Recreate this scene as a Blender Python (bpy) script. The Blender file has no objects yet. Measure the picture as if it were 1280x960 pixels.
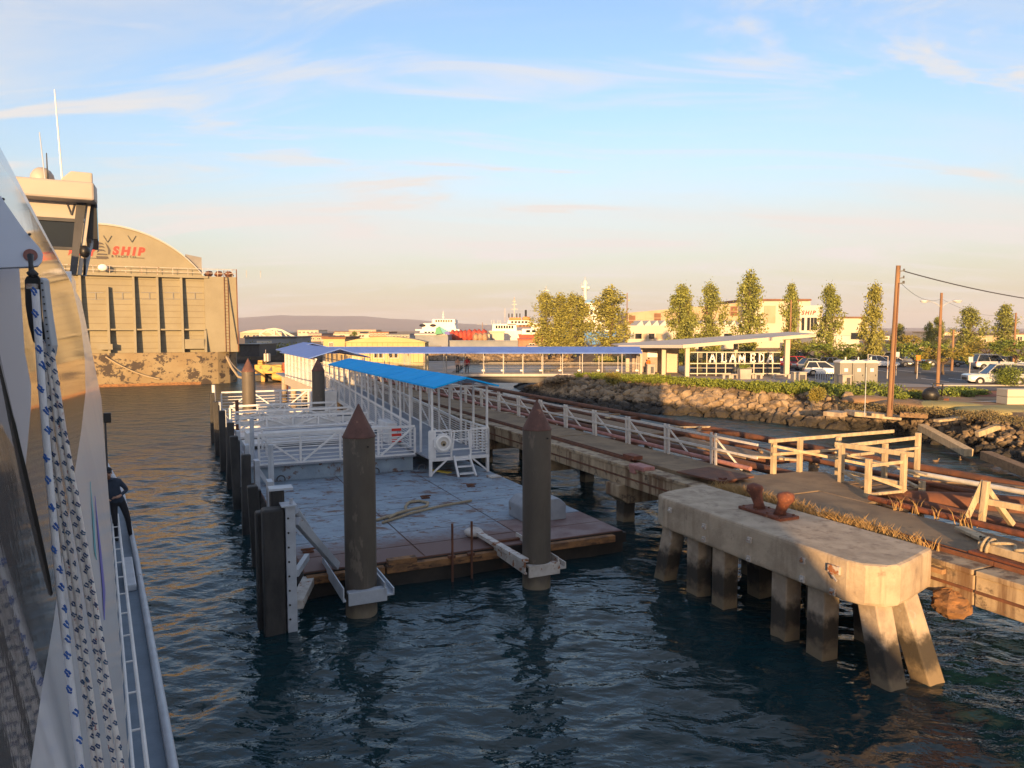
import bpy, bmesh, math, random
import numpy as np
from mathutils import Vector, Matrix, noise as mnoise
from mathutils.geometry import tessellate_polygon
R = math.radians
random.seed(7)
SC = bpy.context.scene
COL = SC.collection

# ---------------------------------------------------------------- camera
CAM_H, FPX, PITCH = 7.0, 920.0, math.atan(68/920)
cd = bpy.data.cameras.new('camera'); cam = bpy.data.objects.new('camera', cd); COL.objects.link(cam)
cam.location = (0, 0, CAM_H); cam.rotation_euler = (math.pi/2-PITCH, 0, 0)
cd.sensor_width = 36; cd.lens = 36*FPX/1280; cd.clip_start = .05; cd.clip_end = 20000
SC.camera = cam

# ---------------------------------------------------------------- light
SUN_AZ, SUN_EL = R(6.6), R(6.2)          # heading of the light, elevation
SKY_STR, SUN_STR = .15, 4.7
SC.view_settings.view_transform = 'Standard'; SC.view_settings.look = 'None'
SC.view_settings.exposure = 1.3; SC.view_settings.gamma = 1
ldir = Vector((math.sin(SUN_AZ)*math.cos(SUN_EL), math.cos(SUN_AZ)*math.cos(SUN_EL), -math.sin(SUN_EL)))
sd = bpy.data.lights.new('sun', 'SUN'); sun = bpy.data.objects.new('sun', sd); COL.objects.link(sun)
sd.energy = SUN_STR; sd.angle = R(.55); sd.color = (1, .60, .26)
sun.rotation_euler = ldir.to_track_quat('-Z', 'Y').to_euler(); sun.location = (-20, -60, 40)

W = bpy.data.worlds.new('World'); SC.world = W; W.use_nodes = True
def world():
    nt = W.node_tree; N = nt.nodes; L = nt.links; N.clear()
    out = N.new('ShaderNodeOutputWorld'); bg = N.new('ShaderNodeBackground'); L.new(bg.outputs[0], out.inputs[0])
    sky = N.new('ShaderNodeTexSky'); sky.sky_type = 'NISHITA'; sky.sun_disc = False
    sky.sun_elevation = SUN_EL; sky.sun_rotation = math.pi+SUN_AZ
    sky.air_density = 1.0; sky.dust_density = 1.6; sky.ozone_density = 1.6; sky.altitude = 0
    bg.inputs[1].default_value = SKY_STR
    tc = N.new('ShaderNodeTexCoord'); sep = N.new('ShaderNodeSeparateXYZ'); L.new(tc.outputs['Generated'], sep.inputs[0])
    # thin high cloud: project the view direction on a flat layer far above
    add = N.new('ShaderNodeMath'); add.operation = 'ADD'; add.inputs[1].default_value = .16; L.new(sep.outputs[2], add.inputs[0])
    mx = N.new('ShaderNodeMath'); mx.operation = 'MAXIMUM'; mx.inputs[1].default_value = .05; L.new(add.outputs[0], mx.inputs[0])
    dv = N.new('ShaderNodeVectorMath'); dv.operation = 'DIVIDE'; L.new(tc.outputs['Generated'], dv.inputs[0])
    cmb = N.new('ShaderNodeCombineXYZ'); L.new(mx.outputs[0], cmb.inputs[0]); L.new(mx.outputs[0], cmb.inputs[1]); cmb.inputs[2].default_value = 1
    L.new(cmb.outputs[0], dv.inputs[1])
    def cloud(scale, rz, sx, lo, hi, off, det=7, dist=.6):
        mp = N.new('ShaderNodeMapping'); mp.inputs['Scale'].default_value = (sx, 1, 0); mp.inputs['Rotation'].default_value = (0, 0, rz)
        mp.inputs['Location'].default_value = off
        L.new(dv.outputs[0], mp.inputs[0])
        n = N.new('ShaderNodeTexNoise'); n.inputs['Scale'].default_value = scale; n.inputs['Detail'].default_value = det
        n.inputs['Roughness'].default_value = .58; n.inputs['Distortion'].default_value = dist; L.new(mp.outputs[0], n.inputs[0])
        r = N.new('ShaderNodeMapRange'); r.interpolation_type = 'SMOOTHSTEP'
        r.inputs[1].default_value = lo; r.inputs[2].default_value = hi; L.new(n.outputs[0], r.inputs[0])
        return r.outputs[0]
    a = cloud(.95, R(14), .42, .38, .68, (3.1, 1.7, 0))
    b = cloud(2.6, R(20), .30, .50, .70, (9.4, 4.3, 0), 8, 1.2)
    def mth(op, p, q):
        m = N.new('ShaderNodeMath'); m.operation = op; m.use_clamp = True
        for i, k in enumerate((p, q)):
            if isinstance(k, (int, float)): m.inputs[i].default_value = k
            else: L.new(k, m.inputs[i])
        return m.outputs[0]
    mask = mth('ADD', mth('MULTIPLY', a, .85), mth('MULTIPLY', b, .95))
    up = N.new('ShaderNodeMapRange'); up.inputs[1].default_value = -.02; up.inputs[2].default_value = .10; L.new(sep.outputs[2], up.inputs[0])
    mask = mth('MULTIPLY', mask, up.outputs[0])
    th = N.new('ShaderNodeMapRange'); th.inputs[1].default_value = .18; th.inputs[2].default_value = .5; th.inputs[3].default_value = 1; th.inputs[4].default_value = .5; L.new(sep.outputs[2], th.inputs[0])   # the veil is thickest seen edge-on, low down
    mask = mth('MULTIPLY', mask, th.outputs[0])
    # milky low haze all round the horizon
    hz = N.new('ShaderNodeMapRange'); hz.interpolation_type = 'SMOOTHERSTEP'
    hz.inputs[1].default_value = .34; hz.inputs[2].default_value = -.06; hz.inputs[3].default_value = 0; hz.inputs[4].default_value = .86; L.new(sep.outputs[2], hz.inputs[0])
    g = N.new('ShaderNodeVectorMath'); g.operation = 'MULTIPLY'; L.new(sky.outputs[0], g.inputs[0]); g.inputs[1].default_value = SKYTINT
    m2 = N.new('ShaderNodeMixRGB'); L.new(hz.outputs[0], m2.inputs[0]); L.new(g.outputs[0], m2.inputs[1]); m2.inputs[2].default_value = (*HAZEC, 1)
    m1 = N.new('ShaderNodeMixRGB'); L.new(mask, m1.inputs[0]); L.new(m2.outputs[0], m1.inputs[1]); m1.inputs[2].default_value = (*CLOUDC, 1)
    L.new(m1.outputs[0], bg.inputs[0])
SKYTINT = (.90, .91, 1.03); HAZEC = (1.95, 1.74, 1.38); CLOUDC = (2.4, 2.26, 2.16)
world()

# ---------------------------------------------------------------- frames and pixel helpers (points on real planes)
AD, AF = R(24.7), R(29.4)                       # dock heading, ferry heading (left of the view)
MD = Matrix.Rotation(AD, 4, 'Z')                # local x = across dock (v), y = along dock (u)
MF = Matrix.Rotation(AF, 4, 'Z')                # local x = outboard (l), y = forward (s)
CP, SP = math.cos(PITCH), math.sin(PITCH)
def ray(px, py):
    x = (px-640)/FPX; y = -(py-480)/FPX
    return Vector((x, CP+y*SP, -SP+y*CP))
def atz(px, py, z): d = ray(px, py); return Vector((0, 0, CAM_H))+d*((z-CAM_H)/d.z)
def atY(px, py, Y): d = ray(px, py); return Vector((0, 0, CAM_H))+d*(Y/d.y)
def D(u, v, z=0): return MD @ Vector((v, u, z))
def F(s, l, z=0): return MF @ Vector((l, s, z))
def plane_hit(px, py, p0, n):
    d = ray(px, py); c = Vector((0, 0, CAM_H)); return c+d*((p0-c).dot(n)/d.dot(n))
def atU(px, py, u): n = MD.to_3x3() @ Vector((0, 1, 0)); return plane_hit(px, py, n*u, n)
def atV(px, py, v): n = MD.to_3x3() @ Vector((1, 0, 0)); return plane_hit(px, py, n*v, n)
def dl(p): return MD.inverted() @ p              # world -> dock local (v,u,z)
def fl(p): return MF.inverted() @ p

# ---------------------------------------------------------------- builders
ORG = {}
def setp(o, label=None, cat=None, group=None, kind=None):
    if label: o['label'] = label
    if cat: o['category'] = cat
    if group: o['group'] = group
    if kind: o['kind'] = kind
    return o
def thing(name, label, cat, loc=(0, 0, 0), group=None):
    o = bpy.data.objects.new(name, None); COL.objects.link(o); o.location = loc; o.empty_display_size = .2
    ORG[o] = Vector(loc); return setp(o, label, cat, group)
class MB:
    def __init__(s, M=None): s.v = []; s.f = []; s.m = []; s.M = M; s.mi = 0
    def add(s, vs, fs):
        n = len(s.v)
        for p in vs:
            p = Vector(p); s.v.append(s.M @ p if s.M else p)
        for f in fs: s.f.append([i+n for i in f]); s.m.append(s.mi)
        return s
    def box(s, c, d, rz=0, rx=0, ry=0):
        x, y, z = d[0]/2, d[1]/2, d[2]/2
        vs = [Vector((a*x, b*y, e*z)) for e in (-1, 1) for b in (-1, 1) for a in (-1, 1)]
        if rz or rx or ry:
            m = Matrix.Rotation(rz, 3, 'Z') @ Matrix.Rotation(ry, 3, 'Y') @ Matrix.Rotation(rx, 3, 'X'); vs = [m @ p for p in vs]
        c = Vector(c)
        return s.add([p+c for p in vs], [(0, 2, 3, 1), (4, 5, 7, 6), (0, 1, 5, 4), (2, 6, 7, 3), (0, 4, 6, 2), (1, 3, 7, 5)])
    def b2(s, a, b):                                  # box by two corners
        a = Vector(a); b = Vector(b); return s.box((a+b)/2, [abs(q) for q in (b-a)])
    def bar(s, a, b, w, h=None, up=(0, 0, 1)):
        a = Vector(a); b = Vector(b); h = h or w; t = (b-a).normalized(); up = Vector(up)
        if abs(t.dot(up)) > .98: up = Vector((1, 0, 0))
        x = t.cross(up).normalized(); y = x.cross(t)
        vs = [q+x*(i*w/2)+y*(j*h/2) for q in (a, b) for j in (-1, 1) for i in (-1, 1)]
        return s.add(vs, [(0, 2, 3, 1), (4, 5, 7, 6), (0, 1, 5, 4), (2, 6, 7, 3), (0, 4, 6, 2), (1, 3, 7, 5)])
    def tube(s, a, b, r, r2=None, n=10): return s.path([a, b], [r, r if r2 is None else r2], n)
    def path(s, pts, r, n=8, cap=True):
        pts = [Vector(p) for p in pts]; rs = r if isinstance(r, (list, tuple)) else [r]*len(pts); vs = []; x = None
        for i, p in enumerate(pts):
            t = (pts[min(i+1, len(pts)-1)]-pts[max(i-1, 0)]).normalized()
            if x is None:
                x = t.cross(Vector((0, 0, 1)))
                if x.length < .05: x = Vector((1, 0, 0))
            x = (x-t*x.dot(t)).normalized(); y = t.cross(x)
            vs += [p+(x*math.cos(k*2*math.pi/n)+y*math.sin(k*2*math.pi/n))*rs[i] for k in range(n)]
        fs = [(i*n+k, i*n+(k+1) % n, (i+1)*n+(k+1) % n, (i+1)*n+k) for i in range(len(pts)-1) for k in range(n)]
        if cap: fs += [tuple(range(n))[::-1], tuple(range((len(pts)-1)*n, len(pts)*n))]
        return s.add(vs, fs)
    def prism(s, poly, vec):
        n = len(poly); vec = Vector(vec); vs = [Vector(p) for p in poly]; vs += [p+vec for p in vs]
        fs = [(i, (i+1) % n, n+(i+1) % n, n+i) for i in range(n)]
        tri = tessellate_polygon([vs[:n]])
        fs += [t[::-1] for t in tri]+[tuple(n+i for i in t) for t in tri]
        return s.add(vs, fs)
    def poly(s, pts): return s.add(pts, [tuple(t) for t in tessellate_polygon([[Vector(p) for p in pts]])])
    def quad(s, a, b, c, d): return s.add([a, b, c, d], [(0, 1, 2, 3)])
    def ell(s, c, r, n=10, m=6, jit=0, seed=0):
        rnd = random.Random(seed); vs = []; c = Vector(c); r = Vector(r) if not isinstance(r, (int, float)) else Vector((r, r, r))
        for i in range(m+1):
            th = math.pi*i/m
            for k in range(n):
                ph = 2*math.pi*k/n; q = 1+rnd.uniform(-jit, jit)
                vs.append(c+Vector((r.x*math.sin(th)*math.cos(ph), r.y*math.sin(th)*math.sin(ph), r.z*math.cos(th)))*q)
        return s.add(vs, [(i*n+k, i*n+(k+1) % n, (i+1)*n+(k+1) % n, (i+1)*n+k)[::-1] for i in range(m) for k in range(n)])
    def mesh(s, name, org=Vector((0, 0, 0)), smooth=False):
        me = bpy.data.meshes.new(name); me.from_pydata([tuple(p-org) for p in s.v], [], s.f)
        if smooth: me.polygons.foreach_set('use_smooth', [True]*len(me.polygons))
        return me
    def build(s, name, mat, parent=None, smooth=False, bevel=0, fix=True, **kw):
        if parent is None:
            lo = Vector([min(p[i] for p in s.v) for i in range(3)]); hi = Vector([max(p[i] for p in s.v) for i in range(3)])
            org = Vector(((lo.x+hi.x)/2, (lo.y+hi.y)/2, lo.z))
        else: org = ORG[parent]
        me = s.mesh(name, org, smooth)
        if fix:
            bm = bmesh.new(); bm.from_mesh(me); bmesh.ops.recalc_face_normals(bm, faces=bm.faces); bm.to_mesh(me); bm.free()
        mats = mat if isinstance(mat, (list, tuple)) else [mat]
        for q in mats: me.materials.append(M_(q))
        if len(mats) > 1: me.polygons.foreach_set('material_index', s.m)
        if smooth:
            me.polygons.foreach_set('use_smooth', [True]*len(me.polygons))
        o = bpy.data.objects.new(name, me); COL.objects.link(o); ORG[o] = org
        if parent is None: o.location = org
        else: o.parent = parent
        if bevel:
            b = o.modifiers.new('bevel', 'BEVEL'); b.width = bevel; b.segments = 2; b.limit_method = 'ANGLE'; b.angle_limit = R(40)
        if smooth == 'auto':
            try: me.set_sharp_from_angle(angle=R(38))
            except Exception: pass
        return setp(o, **kw)
def part(name, mat, parent, fn, M=None, **kw):
    m = MB(M); fn(m); return m.build(name, mat, parent, **kw)
def children(o): return [c for c in COL.objects if c.parent == o]
def copy_tree(o, parent=None, kids=None):
    c = o.copy(); COL.objects.link(c); ORG[c] = ORG.get(o, Vector())
    if parent: c.parent = parent
    for k in (KIDS.get(o) or []): copy_tree(k, c)
    return c
KIDS = {}
def index_kids():
    KIDS.clear()
    for o in COL.objects:
        if o.parent: KIDS.setdefault(o.parent, []).append(o)

# ---------------------------------------------------------------- materials
MATS = {}
def M_(n): return MATS[n] if isinstance(n, str) else n
def mat(name, c, c2=None, sc=2., r=.6, metal=0, bump=0, bsc=25., spots=None, ssc=1.2, sth=.58, sw=.05, spots2=None, s2sc=4, s2th=.62,
        stretch=(1, 1, 1), coat=0, edge=None, isl=None, tide=None, streak=None, spec=.5, trans=0, bdist=.02):
    m = bpy.data.materials.new(name); m.use_nodes = True; N = m.node_tree.nodes; L = m.node_tree.links
    b = N['Principled BSDF']; b.inputs['Roughness'].default_value = r; b.inputs['Metallic'].default_value = metal
    b.inputs['Specular IOR Level'].default_value = spec
    if coat: b.inputs['Coat Weight'].default_value = coat; b.inputs['Coat Roughness'].default_value = .03
    if trans: b.inputs['Transmission Weight'].default_value = trans
    g = N.new('ShaderNodeNewGeometry'); mp = N.new('ShaderNodeMapping'); mp.inputs['Scale'].default_value = stretch; L.new(g.outputs['Position'], mp.inputs[0])
    def nz(scale, det=6, rough=.62, src=None):
        n = N.new('ShaderNodeTexNoise'); n.inputs['Scale'].default_value = scale; n.inputs['Detail'].default_value = det; n.inputs['Roughness'].default_value = rough
        L.new(src or mp.outputs[0], n.inputs[0]); return n.outputs[0]
    def rng(src, lo, hi):
        q = N.new('ShaderNodeMapRange'); q.interpolation_type = 'SMOOTHSTEP'; q.inputs[1].default_value = lo; q.inputs[2].default_value = hi; L.new(src, q.inputs[0]); return q.outputs[0]
    def mix(f, a, bb):
        q = N.new('ShaderNodeMixRGB'); L.new(f, q.inputs[0])
        for i, k in ((1, a), (2, bb)):
            if isinstance(k, tuple): q.inputs[i].default_value = (*k[:3], 1)
            else: L.new(k, q.inputs[i])
        return q.outputs[0]
    col = c
    if c2: col = mix(rng(nz(sc), .36, .66), col, c2)
    if streak:                                         # vertical runs of dirt
        ms = N.new('ShaderNodeMapping'); ms.inputs['Scale'].default_value = (1, 1, .07); L.new(g.outputs['Position'], ms.inputs[0])
        col = mix(rng(nz(streak[1], 5, .6, ms.outputs[0]), streak[2], streak[2]+.2), col, streak[0])
    if spots: col = mix(rng(nz(ssc, 8, .68), sth, sth+sw), col, spots)
    if spots2: col = mix(rng(nz(s2sc, 8, .7), s2th, s2th+.05), col, spots2)
    if edge:                                           # wear spreading in from an edge: (direction, from, to, colour)
        dp = N.new('ShaderNodeVectorMath'); dp.operation = 'DOT_PRODUCT'; L.new(g.outputs['Position'], dp.inputs[0]); dp.inputs[1].default_value = edge[0]
        e = N.new('ShaderNodeMath'); e.operation = 'MULTIPLY_ADD'; L.new(nz(1.1, 8, .7), e.inputs[0]); e.inputs[1].default_value = edge[4]; L.new(dp.outputs['Value'], e.inputs[2])
        col = mix(rng(e.outputs[0], edge[2]+edge[4]*.5, edge[1]+edge[4]*.5), col, edge[3])
    if tide:                                           # growth bands above the waterline: [(z, colour)...] from the top down
        sep = N.new('ShaderNodeSeparateXYZ'); L.new(g.outputs['Position'], sep.inputs[0])
        j = N.new('ShaderNodeMath'); j.operation = 'MULTIPLY_ADD'; L.new(nz(3.5), j.inputs[0]); j.inputs[1].default_value = .8; L.new(sep.outputs[2], j.inputs[2])
        for z, cc in tide: col = mix(rng(j.outputs[0], z+.60, z+.22), col, cc)
    if isl:                                            # every stone or leaf a little lighter or darker than the next
        q = N.new('ShaderNodeMapRange'); q.inputs[3].default_value, q.inputs[4].default_value = isl; L.new(g.outputs['Random Per Island'], q.inputs[0])
        vm = N.new('ShaderNodeVectorMath'); vm.operation = 'SCALE'; L.new(q.outputs[0], vm.inputs['Scale'])
        if isinstance(col, tuple): vm.inputs[0].default_value = col
        else: L.new(col, vm.inputs[0])
        col = vm.outputs[0]
    if isinstance(col, tuple): b.inputs['Base Color'].default_value = (*col[:3], 1)
    else: L.new(col, b.inputs['Base Color'])
    if bump:
        bp = N.new('ShaderNodeBump'); bp.inputs['Strength'].default_value = bump; bp.inputs['Distance'].default_value = bdist
        L.new(nz(bsc, 6, .7), bp.inputs['Height']); L.new(bp.outputs[0], b.inputs['Normal'])
    MATS[name] = m; return m
RUST = (.13, .045, .02)
mat('concrete', (.49, .395, .285), (.35, .275, .195), 1.6, .9, bump=.8, bsc=11, spots=(.27, .21, .155), ssc=2.6, sth=.57, sw=.12, spots2=(.62, .58, .52), s2sc=7, s2th=.73, streak=((.27, .205, .145), 3.2, .50))
mat('pile_concrete', (.44, .36, .27), (.31, .25, .19), 2.5, .85, bump=.6, bsc=16, spots=(.40, .36, .32), ssc=3, sth=.6, tide=[(.9, (.05, .042, .033)), (.26, (.21, .16, .10))])
mat('pier_concrete', (.44, .34, .22), (.31, .235, .15), 1.5, .9, bump=.6, bsc=12, spots=(.12, .088, .06), ssc=2.2, sth=.53, sw=.12, streak=((.15, .085, .045), 2.6, .46))
mat('pier_deck', (.27, .19, .11), (.18, .125, .075), .9, .95, bump=.6, bsc=22, spots=(.075, .06, .045), ssc=1.4, sth=.57, sw=.2, spots2=(.42, .38, .33), s2sc=9, s2th=.73)
mat('barge_deck', (.275, .35, .42), (.20, .26, .325), .8, .7, bump=.35, bsc=30, spots=(.135, .075, .055), ssc=1.1, sth=.525, sw=.12, spots2=(.13, .075, .055), s2sc=2.6, s2th=.575, stretch=(1, 1.6, 1), edge=((-math.sin(R(24.7)), math.cos(R(24.7)), 0), 20.2, 22.4, (.15, .085, .072), 5.0))
mat('barge_rust_deck', (.17, .10, .09), (.25, .19, .18), 1.2, .75, bump=.5, bsc=26, spots=(.22, .23, .26), ssc=1.6, sth=.6, sw=.1)
mat('rust_dark', (.10, .045, .028), (.17, .065, .032), 2.5, .85, bump=.6, bsc=22, spots=(.22, .09, .04), ssc=4, sth=.62)
mat('rust_bright', (.19, .058, .028), (.10, .034, .02), 5, .8, bump=.8, bsc=30, spots=(.34, .16, .08), ssc=8, sth=.6, spots2=(.3, .25, .2), s2sc=11, s2th=.68)
mat('rust_timber', (.30, .15, .06), (.14, .075, .04), 3, .9, bump=.7, bsc=20, spots=(.09, .05, .03), ssc=2.5, sth=.56, stretch=(1, 1, 2.5))
mat('black_hull', (.018, .016, .015), (.035, .027, .022), 2, .6, bump=.4, bsc=14, spots=(.07, .04, .025), ssc=2, sth=.62)
mat('black_fender', (.022, .022, .022), (.045, .042, .04), 3, .65, bump=.5, bsc=16, stretch=(1, 1, .4))
mat('steel_grey', (.46, .50, .55), (.37, .40, .45), 2, .5, metal=.1, bump=.15, spots=(.20, .10, .06), ssc=3, sth=.66)
mat('steel_white_rusty', (.55, .52, .48), (.42, .38, .34), 3, .6, spots=(.25, .10, .04), ssc=4, sth=.55)
mat('pile_steel', (.105, .088, .068), (.08, .066, .052), 1.6, .6, bump=.3, bsc=9, spots=(.16, .13, .10), ssc=2.5, sth=.6, streak=((.17, .14, .11), 4.5, .58), spots2=(.45, .42, .38), s2sc=6, s2th=.74, stretch=(1, 1, .35), tide=[(.18, (.20, .165, .115))])
mat('cap_red', (.14, .066, .05), (.095, .045, .035), 3, .75, bump=.4, bsc=20, spots=(.26, .13, .085), ssc=5, sth=.6, streak=((.09, .05, .04), 5, .6))
mat('white_paint', (.72, .71, .70), (.62, .61, .60), 2, .5, bump=.1, spots=(.42, .36, .31), ssc=3.5, sth=.68)
mat('grey_floor', (.30, .32, .36), (.24, .26, .30), 1.4, .7, bump=.2)
mat('blue_roof', (.012, .42, .92), (.010, .37, .84), 1.2, .8, spec=.15, bump=.05, bsc=4, spots=(.03, .46, .92), ssc=2, sth=.66, sw=.15)
mat('purple_blue_roof', (.105, .20, .56), (.09, .17, .5), 1, .65)
mat('wood_grey', (.50, .40, .26), (.36, .28, .18), 5, .9, bump=.6, bsc=22, stretch=(1, 1, .3), spots=(.16, .12, .085), ssc=6, sth=.62)
mat('wood_brown', (.26, .17, .095), (.18, .115, .065), 5, .9, bump=.7, bsc=18, spots=(.09, .06, .04), ssc=3, sth=.6)
mat('pink_pipe', (.40, .19, .165), (.30, .13, .11), 3, .7, bump=.3, spots=(.22, .08, .05), ssc=5, sth=.6)
mat('pipe_white', (.55, .54, .52), (.42, .40, .37), 2, .6)
mat('rope_tan', (.42, .34, .23), (.30, .235, .15), 25, .95, bump=.8, bsc=70)
mat('weed', (.20, .15, .07), (.14, .115, .05), 2, .9)
mat('dry_grass', (.44, .28, .11), (.30, .19, .075), 4, .9)
mat('black', (.012, .012, .013), None, 1, .45)
mat('rail_white', (.58, .555, .52), (.48, .45, .42), 3, .6, spots=(.36, .29, .22), ssc=4, sth=.6)
mat('dark_grey', (.06, .06, .065), (.04, .04, .044), 2, .55)
mat('rubber', (.018, .018, .019), None, 1, .85)
mat('chrome', (.6, .6, .62), None, 1, .22, metal=1)
mat('glass_dark', (.012, .014, .016), None, 1, .03, spec=.6)
mat('bldg_glass', (.10, .11, .10), None, 1, .05, spec=.5)
mat('ferry_paint', (.84, .85, .88), (.80, .81, .85), .6, .32, coat=.5)
mat('ferry_gloss', (.72, .73, .76), (.66, .67, .71), .6, .24, bump=.10, bsc=2.2, coat=.25)
mat('ferry_cream', (.40, .355, .31), (.37, .33, .29), 1, .5)
mat('ferry_glass', (.15, .135, .13), (.11, .10, .10), .7, .05, spec=.5, bump=.06, bsc=1.6)
mat('ferry_deck', (.15, .20, .26), (.12, .165, .215), 2, .7, bump=.2, bsc=60)
mat('plate_blue', (.66, .72, .84), (.62, .68, .80), 1.5, .5)
mat('dock_tan', (.265, .24, .17), (.235, .21, .147), .35, .8, bump=.1, bsc=1, streak=((.32, .25, .16), .8, .6))
mat('dock_lap_shade', (.185, .155, .107), None, 1, .8)  # darker tan stands in for the shadow line at each plate lap
mat('dock_hull', (.27, .215, .125), (.23, .17, .092), .3, .85, spots=(.055, .042, .034), ssc=.45, sth=.55, sw=.02, spots2=(.07, .052, .042), s2sc=1.3, s2th=.56, stretch=(1, 1, 1.3), streak=((.36, .15, .05), .7, .64))
mat('dock_grey', (.26, .25, .24), (.20, .19, .185), .4, .8)
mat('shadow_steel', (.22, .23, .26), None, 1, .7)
mat('sign_red', (.65, .035, .02), None, 1, .5)
mat('sign_dark', (.06, .05, .045), None, 1, .6)
mat('rock', (.31, .23, .145), (.20, .145, .09), 1.2, .9, bump=.7, bsc=6, spots=(.38, .29, .19), ssc=.9, sth=.56, sw=.15, spots2=(.09, .075, .06), s2sc=2.2, s2th=.6, isl=(.42, 1.12), tide=[(.75, (.035, .03, .024))])
mat('soil', (.34, .20, .10), (.25, .15, .075), .5, .95, bump=.8, bsc=3, spots=(.13, .095, .055), ssc=.35, sth=.5, sw=.2, spots2=(.35, .25, .15), s2sc=1.8, s2th=.6, tide=[(.6, (.05, .04, .03))])
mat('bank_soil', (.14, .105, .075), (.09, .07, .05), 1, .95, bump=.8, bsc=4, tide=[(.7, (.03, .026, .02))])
mat('dry_turf', (.36, .30, .12), (.27, .235, .09), .6, .95, bump=.8, bsc=9, spots=(.18, .19, .055), ssc=.8, sth=.56, sw=.2)
mat('red_mulch', (.33, .10, .045), (.24, .08, .04), 1.2, .95, bump=.8, bsc=9)
mat('asphalt', (.10, .096, .098), (.08, .078, .08), .5, .9, bump=.3, bsc=30, spots=(.10, .098, .098), ssc=.3, sth=.55, sw=.2)
mat('paving', (.36, .30, .26), (.30, .25, .21), .6, .85, bump=.2, bsc=10)
mat('kerb', (.42, .38, .33), (.34, .30, .26), 1, .85)
mat('leaf_green', (.17, .21, .036), (.11, .15, .027), 1.5, .7, spec=.3, isl=(.6, 1.45))
mat('leaf_olive', (.27, .26, .056), (.19, .185, .042), 1.2, .7, spec=.3, isl=(.6, 1.45))
mat('leaf_poplar', (.225, .24, .052), (.155, .17, .04), .9, .65, spec=.3, isl=(.6, 1.45))
mat('leaf_yellow', (.27, .22, .04), (.18, .16, .035), 1.2, .7, spec=.3)
mat('leaf_ice', (.19, .22, .03), (.125, .16, .024), 1.6, .7, spec=.3, isl=(.6, 1.4))
mat('bark', (.13, .09, .06), (.08, .055, .04), 6, .95, bump=.7, bsc=12)
mat('pole_wood', (.28, .16, .085), (.20, .11, .06), 3, .9, bump=.5, bsc=14, stretch=(1, 1, .2), spots=(.10, .06, .04), ssc=3, sth=.62)
mat('cream_wall', (.53, .47, .37), (.49, .43, .34), .3, .8)
mat('yellow_wall', (.50, .385, .18), (.45, .34, .155), .3, .7)
mat('white_wall', (.58, .54, .46), (.53, .49, .42), .2, .8)
mat('beige_roof', (.42, .33, .22), (.36, .28, .18), .3, .8)
mat('roof_metal', (.40, .39, .38), (.36, .35, .34), .6, .5)
mat('brown_roof', (.20, .095, .05), (.15, .075, .04), .6, .85)
mat('grey_wall', (.24, .26, .29), (.19, .21, .24), .3, .8)
mat('brick_far', (.36, .20, .12), (.28, .15, .09), .6, .9)
mat('ship_white', (.74, .71, .66), (.66, .62, .57), .3, .5)
mat('ship_orange', (.55, .20, .05), (.48, .17, .04), .5, .6)
mat('ship_blue', (.05, .20, .48), None, 1, .5)
mat('ship_red', (.40, .08, .04), (.30, .06, .03), .8, .7)
mat('red_net', (.58, .09, .05), (.42, .06, .04), .8, .85, bump=1, bsc=3, bdist=.2)
mat('tan_net', (.46, .30, .18), (.36, .22, .13), .8, .85, bump=1, bsc=3, bdist=.2)
mat('green_tarp', (.09, .32, .16), None, 1, .7); mat('teal_tarp', (.12, .36, .40), None, 1, .7); mat('purple_tarp', (.14, .13, .42), None, 1, .7)
mat('crane_yellow', (.58, .33, .07), (.48, .26, .055), 1, .6, spots=(.24, .10, .04), ssc=1.5, sth=.58)
mat('potty_grey', (.24, .235, .21), (.21, .205, .185), 1, .6); mat('potty_roof', (.62, .58, .53), None, 1, .55)
mat('hill', (.10, .09, .095), (.15, .125, .115), .004, .95, spots=(.30, .25, .22), ssc=.02, sth=.68)
mat('skin', (.45, .25, .17), None, 1, .55); mat('navy', (.022, .035, .06), (.03, .045, .075), 8, .85); mat('trouser', (.015, .016, .022), None, 1, .85)
mat('red_shirt', (.42, .03, .03), None, 1, .8); mat('peach_shirt', (.50, .28, .20), None, 1, .8); mat('hair', (.02, .014, .01), None, 1, .7); mat('beard', (.16, .07, .035), None, 1, .8)
mat('orange_plastic', (.70, .16, .02), None, 1, .5); mat('yellow_paint', (.60, .42, .06), None, 1, .6)
mat('sign_white', (.80, .78, .74), None, 1, .6); mat('light_glass', (.7, .7, .68), None, 1, .2); mat('amber', (.6, .2, .02), None, 1, .3); mat('tail_red', (.4, .01, .01), None, 1, .25)
for n, c in dict(car_white=(.72, .72, .72), car_silver=(.42, .43, .44), car_red=(.40, .015, .03), car_dark=(.03, .034, .045), car_black=(.012, .012, .014), car_grey=(.16, .17, .19), car_blue=(.05, .08, .17)).items(): mat(n, c, None, 1, .28, coat=.8)
def rope_mat(name, c, f1, f2, sc, th):
    mat(name, c, f1, sc, .9, bump=.9, bsc=220, spots=f1, ssc=sc, sth=th, sw=.03, spots2=f2, s2sc=sc*1.4, s2th=th+.03, stretch=(1, 1, .55), bdist=.004)
rope_mat('rope_white', (.86, .87, .90), (.80, .81, .85), (.40, .12, .14), 40, .66)
rope_mat('rope_fleck', (.84, .81, .77), (.70, .65, .62), (.36, .13, .13), 75, .57)
mat('rope_blue', (.03, .10, .38), (.05, .16, .48), 60, .85)
mat('rope_navy', (.035, .06, .16), (.05, .11, .20), 60, .85)
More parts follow.
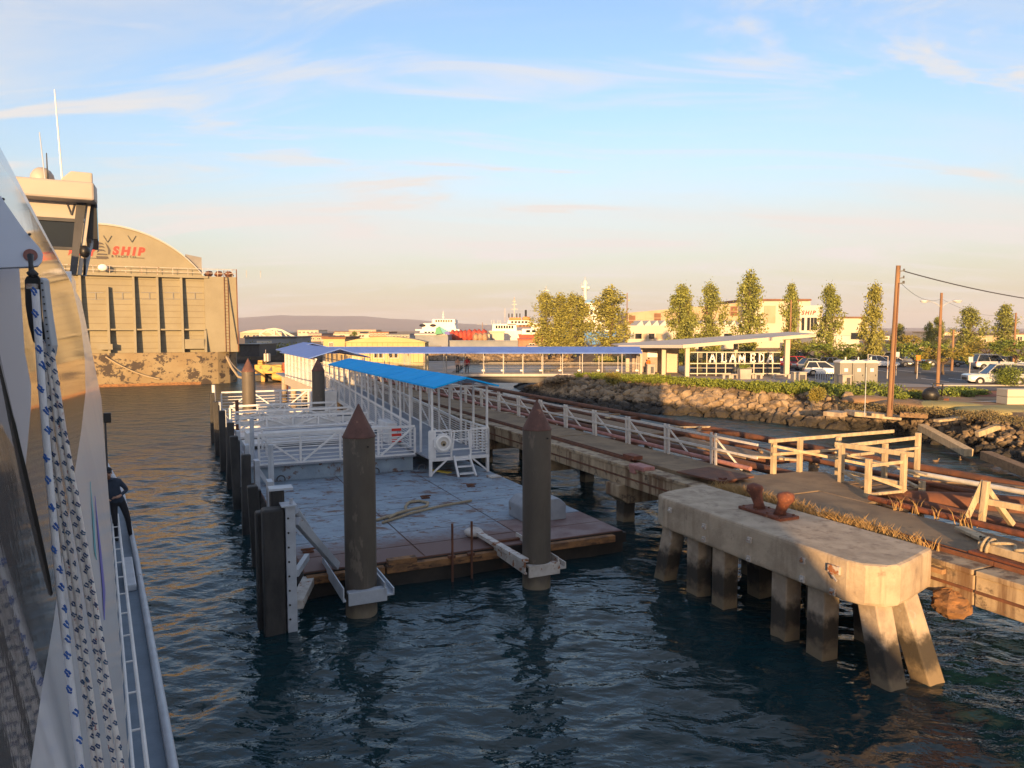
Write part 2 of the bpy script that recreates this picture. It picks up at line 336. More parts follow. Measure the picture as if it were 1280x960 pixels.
# ================================================================ SETTING
def water():
    def axis(a, b, d0, lo, hi, g):
        xs = list(np.arange(a, b, d0)); x = xs[-1]; d = d0
        while x < hi: d *= g; x += d; xs.append(x)
        x = a; d = d0; l = []
        while x > lo: d *= g; x -= d; l.append(x)
        return np.array(l[::-1]+xs)
    xs = axis(-15, 33, .105, -2500, 2500, 1.045)
    ys = [3.0]; d = .05
    while ys[-1] < 3500:
        d = min(.135, max(.06, ys[-1]*.0062)) if ys[-1] < 60 else (max(d, min(d*1.03, .8)) if ys[-1] < 130 else d*1.09)
        ys.append(ys[-1]+d)
    ys = [-1500, -400, -100, -30, -10, -4, -1, 1]+ys; ys = np.array(ys)
    X, Y = np.meshgrid(xs, ys)
    dx = np.gradient(xs)[None, :]; dy = np.gradient(ys)[:, None]; sp = np.maximum(dx, dy)+0*X
    rnd = random.Random(3); Z = np.zeros_like(X); OX = np.zeros_like(X); OY = np.zeros_like(X)
    wind = R(63)
    for i in range(64):
        lam = .24*(3.6/.24)**(i/63.) * rnd.uniform(.9, 1.1)
        th = wind+rnd.gauss(0, .95); k = 2*math.pi/lam
        amp = .0065*lam**.9*rnd.uniform(.6, 1.35)*(1.55 if lam < .7 else .62)*(.75 if lam > 2.2 else 1)
        ph = k*(X*math.cos(th)+Y*math.sin(th))+rnd.uniform(0, 6.28)
        fade = np.clip((lam/sp-2.5)/4, 0, 1)
        # patchy breeze: each train swells and dies slowly over space
        env = .65+.55*np.sin(X*rnd.uniform(-.35, .35)+Y*rnd.uniform(-.35, .35)+rnd.uniform(0, 6.28))
        a = amp*fade*env
        Z += a*np.sin(ph); OX -= a*.75*math.cos(th)*np.cos(ph)*-1; OY -= a*.75*math.sin(th)*np.cos(ph)*-1
    co = np.stack([X-OX*.0+OX*.6, Y+OY*.6, Z], -1).reshape(-1, 3)
    nx, ny = len(xs), len(ys)
    idx = np.arange(nx*ny).reshape(ny, nx)
    f = np.stack([idx[:-1, :-1], idx[:-1, 1:], idx[1:, 1:], idx[1:, :-1]], -1).reshape(-1, 4)
    me = bpy.data.meshes.new('water'); me.vertices.add(len(co)); me.vertices.foreach_set('co', co.astype(np.float32).ravel())
    me.loops.add(f.size); me.loops.foreach_set('vertex_index', f.astype(np.int32).ravel())
    me.polygons.add(len(f)); me.polygons.foreach_set('loop_start', np.arange(0, f.size, 4, dtype=np.int32))
    me.polygons.foreach_set('use_smooth', np.ones(len(f), bool)); me.update(); me.validate()
    m = bpy.data.materials.new('water'); m.use_nodes = True; N = m.node_tree.nodes; L = m.node_tree.links; b = N['Principled BSDF']
    b.inputs['Base Color'].default_value = (.008, .029, .035, 1); b.inputs['Roughness'].default_value = .045; b.inputs['IOR'].default_value = 1.333
    g = N.new('ShaderNodeNewGeometry'); prev = None
    for sc, st, dist, sx, rz in ((1.0, .8, .15, .5, .5), (3.8, .7, .045, .6, .9)):
        mp = N.new('ShaderNodeMapping'); mp.inputs['Rotation'].default_value = (0, 0, rz); mp.inputs['Scale'].default_value = (sx, 1, 1); L.new(g.outputs['Position'], mp.inputs[0])
        n = N.new('ShaderNodeTexNoise'); n.inputs['Scale'].default_value = sc; n.inputs['Detail'].default_value = 3; n.inputs['Roughness'].default_value = .55; n.inputs['Distortion'].default_value = .35
        L.new(mp.outputs[0], n.inputs[0])
        bp = N.new('ShaderNodeBump'); bp.inputs['Strength'].default_value = st; bp.inputs['Distance'].default_value = dist; L.new(n.outputs[0], bp.inputs['Height'])
        if prev: L.new(prev, bp.inputs['Normal'])
        else:                                          # the open channel is choppier than the lee of the barge
            sy = N.new('ShaderNodeSeparateXYZ'); L.new(g.outputs['Position'], sy.inputs[0]); mr = N.new('ShaderNodeMapRange'); mr.interpolation_type = 'SMOOTHSTEP'
            mr.inputs[1].default_value = 22; mr.inputs[2].default_value = 60; mr.inputs[3].default_value = dist; mr.inputs[4].default_value = .75; L.new(sy.outputs[1], mr.inputs[0]); L.new(mr.outputs[0], bp.inputs['Distance'])
            m3 = N.new('ShaderNodeMapRange'); m3.interpolation_type = 'SMOOTHSTEP'; m3.inputs[1].default_value = 24; m3.inputs[2].default_value = 46; m3.inputs[3].default_value = .045; m3.inputs[4].default_value = .30; L.new(sy.outputs[1], m3.inputs[0]); L.new(m3.outputs[0], b.inputs['Roughness'])
        prev = bp.outputs[0]
    L.new(prev, b.inputs['Normal']); me.materials.append(m)
    o = bpy.data.objects.new('water', me); COL.objects.link(o); setp(o, kind='structure')
water()

GZ = 2.2                                            # level of the land
SH = [((652, 490), (694, 474)), ((690, 503), (720, 472)), ((761, 511), (770, 474)), ((825, 517), (835, 478)), ((930, 524), (930, 485)),
      ((1010, 534), (1010, 490)), ((1060, 537), (1062, 497)), ((1110, 542), (1120, 500)), ((1180, 557), (1195, 508)), ((1280, 586), (1290, 518)), ((1450, 640), (1440, 535))]
WL = [atz(*w, 0).to_2d() for w, t in SH]; TL = [atz(*t, GZ).to_2d() for w, t in SH]
def land():
    back_w = [Vector((-900, 150)), Vector((-60, 152)), Vector((-16, 150)), Vector((10, 146)), Vector((17, 130)), Vector((6, 100)), Vector((0, 88))]
    back_t = [Vector((-900, 154)), Vector((-60, 156)), Vector((-15, 155)), Vector((14, 151)), Vector((22, 131)), Vector((11, 100)), Vector((5, 88))]
    w = back_w+WL+[Vector((60, 20)), Vector((900, 10))]; t = back_t+TL+[Vector((66, 24)), Vector((900, 16))]
    m = MB(); n = len(w)
    # bank: subdivided strip from below the water to the land
    K = 6; rnd = random.Random(5); rows = []
    pts_w = []; pts_t = []
    for i in range(n-1):
        d = max(1, min(14, int((w[i+1]-w[i]).length/1.6))) if i >= 4 else 1
        for k in range(d): pts_w.append(w[i].lerp(w[i+1], k/d)); pts_t.append(t[i].lerp(t[i+1], k/d))
    pts_w.append(w[-1]); pts_t.append(t[-1]); n2 = len(pts_w); vs = []
    for j in range(K+1):
        f = j/K
        for i in range(n2):
            a = pts_w[i]; b = pts_t[i]; q = a.lerp(b, -.25+1.25*f); z = -.8+(GZ+.8)*f
            jit = (.28 if 0 < j < K else 0)*(1 if i > 4 else 0)
            vs.append((q.x+rnd.uniform(-jit, jit), q.y+rnd.uniform(-jit, jit), z+rnd.uniform(-jit, jit)*.5))
    m.add(vs, [(j*n2+i, j*n2+i+1, (j+1)*n2+i+1, (j+1)*n2+i) for j in range(K) for i in range(n2-1)])
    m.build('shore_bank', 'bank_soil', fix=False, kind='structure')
    m = MB(); top = [(p.x, p.y, GZ) for p in pts_t]+[(5000, 16, GZ), (5000, 5000, GZ), (-5000, 5000, GZ), (-5000, 154, GZ)]
    m.poly(top); m.build('ground', 'soil', kind='structure')
land()
def sheet(name, mt, px, z, kind='structure', **kw):
    m = MB(); m.prism([atz(x, y, GZ).to_2d().to_3d()+Vector((0, 0, z)) for x, y in px], (0, 0, -.1)); return m.build(name, mt, kind=kind, **kw)
# paving round the terminal, car park, red mulch bed, turf, path
m = MB(); m.poly([(10, 76.5, GZ+.03), (15, 71.6, GZ+.03), (22, 66.5, GZ+.03), (28, 61.2, GZ+.03), (38, 61, GZ+.03), (40, 79, GZ+.03), (34, 96, GZ+.03), (12, 96, GZ+.03)]); m.build('plaza_paving', 'paving', kind='structure')
m = MB(); m.poly([(29.5, 69, GZ+.045), (36, 64.2, GZ+.045), (140, 64.2, GZ+.045), (140, 104, GZ+.045), (29.5, 104, GZ+.045)]); m.build('car_park', 'asphalt', kind='structure')
m = MB(); m.poly([(33.5, 57.6, GZ+.045), (120, 53.5, GZ+.045), (120, 61.6, GZ+.045), (36, 62.0, GZ+.045)]); m.build('road', 'asphalt', kind='structure')
m = MB(); m.prism([(36, 62.0, GZ), (120, 61.6, GZ), (120, 64, GZ), (36.5, 64, GZ)], (0, 0, .14)); m.build('kerb_island', 'kerb', kind='structure', bevel=.03)
m = MB()
for k in range(14): m.box((40+k*2.7, 69.5, GZ+.051), (.1, 4.6, .006)); m.box((40+k*2.7, 84, GZ+.051), (.1, 4.6, .006))
m.build('parking_marking', 'sign_white', kind='structure')
m = MB(); m.poly([(27.2, 55.5, GZ+.02), (34, 52.5, GZ+.02), (62, 50.2, GZ+.02), (64, 53.6, GZ+.02), (33, 57.5, GZ+.02)]); m.build('mulch_bed', 'red_mulch', kind='structure')
m = MB(); m.poly([(27.5, 45.5, GZ+.03), (30, 42.6, GZ+.03), (62, 38, GZ+.03), (64, 46.8, GZ+.03), (34, 47.6, GZ+.03)]); m.build('turf', 'dry_turf', kind='structure')
m = MB(); m.poly([(30, 48.3, GZ+.04), (64, 46.9, GZ+.04), (64, 49.2, GZ+.04), (44, 50.1, GZ+.04), (33, 49.6, GZ+.04)]); m.build('path', 'paving', kind='structure')
# small debris-strewn mounds near the water
def mound(px, py, r, h, mt):
    p = atz(px, py, GZ); m = MB(); m.ell((p.x, p.y, GZ-.1), (r, r*.8, h), 14, 8, .10, int(px)); m.build('dirt_mound', mt, smooth=True, kind='structure')
for a in ((1085, 499, 1.8, .35, 'soil'), (1180, 505, 2.4, .28, 'dry_turf'), (1130, 504, 1.9, .3, 'soil'), (1240, 512, 2.2, .25, 'dry_turf')): mound(*a)

# ---- rocks
def rock_mesh(i):
    rnd = random.Random(40+i); bm = bmesh.new(); bmesh.ops.create_icosphere(bm, subdivisions=2 if i < 4 else 1, radius=1)
    off = Vector((rnd.uniform(0, 50),)*3); sq = Vector((rnd.uniform(.8, 1.2), rnd.uniform(.65, 1), rnd.uniform(.5, .8)))
    planes = [(Vector((rnd.gauss(0, 1), rnd.gauss(0, 1), rnd.gauss(0, 1))).normalized(), rnd.uniform(.55, .85)) for _ in range(9)]
    for v in bm.verts:
        p = v.co*(1+.25*mnoise.noise(v.co*1.4+off))
        for n, d in planes:
            e = p.dot(n)-d
            if e > 0: p -= n*e
        v.co = Vector((p.x*sq.x, p.y*sq.y, p.z*sq.z))
    me = bpy.data.meshes.new('stone'); bm.to_mesh(me); bm.free(); me.materials.append(MATS['rock']); return me
RM = [rock_mesh(i) for i in range(10)]
RV = []
for me in RM: RV.append((np.array([v.co for v in me.vertices]), [list(p.vertices) for p in me.polygons]))
def stones(name, spots, parent, nobj):
    spots.sort(key=lambda q: -q[3]/q[1])
    for k, (x, y, z, s) in enumerate(spots[:nobj]):
        o = bpy.data.objects.new('stone', RM[k % 10]); COL.objects.link(o); o.parent = parent; ORG[o] = Vector()
        o.location = Vector((x, y, z))-ORG[parent]; o.scale = (s, s, s)
        o.rotation_euler = (random.uniform(-.5, .5), random.uniform(-.5, .5), random.uniform(0, 6.28))
    m = MB()
    for k, (x, y, z, s) in enumerate(spots[nobj:]):
        vs, fs = RV[4+k % 6]; rm = np.array(Matrix.Rotation(random.uniform(0, 6.28), 3, 'Z') @ Matrix.Rotation(random.uniform(-.6, .6), 3, 'X'))*s
        m.add([Vector(p) for p in (vs @ rm.T+np.array([x, y, z]))], fs)
    if m.v: m.build('stones', 'rock', parent, fix=False, kind='stuff')
def bank_spots(a, b, n, s0, s1, rnd, f0=-.05, f1=1.0):
    out = []; acc = [0]
    for i in range(a, b): acc.append(acc[-1]+(WL[i+1]-WL[i]).length)
    for _ in range(n):
        q = rnd.uniform(0, acc[-1]); i = max(j for j in range(len(acc)) if acc[j] <= q); i = min(i, b-a-1); f = (q-acc[i])/(acc[i+1]-acc[i])
        w = WL[a+i].lerp(WL[a+i+1], f); t = TL[a+i].lerp(TL[a+i+1], f); g = rnd.uniform(f0, f1)
        p = w.lerp(t, g); s = rnd.uniform(s0, s1)*(1.15-.3*g)
        out.append((p.x, p.y, GZ*g+rnd.uniform(-.1, .18), s))
    return out
rb = thing('riprap_bank', 'steep bank of grey brown boulders below the terminal plaza', 'rock bank', (14, 62, 0))
rnd = random.Random(11)
stones('stone', bank_spots(0, 6, 1150, .30, .70, rnd), rb, 300)
rb2 = thing('rubble_shore', 'low rubble shore of small stones below the dry turf at right', 'rock bank', (26, 44, 0))
stones('stone', bank_spots(6, 10, 900, .10, .42, rnd, -.1, .85), rb2, 120)
rb3 = thing('far_riprap', 'distant rocky bank across the inlet behind the covered bridge', 'rock bank', (0, 150, 0))
sp = []
for _ in range(700):
    g = rnd.random(); x = rnd.uniform(-17, 12); sp.append((x, 150-(x+16)*.15+5*g-(0 if x < 8 else 3), GZ*g, rnd.uniform(.4, .8)))
for _ in range(700):
    f = rnd.random(); g = rnd.random(); a = Vector((17, 130)).lerp(Vector((0, 88)), f); sp.append((a.x+5*g, a.y, GZ*g, rnd.uniform(.3, .6)))
stones('stone', sp, rb3, 0)

# ---- foliage helpers
def leaf_mesh(name, centers, size, mt, seed, flat=.5):
    """centers: list of (point, clump radius, count); small bent leaf quads through the volume"""
    rnd = np.random.RandomState(seed); V = []; n = 0
    for p, r, c in centers:
        q = rnd.normal(0, .48, (c, 3))*np.array(r)+np.array(p); V.append(q)
    C = np.concatenate(V); n = len(C)
    a = rnd.normal(0, 1, (n, 3)); a /= np.linalg.norm(a, axis=1)[:, None]
    b = rnd.normal(0, 1, (n, 3)); b -= a*(a*b).sum(1)[:, None]; b /= np.linalg.norm(b, axis=1)[:, None]
    s = size*rnd.uniform(.6, 1.3, (n, 1))
    co = np.stack([C-a*s, C+b*s*flat, C+a*s, C-b*s*flat], 1).reshape(-1, 3)
    me = bpy.data.meshes.new(name); me.vertices.add(len(co)); me.vertices.foreach_set('co', co.astype(np.float32).ravel())
    me.loops.add(4*n); me.loops.foreach_set('vertex_index', np.arange(4*n, dtype=np.int32)); me.polygons.add(n); me.polygons.foreach_set('loop_start', np.arange(0, 4*n, 4, dtype=np.int32))
    me.update(); me.materials.append(MATS[mt]); return me
LEAN = [0, .03, -.05, .02, -.02, -.08]
def poplar_proto(seed, leaf, w=.27):
    """unit tree 1 m tall (scaled later): columnar, ragged"""
    rnd = random.Random(seed); cl = []
    for i in range(95):
        h = rnd.uniform(.08, .98); prof = w*min(1, (h+.10)*2.6)*min(1, (1.03-h)*2.1)**.75*(.82+.3*math.sin(h*9+seed)*math.cos(h*4+2*seed))
        ang = rnd.uniform(0, 6.28); rr = prof*rnd.uniform(.25, .95)
        cl.append(((rr*math.cos(ang)+LEAN[seed % 6]*h*h, rr*math.sin(ang), h), (.055, .055, .075*rnd.uniform(.7, 1.3)), rnd.randint(36, 70)))
    for i in range(14): h = rnd.uniform(.2, .9); cl.append(((LEAN[seed % 6]*h*h, 0, h), (.05, .05, .08), 50))
    cl.append(((LEAN[seed % 6], 0, .97), (.025, .025, .05), 40))
    crown = leaf_mesh('crown', cl, .0175, leaf, seed)
    t = MB(); t.path([(0, 0, -.02), (.008, 0, .2), (-.006, .006, .5), (0, 0, .9)], [.022, .017, .010, .003], 7)
    for k in range(9):
        h = rnd.uniform(.14, .7); a = rnd.uniform(0, 6.28); t.path([(0, 0, h), (.07*math.cos(a), .07*math.sin(a), h+.08), (.13*math.cos(a), .13*math.sin(a), h+.22)], [.007, .005, .002], 5)
    return crown, t
def round_proto(seed, leaf):
    rnd = random.Random(seed); cl = []
    for i in range(46):
        a = rnd.uniform(0, 6.28); r = .48*math.sqrt(rnd.random()); h = .62+rnd.uniform(-.22, .28)*(1-r*.9)
        cl.append(((r*math.cos(a), r*math.sin(a), h), (.10, .10, .06), rnd.randint(35, 65)))
    crown = leaf_mesh('crown', cl, .026, leaf, seed)
    t = MB(); t.path([(0, 0, -.03), (.01, 0, .2), (0, 0, .45)], [.032, .026, .018], 7)
    for k in range(8):
        a = k*.8; t.path([(0, 0, .32), (.14*math.cos(a), .14*math.sin(a), .5), (.32*math.cos(a), .32*math.sin(a), .66)], [.014, .010, .004], 5)
    return crown, t
PROTO = {}
def tree(kind, seed, leaf, pos, h, wf, name, label, cat='tree', group=None, zbase=GZ):
    key = (kind, seed, leaf)
    if key not in PROTO:
        c, t = (poplar_proto if kind == 'p' else round_proto)(seed, leaf); tm = t.mesh('trunk'); tm.materials.append(MATS['bark']); PROTO[key] = (c, tm)
    c, tm = PROTO[key]; o = thing(name, label, cat, (pos[0], pos[1], zbase), group); o.scale = (h*wf, h*wf, h); o.rotation_euler.z = random.uniform(0, 6.28)
    for n, me in (('crown', c), ('trunk', tm)):
        q = bpy.data.objects.new(n, me); COL.objects.link(q); q.parent = o
    return o
def ptree(px, top, Y, wpx, seed, leaf, label, name='poplar_tree', base=GZ):
    p = atY(px, top, Y); h = p.z-base; w = wpx/922*Y; return tree('p', seed, leaf, (p.x, Y), h, w/(h*.46), name, label, zbase=base)
def rtree(px, top, Y, wpx, seed, leaf, label, name='round_tree', base=GZ):
    p = atY(px, top, Y); h = p.z-base; w = wpx/922*Y; return tree('r', seed, leaf, (p.x, Y), h/.95, w/h, name, label, zbase=base)
def cover(name, label, pts, n, size, mt, hgt, seed, cat='ground cover', z=GZ, kind='stuff'):
    """low leafy cover: clumps (x,y,r)"""
    me = leaf_mesh(name, [((x, y, z+hgt*.35), (r, r, hgt*.5), n) for x, y, r in pts], size, mt, seed, .6)
    o = bpy.data.objects.new(name, me); COL.objects.link(o); return setp(o, label, cat, kind=kind)
# ================================================================ CONCRETE DOLPHIN
def dolphin():
    T = thing('mooring_dolphin', 'massive concrete mooring dolphin on square piles in front of old pier', 'mooring dolphin', D(13, 13.2, 0))
    pl = [(12.05, 16.3), (12.05, 10.25), (12.16, 9.9), (12.42, 9.68), (12.8, 9.62), (13.2, 9.72), (14.4, 10.1), (14.25, 17.35), (12.7, 17.0), (12.2, 16.75)]
    m = MB(MD); m.prism([(v, u, 1.58) for v, u in pl], (0, 0, .84)); m.build('cap', 'concrete', T, bevel=.13)
    for k, (v, u, dv, du) in enumerate([(12.5, 16.35, -.1, .55), (12.5, 15.3, 0, 0), (12.55, 14.35, 0, 0), (12.5, 12.25, 0, 0), (12.5, 11.2, 0, 0), (12.6, 10.05, -.05, -.75), (13.45, 10.1, .15, -1.0),
                                        (13.9, 16.6, .1, .3), (13.9, 14.6, .1, 0), (13.9, 12.6, .1, 0), (13.9, 11.3, .3, 0)]):
        q = .23; m = MB(MD); e = 2.4/1.6
        vs = [(v+a*q+dv*t, u+b*q+du*t, z) for z, t in ((1.62, 0), (-.9, e*.62)) for a, b in ((-1, -1), (1, -1), (1, 1), (-1, 1))]
        m.add(vs, [(0, 1, 2, 3), (4, 7, 6, 5), (0, 4, 5, 1), (1, 5, 6, 2), (2, 6, 7, 3), (3, 7, 4, 0)]); m.build('pile', 'pile_concrete', T, bevel=.03)
    # bolted fender pads left on the face
    for u, z in ((15.95, 2.15), (14.55, 2.05), (14.55, 1.72), (12.95, 2.12), (12.95, 1.68), (11.35, 2.1), (11.35, 1.7), (10.55, 1.68)):
        m = MB(MD); m.box((12.03, u, z), (.05, .12, .13)); m.tube((12.03, u, z), (11.95, u, z), .025, n=6); m.build('anchor_plate', 'steel_white_rusty', T)
    m = MB(MD); m.box((12.02, 10.52, 2.16), (.07, .26, .16), rz=.15); m.bar((11.98, 10.6, 2.1), (11.9, 10.35, 1.98), .03); m.build('bracket', 'steel_white_rusty', T)
dolphin()
def bitt():
    T = thing('mooring_bitt', 'rusty double mooring bitt bolted on top of concrete dolphin', 'mooring bitt', D(13.75, 13.3, 2.42))
    m = MB(MD); m.box((13.35, 13.75, 2.46), (.62, 1.45, .08)); m.build('base_plate', 'rust_bright', T, bevel=.02)
    for u, t in ((14.05, 1), (13.35, -1)):
        m = MB(MD); m.path([(13.35, u, 2.48), (13.35, u+.03*t, 2.62), (13.35, u+.12*t, 2.82), (13.35, u+.17*t, 2.94), (13.35, u+.18*t, 3.04), (13.35, u+.17*t, 3.09)], [.16, .125, .15, .215, .19, .06], 14)
        m.build('horn', 'rust_bright', T, smooth=True)
    for a in (-.22, .22):
        for b in (-.62, -.2, .2, .62):
            m = MB(MD); m.tube((13.35+a, 13.75+b, 2.49), (13.35+a, 13.75+b, 2.53), .03, n=6); m.build('bolt', 'rust_dark', T)
bitt()

# ================================================================ OLD PIER
def pier():
    T = thing('old_pier', 'long derelict concrete pier with rusted rails, pipes and white railing', 'pier', D(30, 16, 0))
    bents = [15.9+6.6*i for i in range(10)]
    U0, U1 = 4.5, 80
    # near edge beam in lengths, with broken upper kerb
    for i in range(12):
        a, b = 2.7+6.6*i, 9.28+6.6*i
        m = MB(MD); m.b2((14.55, a, 1.42), (15.0, b, 2.05)); m.build('edge_beam', 'pier_concrete', T, bevel=.03)
        m = MB(MD); m.b2((14.50, a+.01, 2.055), (15.12, b-.03, 2.17)); m.build('kerb', 'pier_concrete', T, bevel=.02)
        m = MB(MD); m.b2((14.52, a+.02, 1.70), (14.56, b-.02, 1.76)); m.build('rust_strip', 'rust_dark', T)
        if i != 2:
            m = MB(MD); m.b2((15.13, a, 2.06), (15.42, b, 2.12)); m.b2((15.13, a, 2.12), (15.17, b, 2.26)); m.b2((15.38, a, 2.12), (15.42, b, 2.24)); m.build('rail_channel', 'rust_dark', T)
        m = MB(MD); m.b2((15.44, a, 1.75), (17.45, b-.02, 2.2-.02*(i % 2))); m.build('deck_slab', 'pier_deck', T, bevel=.02)
    for i, u in enumerate(bents):
        m = MB(MD); m.prism([(14.35, u-.45, 1.42), (14.35, u-.45, .98), (14.75, u-.45, .72), (17.4, u-.45, .72), (17.8, u-.45, 1.0), (17.8, u-.45, 1.42)], (0, .9, 0)); m.build('pile_cap', 'pier_concrete', T, bevel=.04)
        for v in (14.95, 17.2):
            m = MB(MD); m.box((v, u, -.1), (.5, .5, 1.7)); m.build('pile', 'pile_concrete', T, bevel=.03)
        m = MB(MD); m.b2((17.5, u-.16, 1.55), (24.6, u+.16, 1.95)); m.build('cross_beam', 'rust_dark', T)
        for v in (20.6, 24.3):
            m = MB(MD); m.tube((v, u, -.8), (v, u, 1.6), .2, n=10); m.build('timber_pile', 'wood_brown', T, smooth='auto')
    m = MB(MD); m.tube((17.62, 19.0, 2.3), (17.62, U1, 2.3), .08, n=10); m.build('red_pipe', 'pink_pipe', T, smooth='auto')
    m = MB(MD); m.tube((17.62, U0, 2.3), (17.62, 14.3, 2.3), .08, n=10); m.build('red_pipe', 'rust_bright', T, smooth='auto')
    m = MB(MD); m.prism([(17.46, 18.55, 2.02), (19.4, 18.4, 2.02), (20.0, 18.0, 2.02), (19.3, 16.5, 2.02), (18.3, 14.5, 2.02), (17.46, 14.2, 2.02)], (0, 0, .165)); m.build('deck_slab', 'pier_deck', T, bevel=.02)
    for v, z, r, mt, nm in ((19.3, 1.98, .16, 'rust_dark', 'steel_pipe'), (22.2, 2.0, .10, 'rust_dark', 'steel_pipe'), (24.5, 2.0, .15, 'rust_dark', 'steel_pipe')):
        m = MB(MD); m.tube((v, U0 if nm != 'white_pipe' else 14.5, z), (v, U1, z), r, n=12); m.build(nm, mt, T, smooth='auto')
    m = MB(MD); m.tube((20.65, 15.4, 2.6), (21.3, 4, 2.6), .075, n=10); m.build('white_pipe', 'pipe_white', T, smooth='auto')
    for a, b, v in ((4, 13, 20.5), (22, 27.5, 20.8), (29, 39, 21.0), (42, 52, 20.8)):
        m = MB(MD); m.b2((v-.7, a, 1.96), (v+.7, b, 2.03)); m.build('catwalk_plank', 'wood_brown', T)
    for k in range(26):
        rnd = random.Random(k); u = rnd.uniform(8, 40); v = rnd.uniform(18.2, 24); m = MB(MD)
        m.bar((v, u, 1.98+.08*rnd.random()), (v+rnd.uniform(-1.4, 1.4), u+rnd.uniform(-2.5, 2.5), 2.05+.1*rnd.random()), rnd.uniform(.12, .28), .08); m.build('loose_timber', 'wood_brown' if k % 3 else 'wood_grey', T)
    # swollen wrapped pipe joint by the timber frame
    m = MB(MD); m.path([(19.4, 15.4, 1.9), (19.6, 14.4, 1.95), (20.3, 13.2, 2.05), (21.2, 12.0, 2.1), (21.9, 11.2, 2.05)], [.26, .34, .36, .34, .28], 12); m.build('lagged_pipe', 'rust_dark', T, smooth=True)
    # railing
    Rl = MB(MD)
    for z in (3.22, 2.78): Rl.bar((17.35, 18.4, z), (17.35, U1, z), .05, .075)
    rail = Rl.build('railing', 'rail_white', T)
    u = 20.6
    while u < 78:
        m = MB(MD)
        m.bar((17.40, u-.1, 2.18), (17.36, u-.1, 3.34), .075, .08); m.build('post', 'rail_white', rail)
        m = MB(MD); m.bar((17.40, u+.12, 2.18), (17.36, u+.12, 3.34), .075, .08); m.build('post', 'rail_white', rail)
        m = MB(MD); m.bar((17.38, u-.05, 3.2), (17.9, u-.9, 2.1), .055, .055); m.build('brace', 'rail_white', rail)
        u += 2.72
    # clutter on the deck
    m = MB(MD); m.box((15.75, 18.6, 2.34), (1.5, 1.9, .05), rz=.12); m.build('steel_plate', 'rust_dark', T)
    m = MB(MD); m.box((15.6, 18.6, 2.27), (.5, 1.6, .1), rz=.12); m.tube((15.4, 17.8, 2.2), (15.4, 17.8, 2.42), .13, n=10); m.build('plate_support', 'rust_bright', T)
    m = MB(MD); m.box((14.7, 21.15, 2.22), (.5, .9, .16)); m.box((14.52, 21.4, 2.12), (.12, .35, .3)); m.build('pink_bracket', 'pink_pipe', T, bevel=.04)
    m = MB(MD); m.box((15.3, 22.6, 2.32), (.4, .7, .14)); m.build('rail_chock', 'rust_bright', T)
    m = MB(MD); m.ell((14.55, 9.75, 1.32), (.34, .4, .3), 18, 12, .10, 4); m.build('broken_concrete', 'rust_timber', T)
    m = MB(MD); m.box((15.05, 13.9, 2.24), (.3, .45, .12), rz=.2); m.build('stone_block', 'concrete', T)
    return T
PIER = pier()
def on_pier(name, mt, label, cat, fn, **kw): m = MB(MD); fn(m); return m.build(name, mt, label=label, cat=cat, **kw)
on_pier('loose_plank', 'wood_grey', 'pale loose plank lying on old pier deck at right edge', 'plank', lambda m: m.bar((16.9, 11.2, 2.30), (16.2, 9.55, 2.24), .28, .06))
on_pier('timber_baulk', 'wood_grey', 'heavy squared timber with rope round it on pier at right edge', 'timber', lambda m: m.bar((15.7, 9.9, 2.38), (15.5, 7.3, 2.38), .3, .18), bevel=.02)
on_pier('rusty_box_beam', 'rust_bright', 'rusty steel box beam under the roped timber on pier', 'beam', lambda m: m.bar((15.6, 9.95, 2.21), (15.4, 7.2, 2.21), .5, .15))
def coil(m):
    pts = [(16.1, 10.1, 2.28)]
    for i in range(60): f = i/59; pts.append((15.72+.16*math.sin(i*.55)-.2*f, 9.95-2.6*f, 2.51+.02*math.cos(i*.55)))
    m.path(pts, .035, 7)
    m.path([(15.72+.2*math.cos(a_), 9.8+.02*math.sin(2*a_), 2.37+.18*math.sin(a_)) for a_ in np.linspace(0, 6.28, 24)], .035, 7); m.path([(15.70+.2*math.cos(a_), 9.68+.02*math.sin(2*a_), 2.37+.18*math.sin(a_)) for a_ in np.linspace(0, 6.28, 24)], .035, 7)
on_pier('lashing_rope', 'rope_tan', 'tan rope lashed round and laid along heavy timber on pier', 'rope', coil, smooth=True)
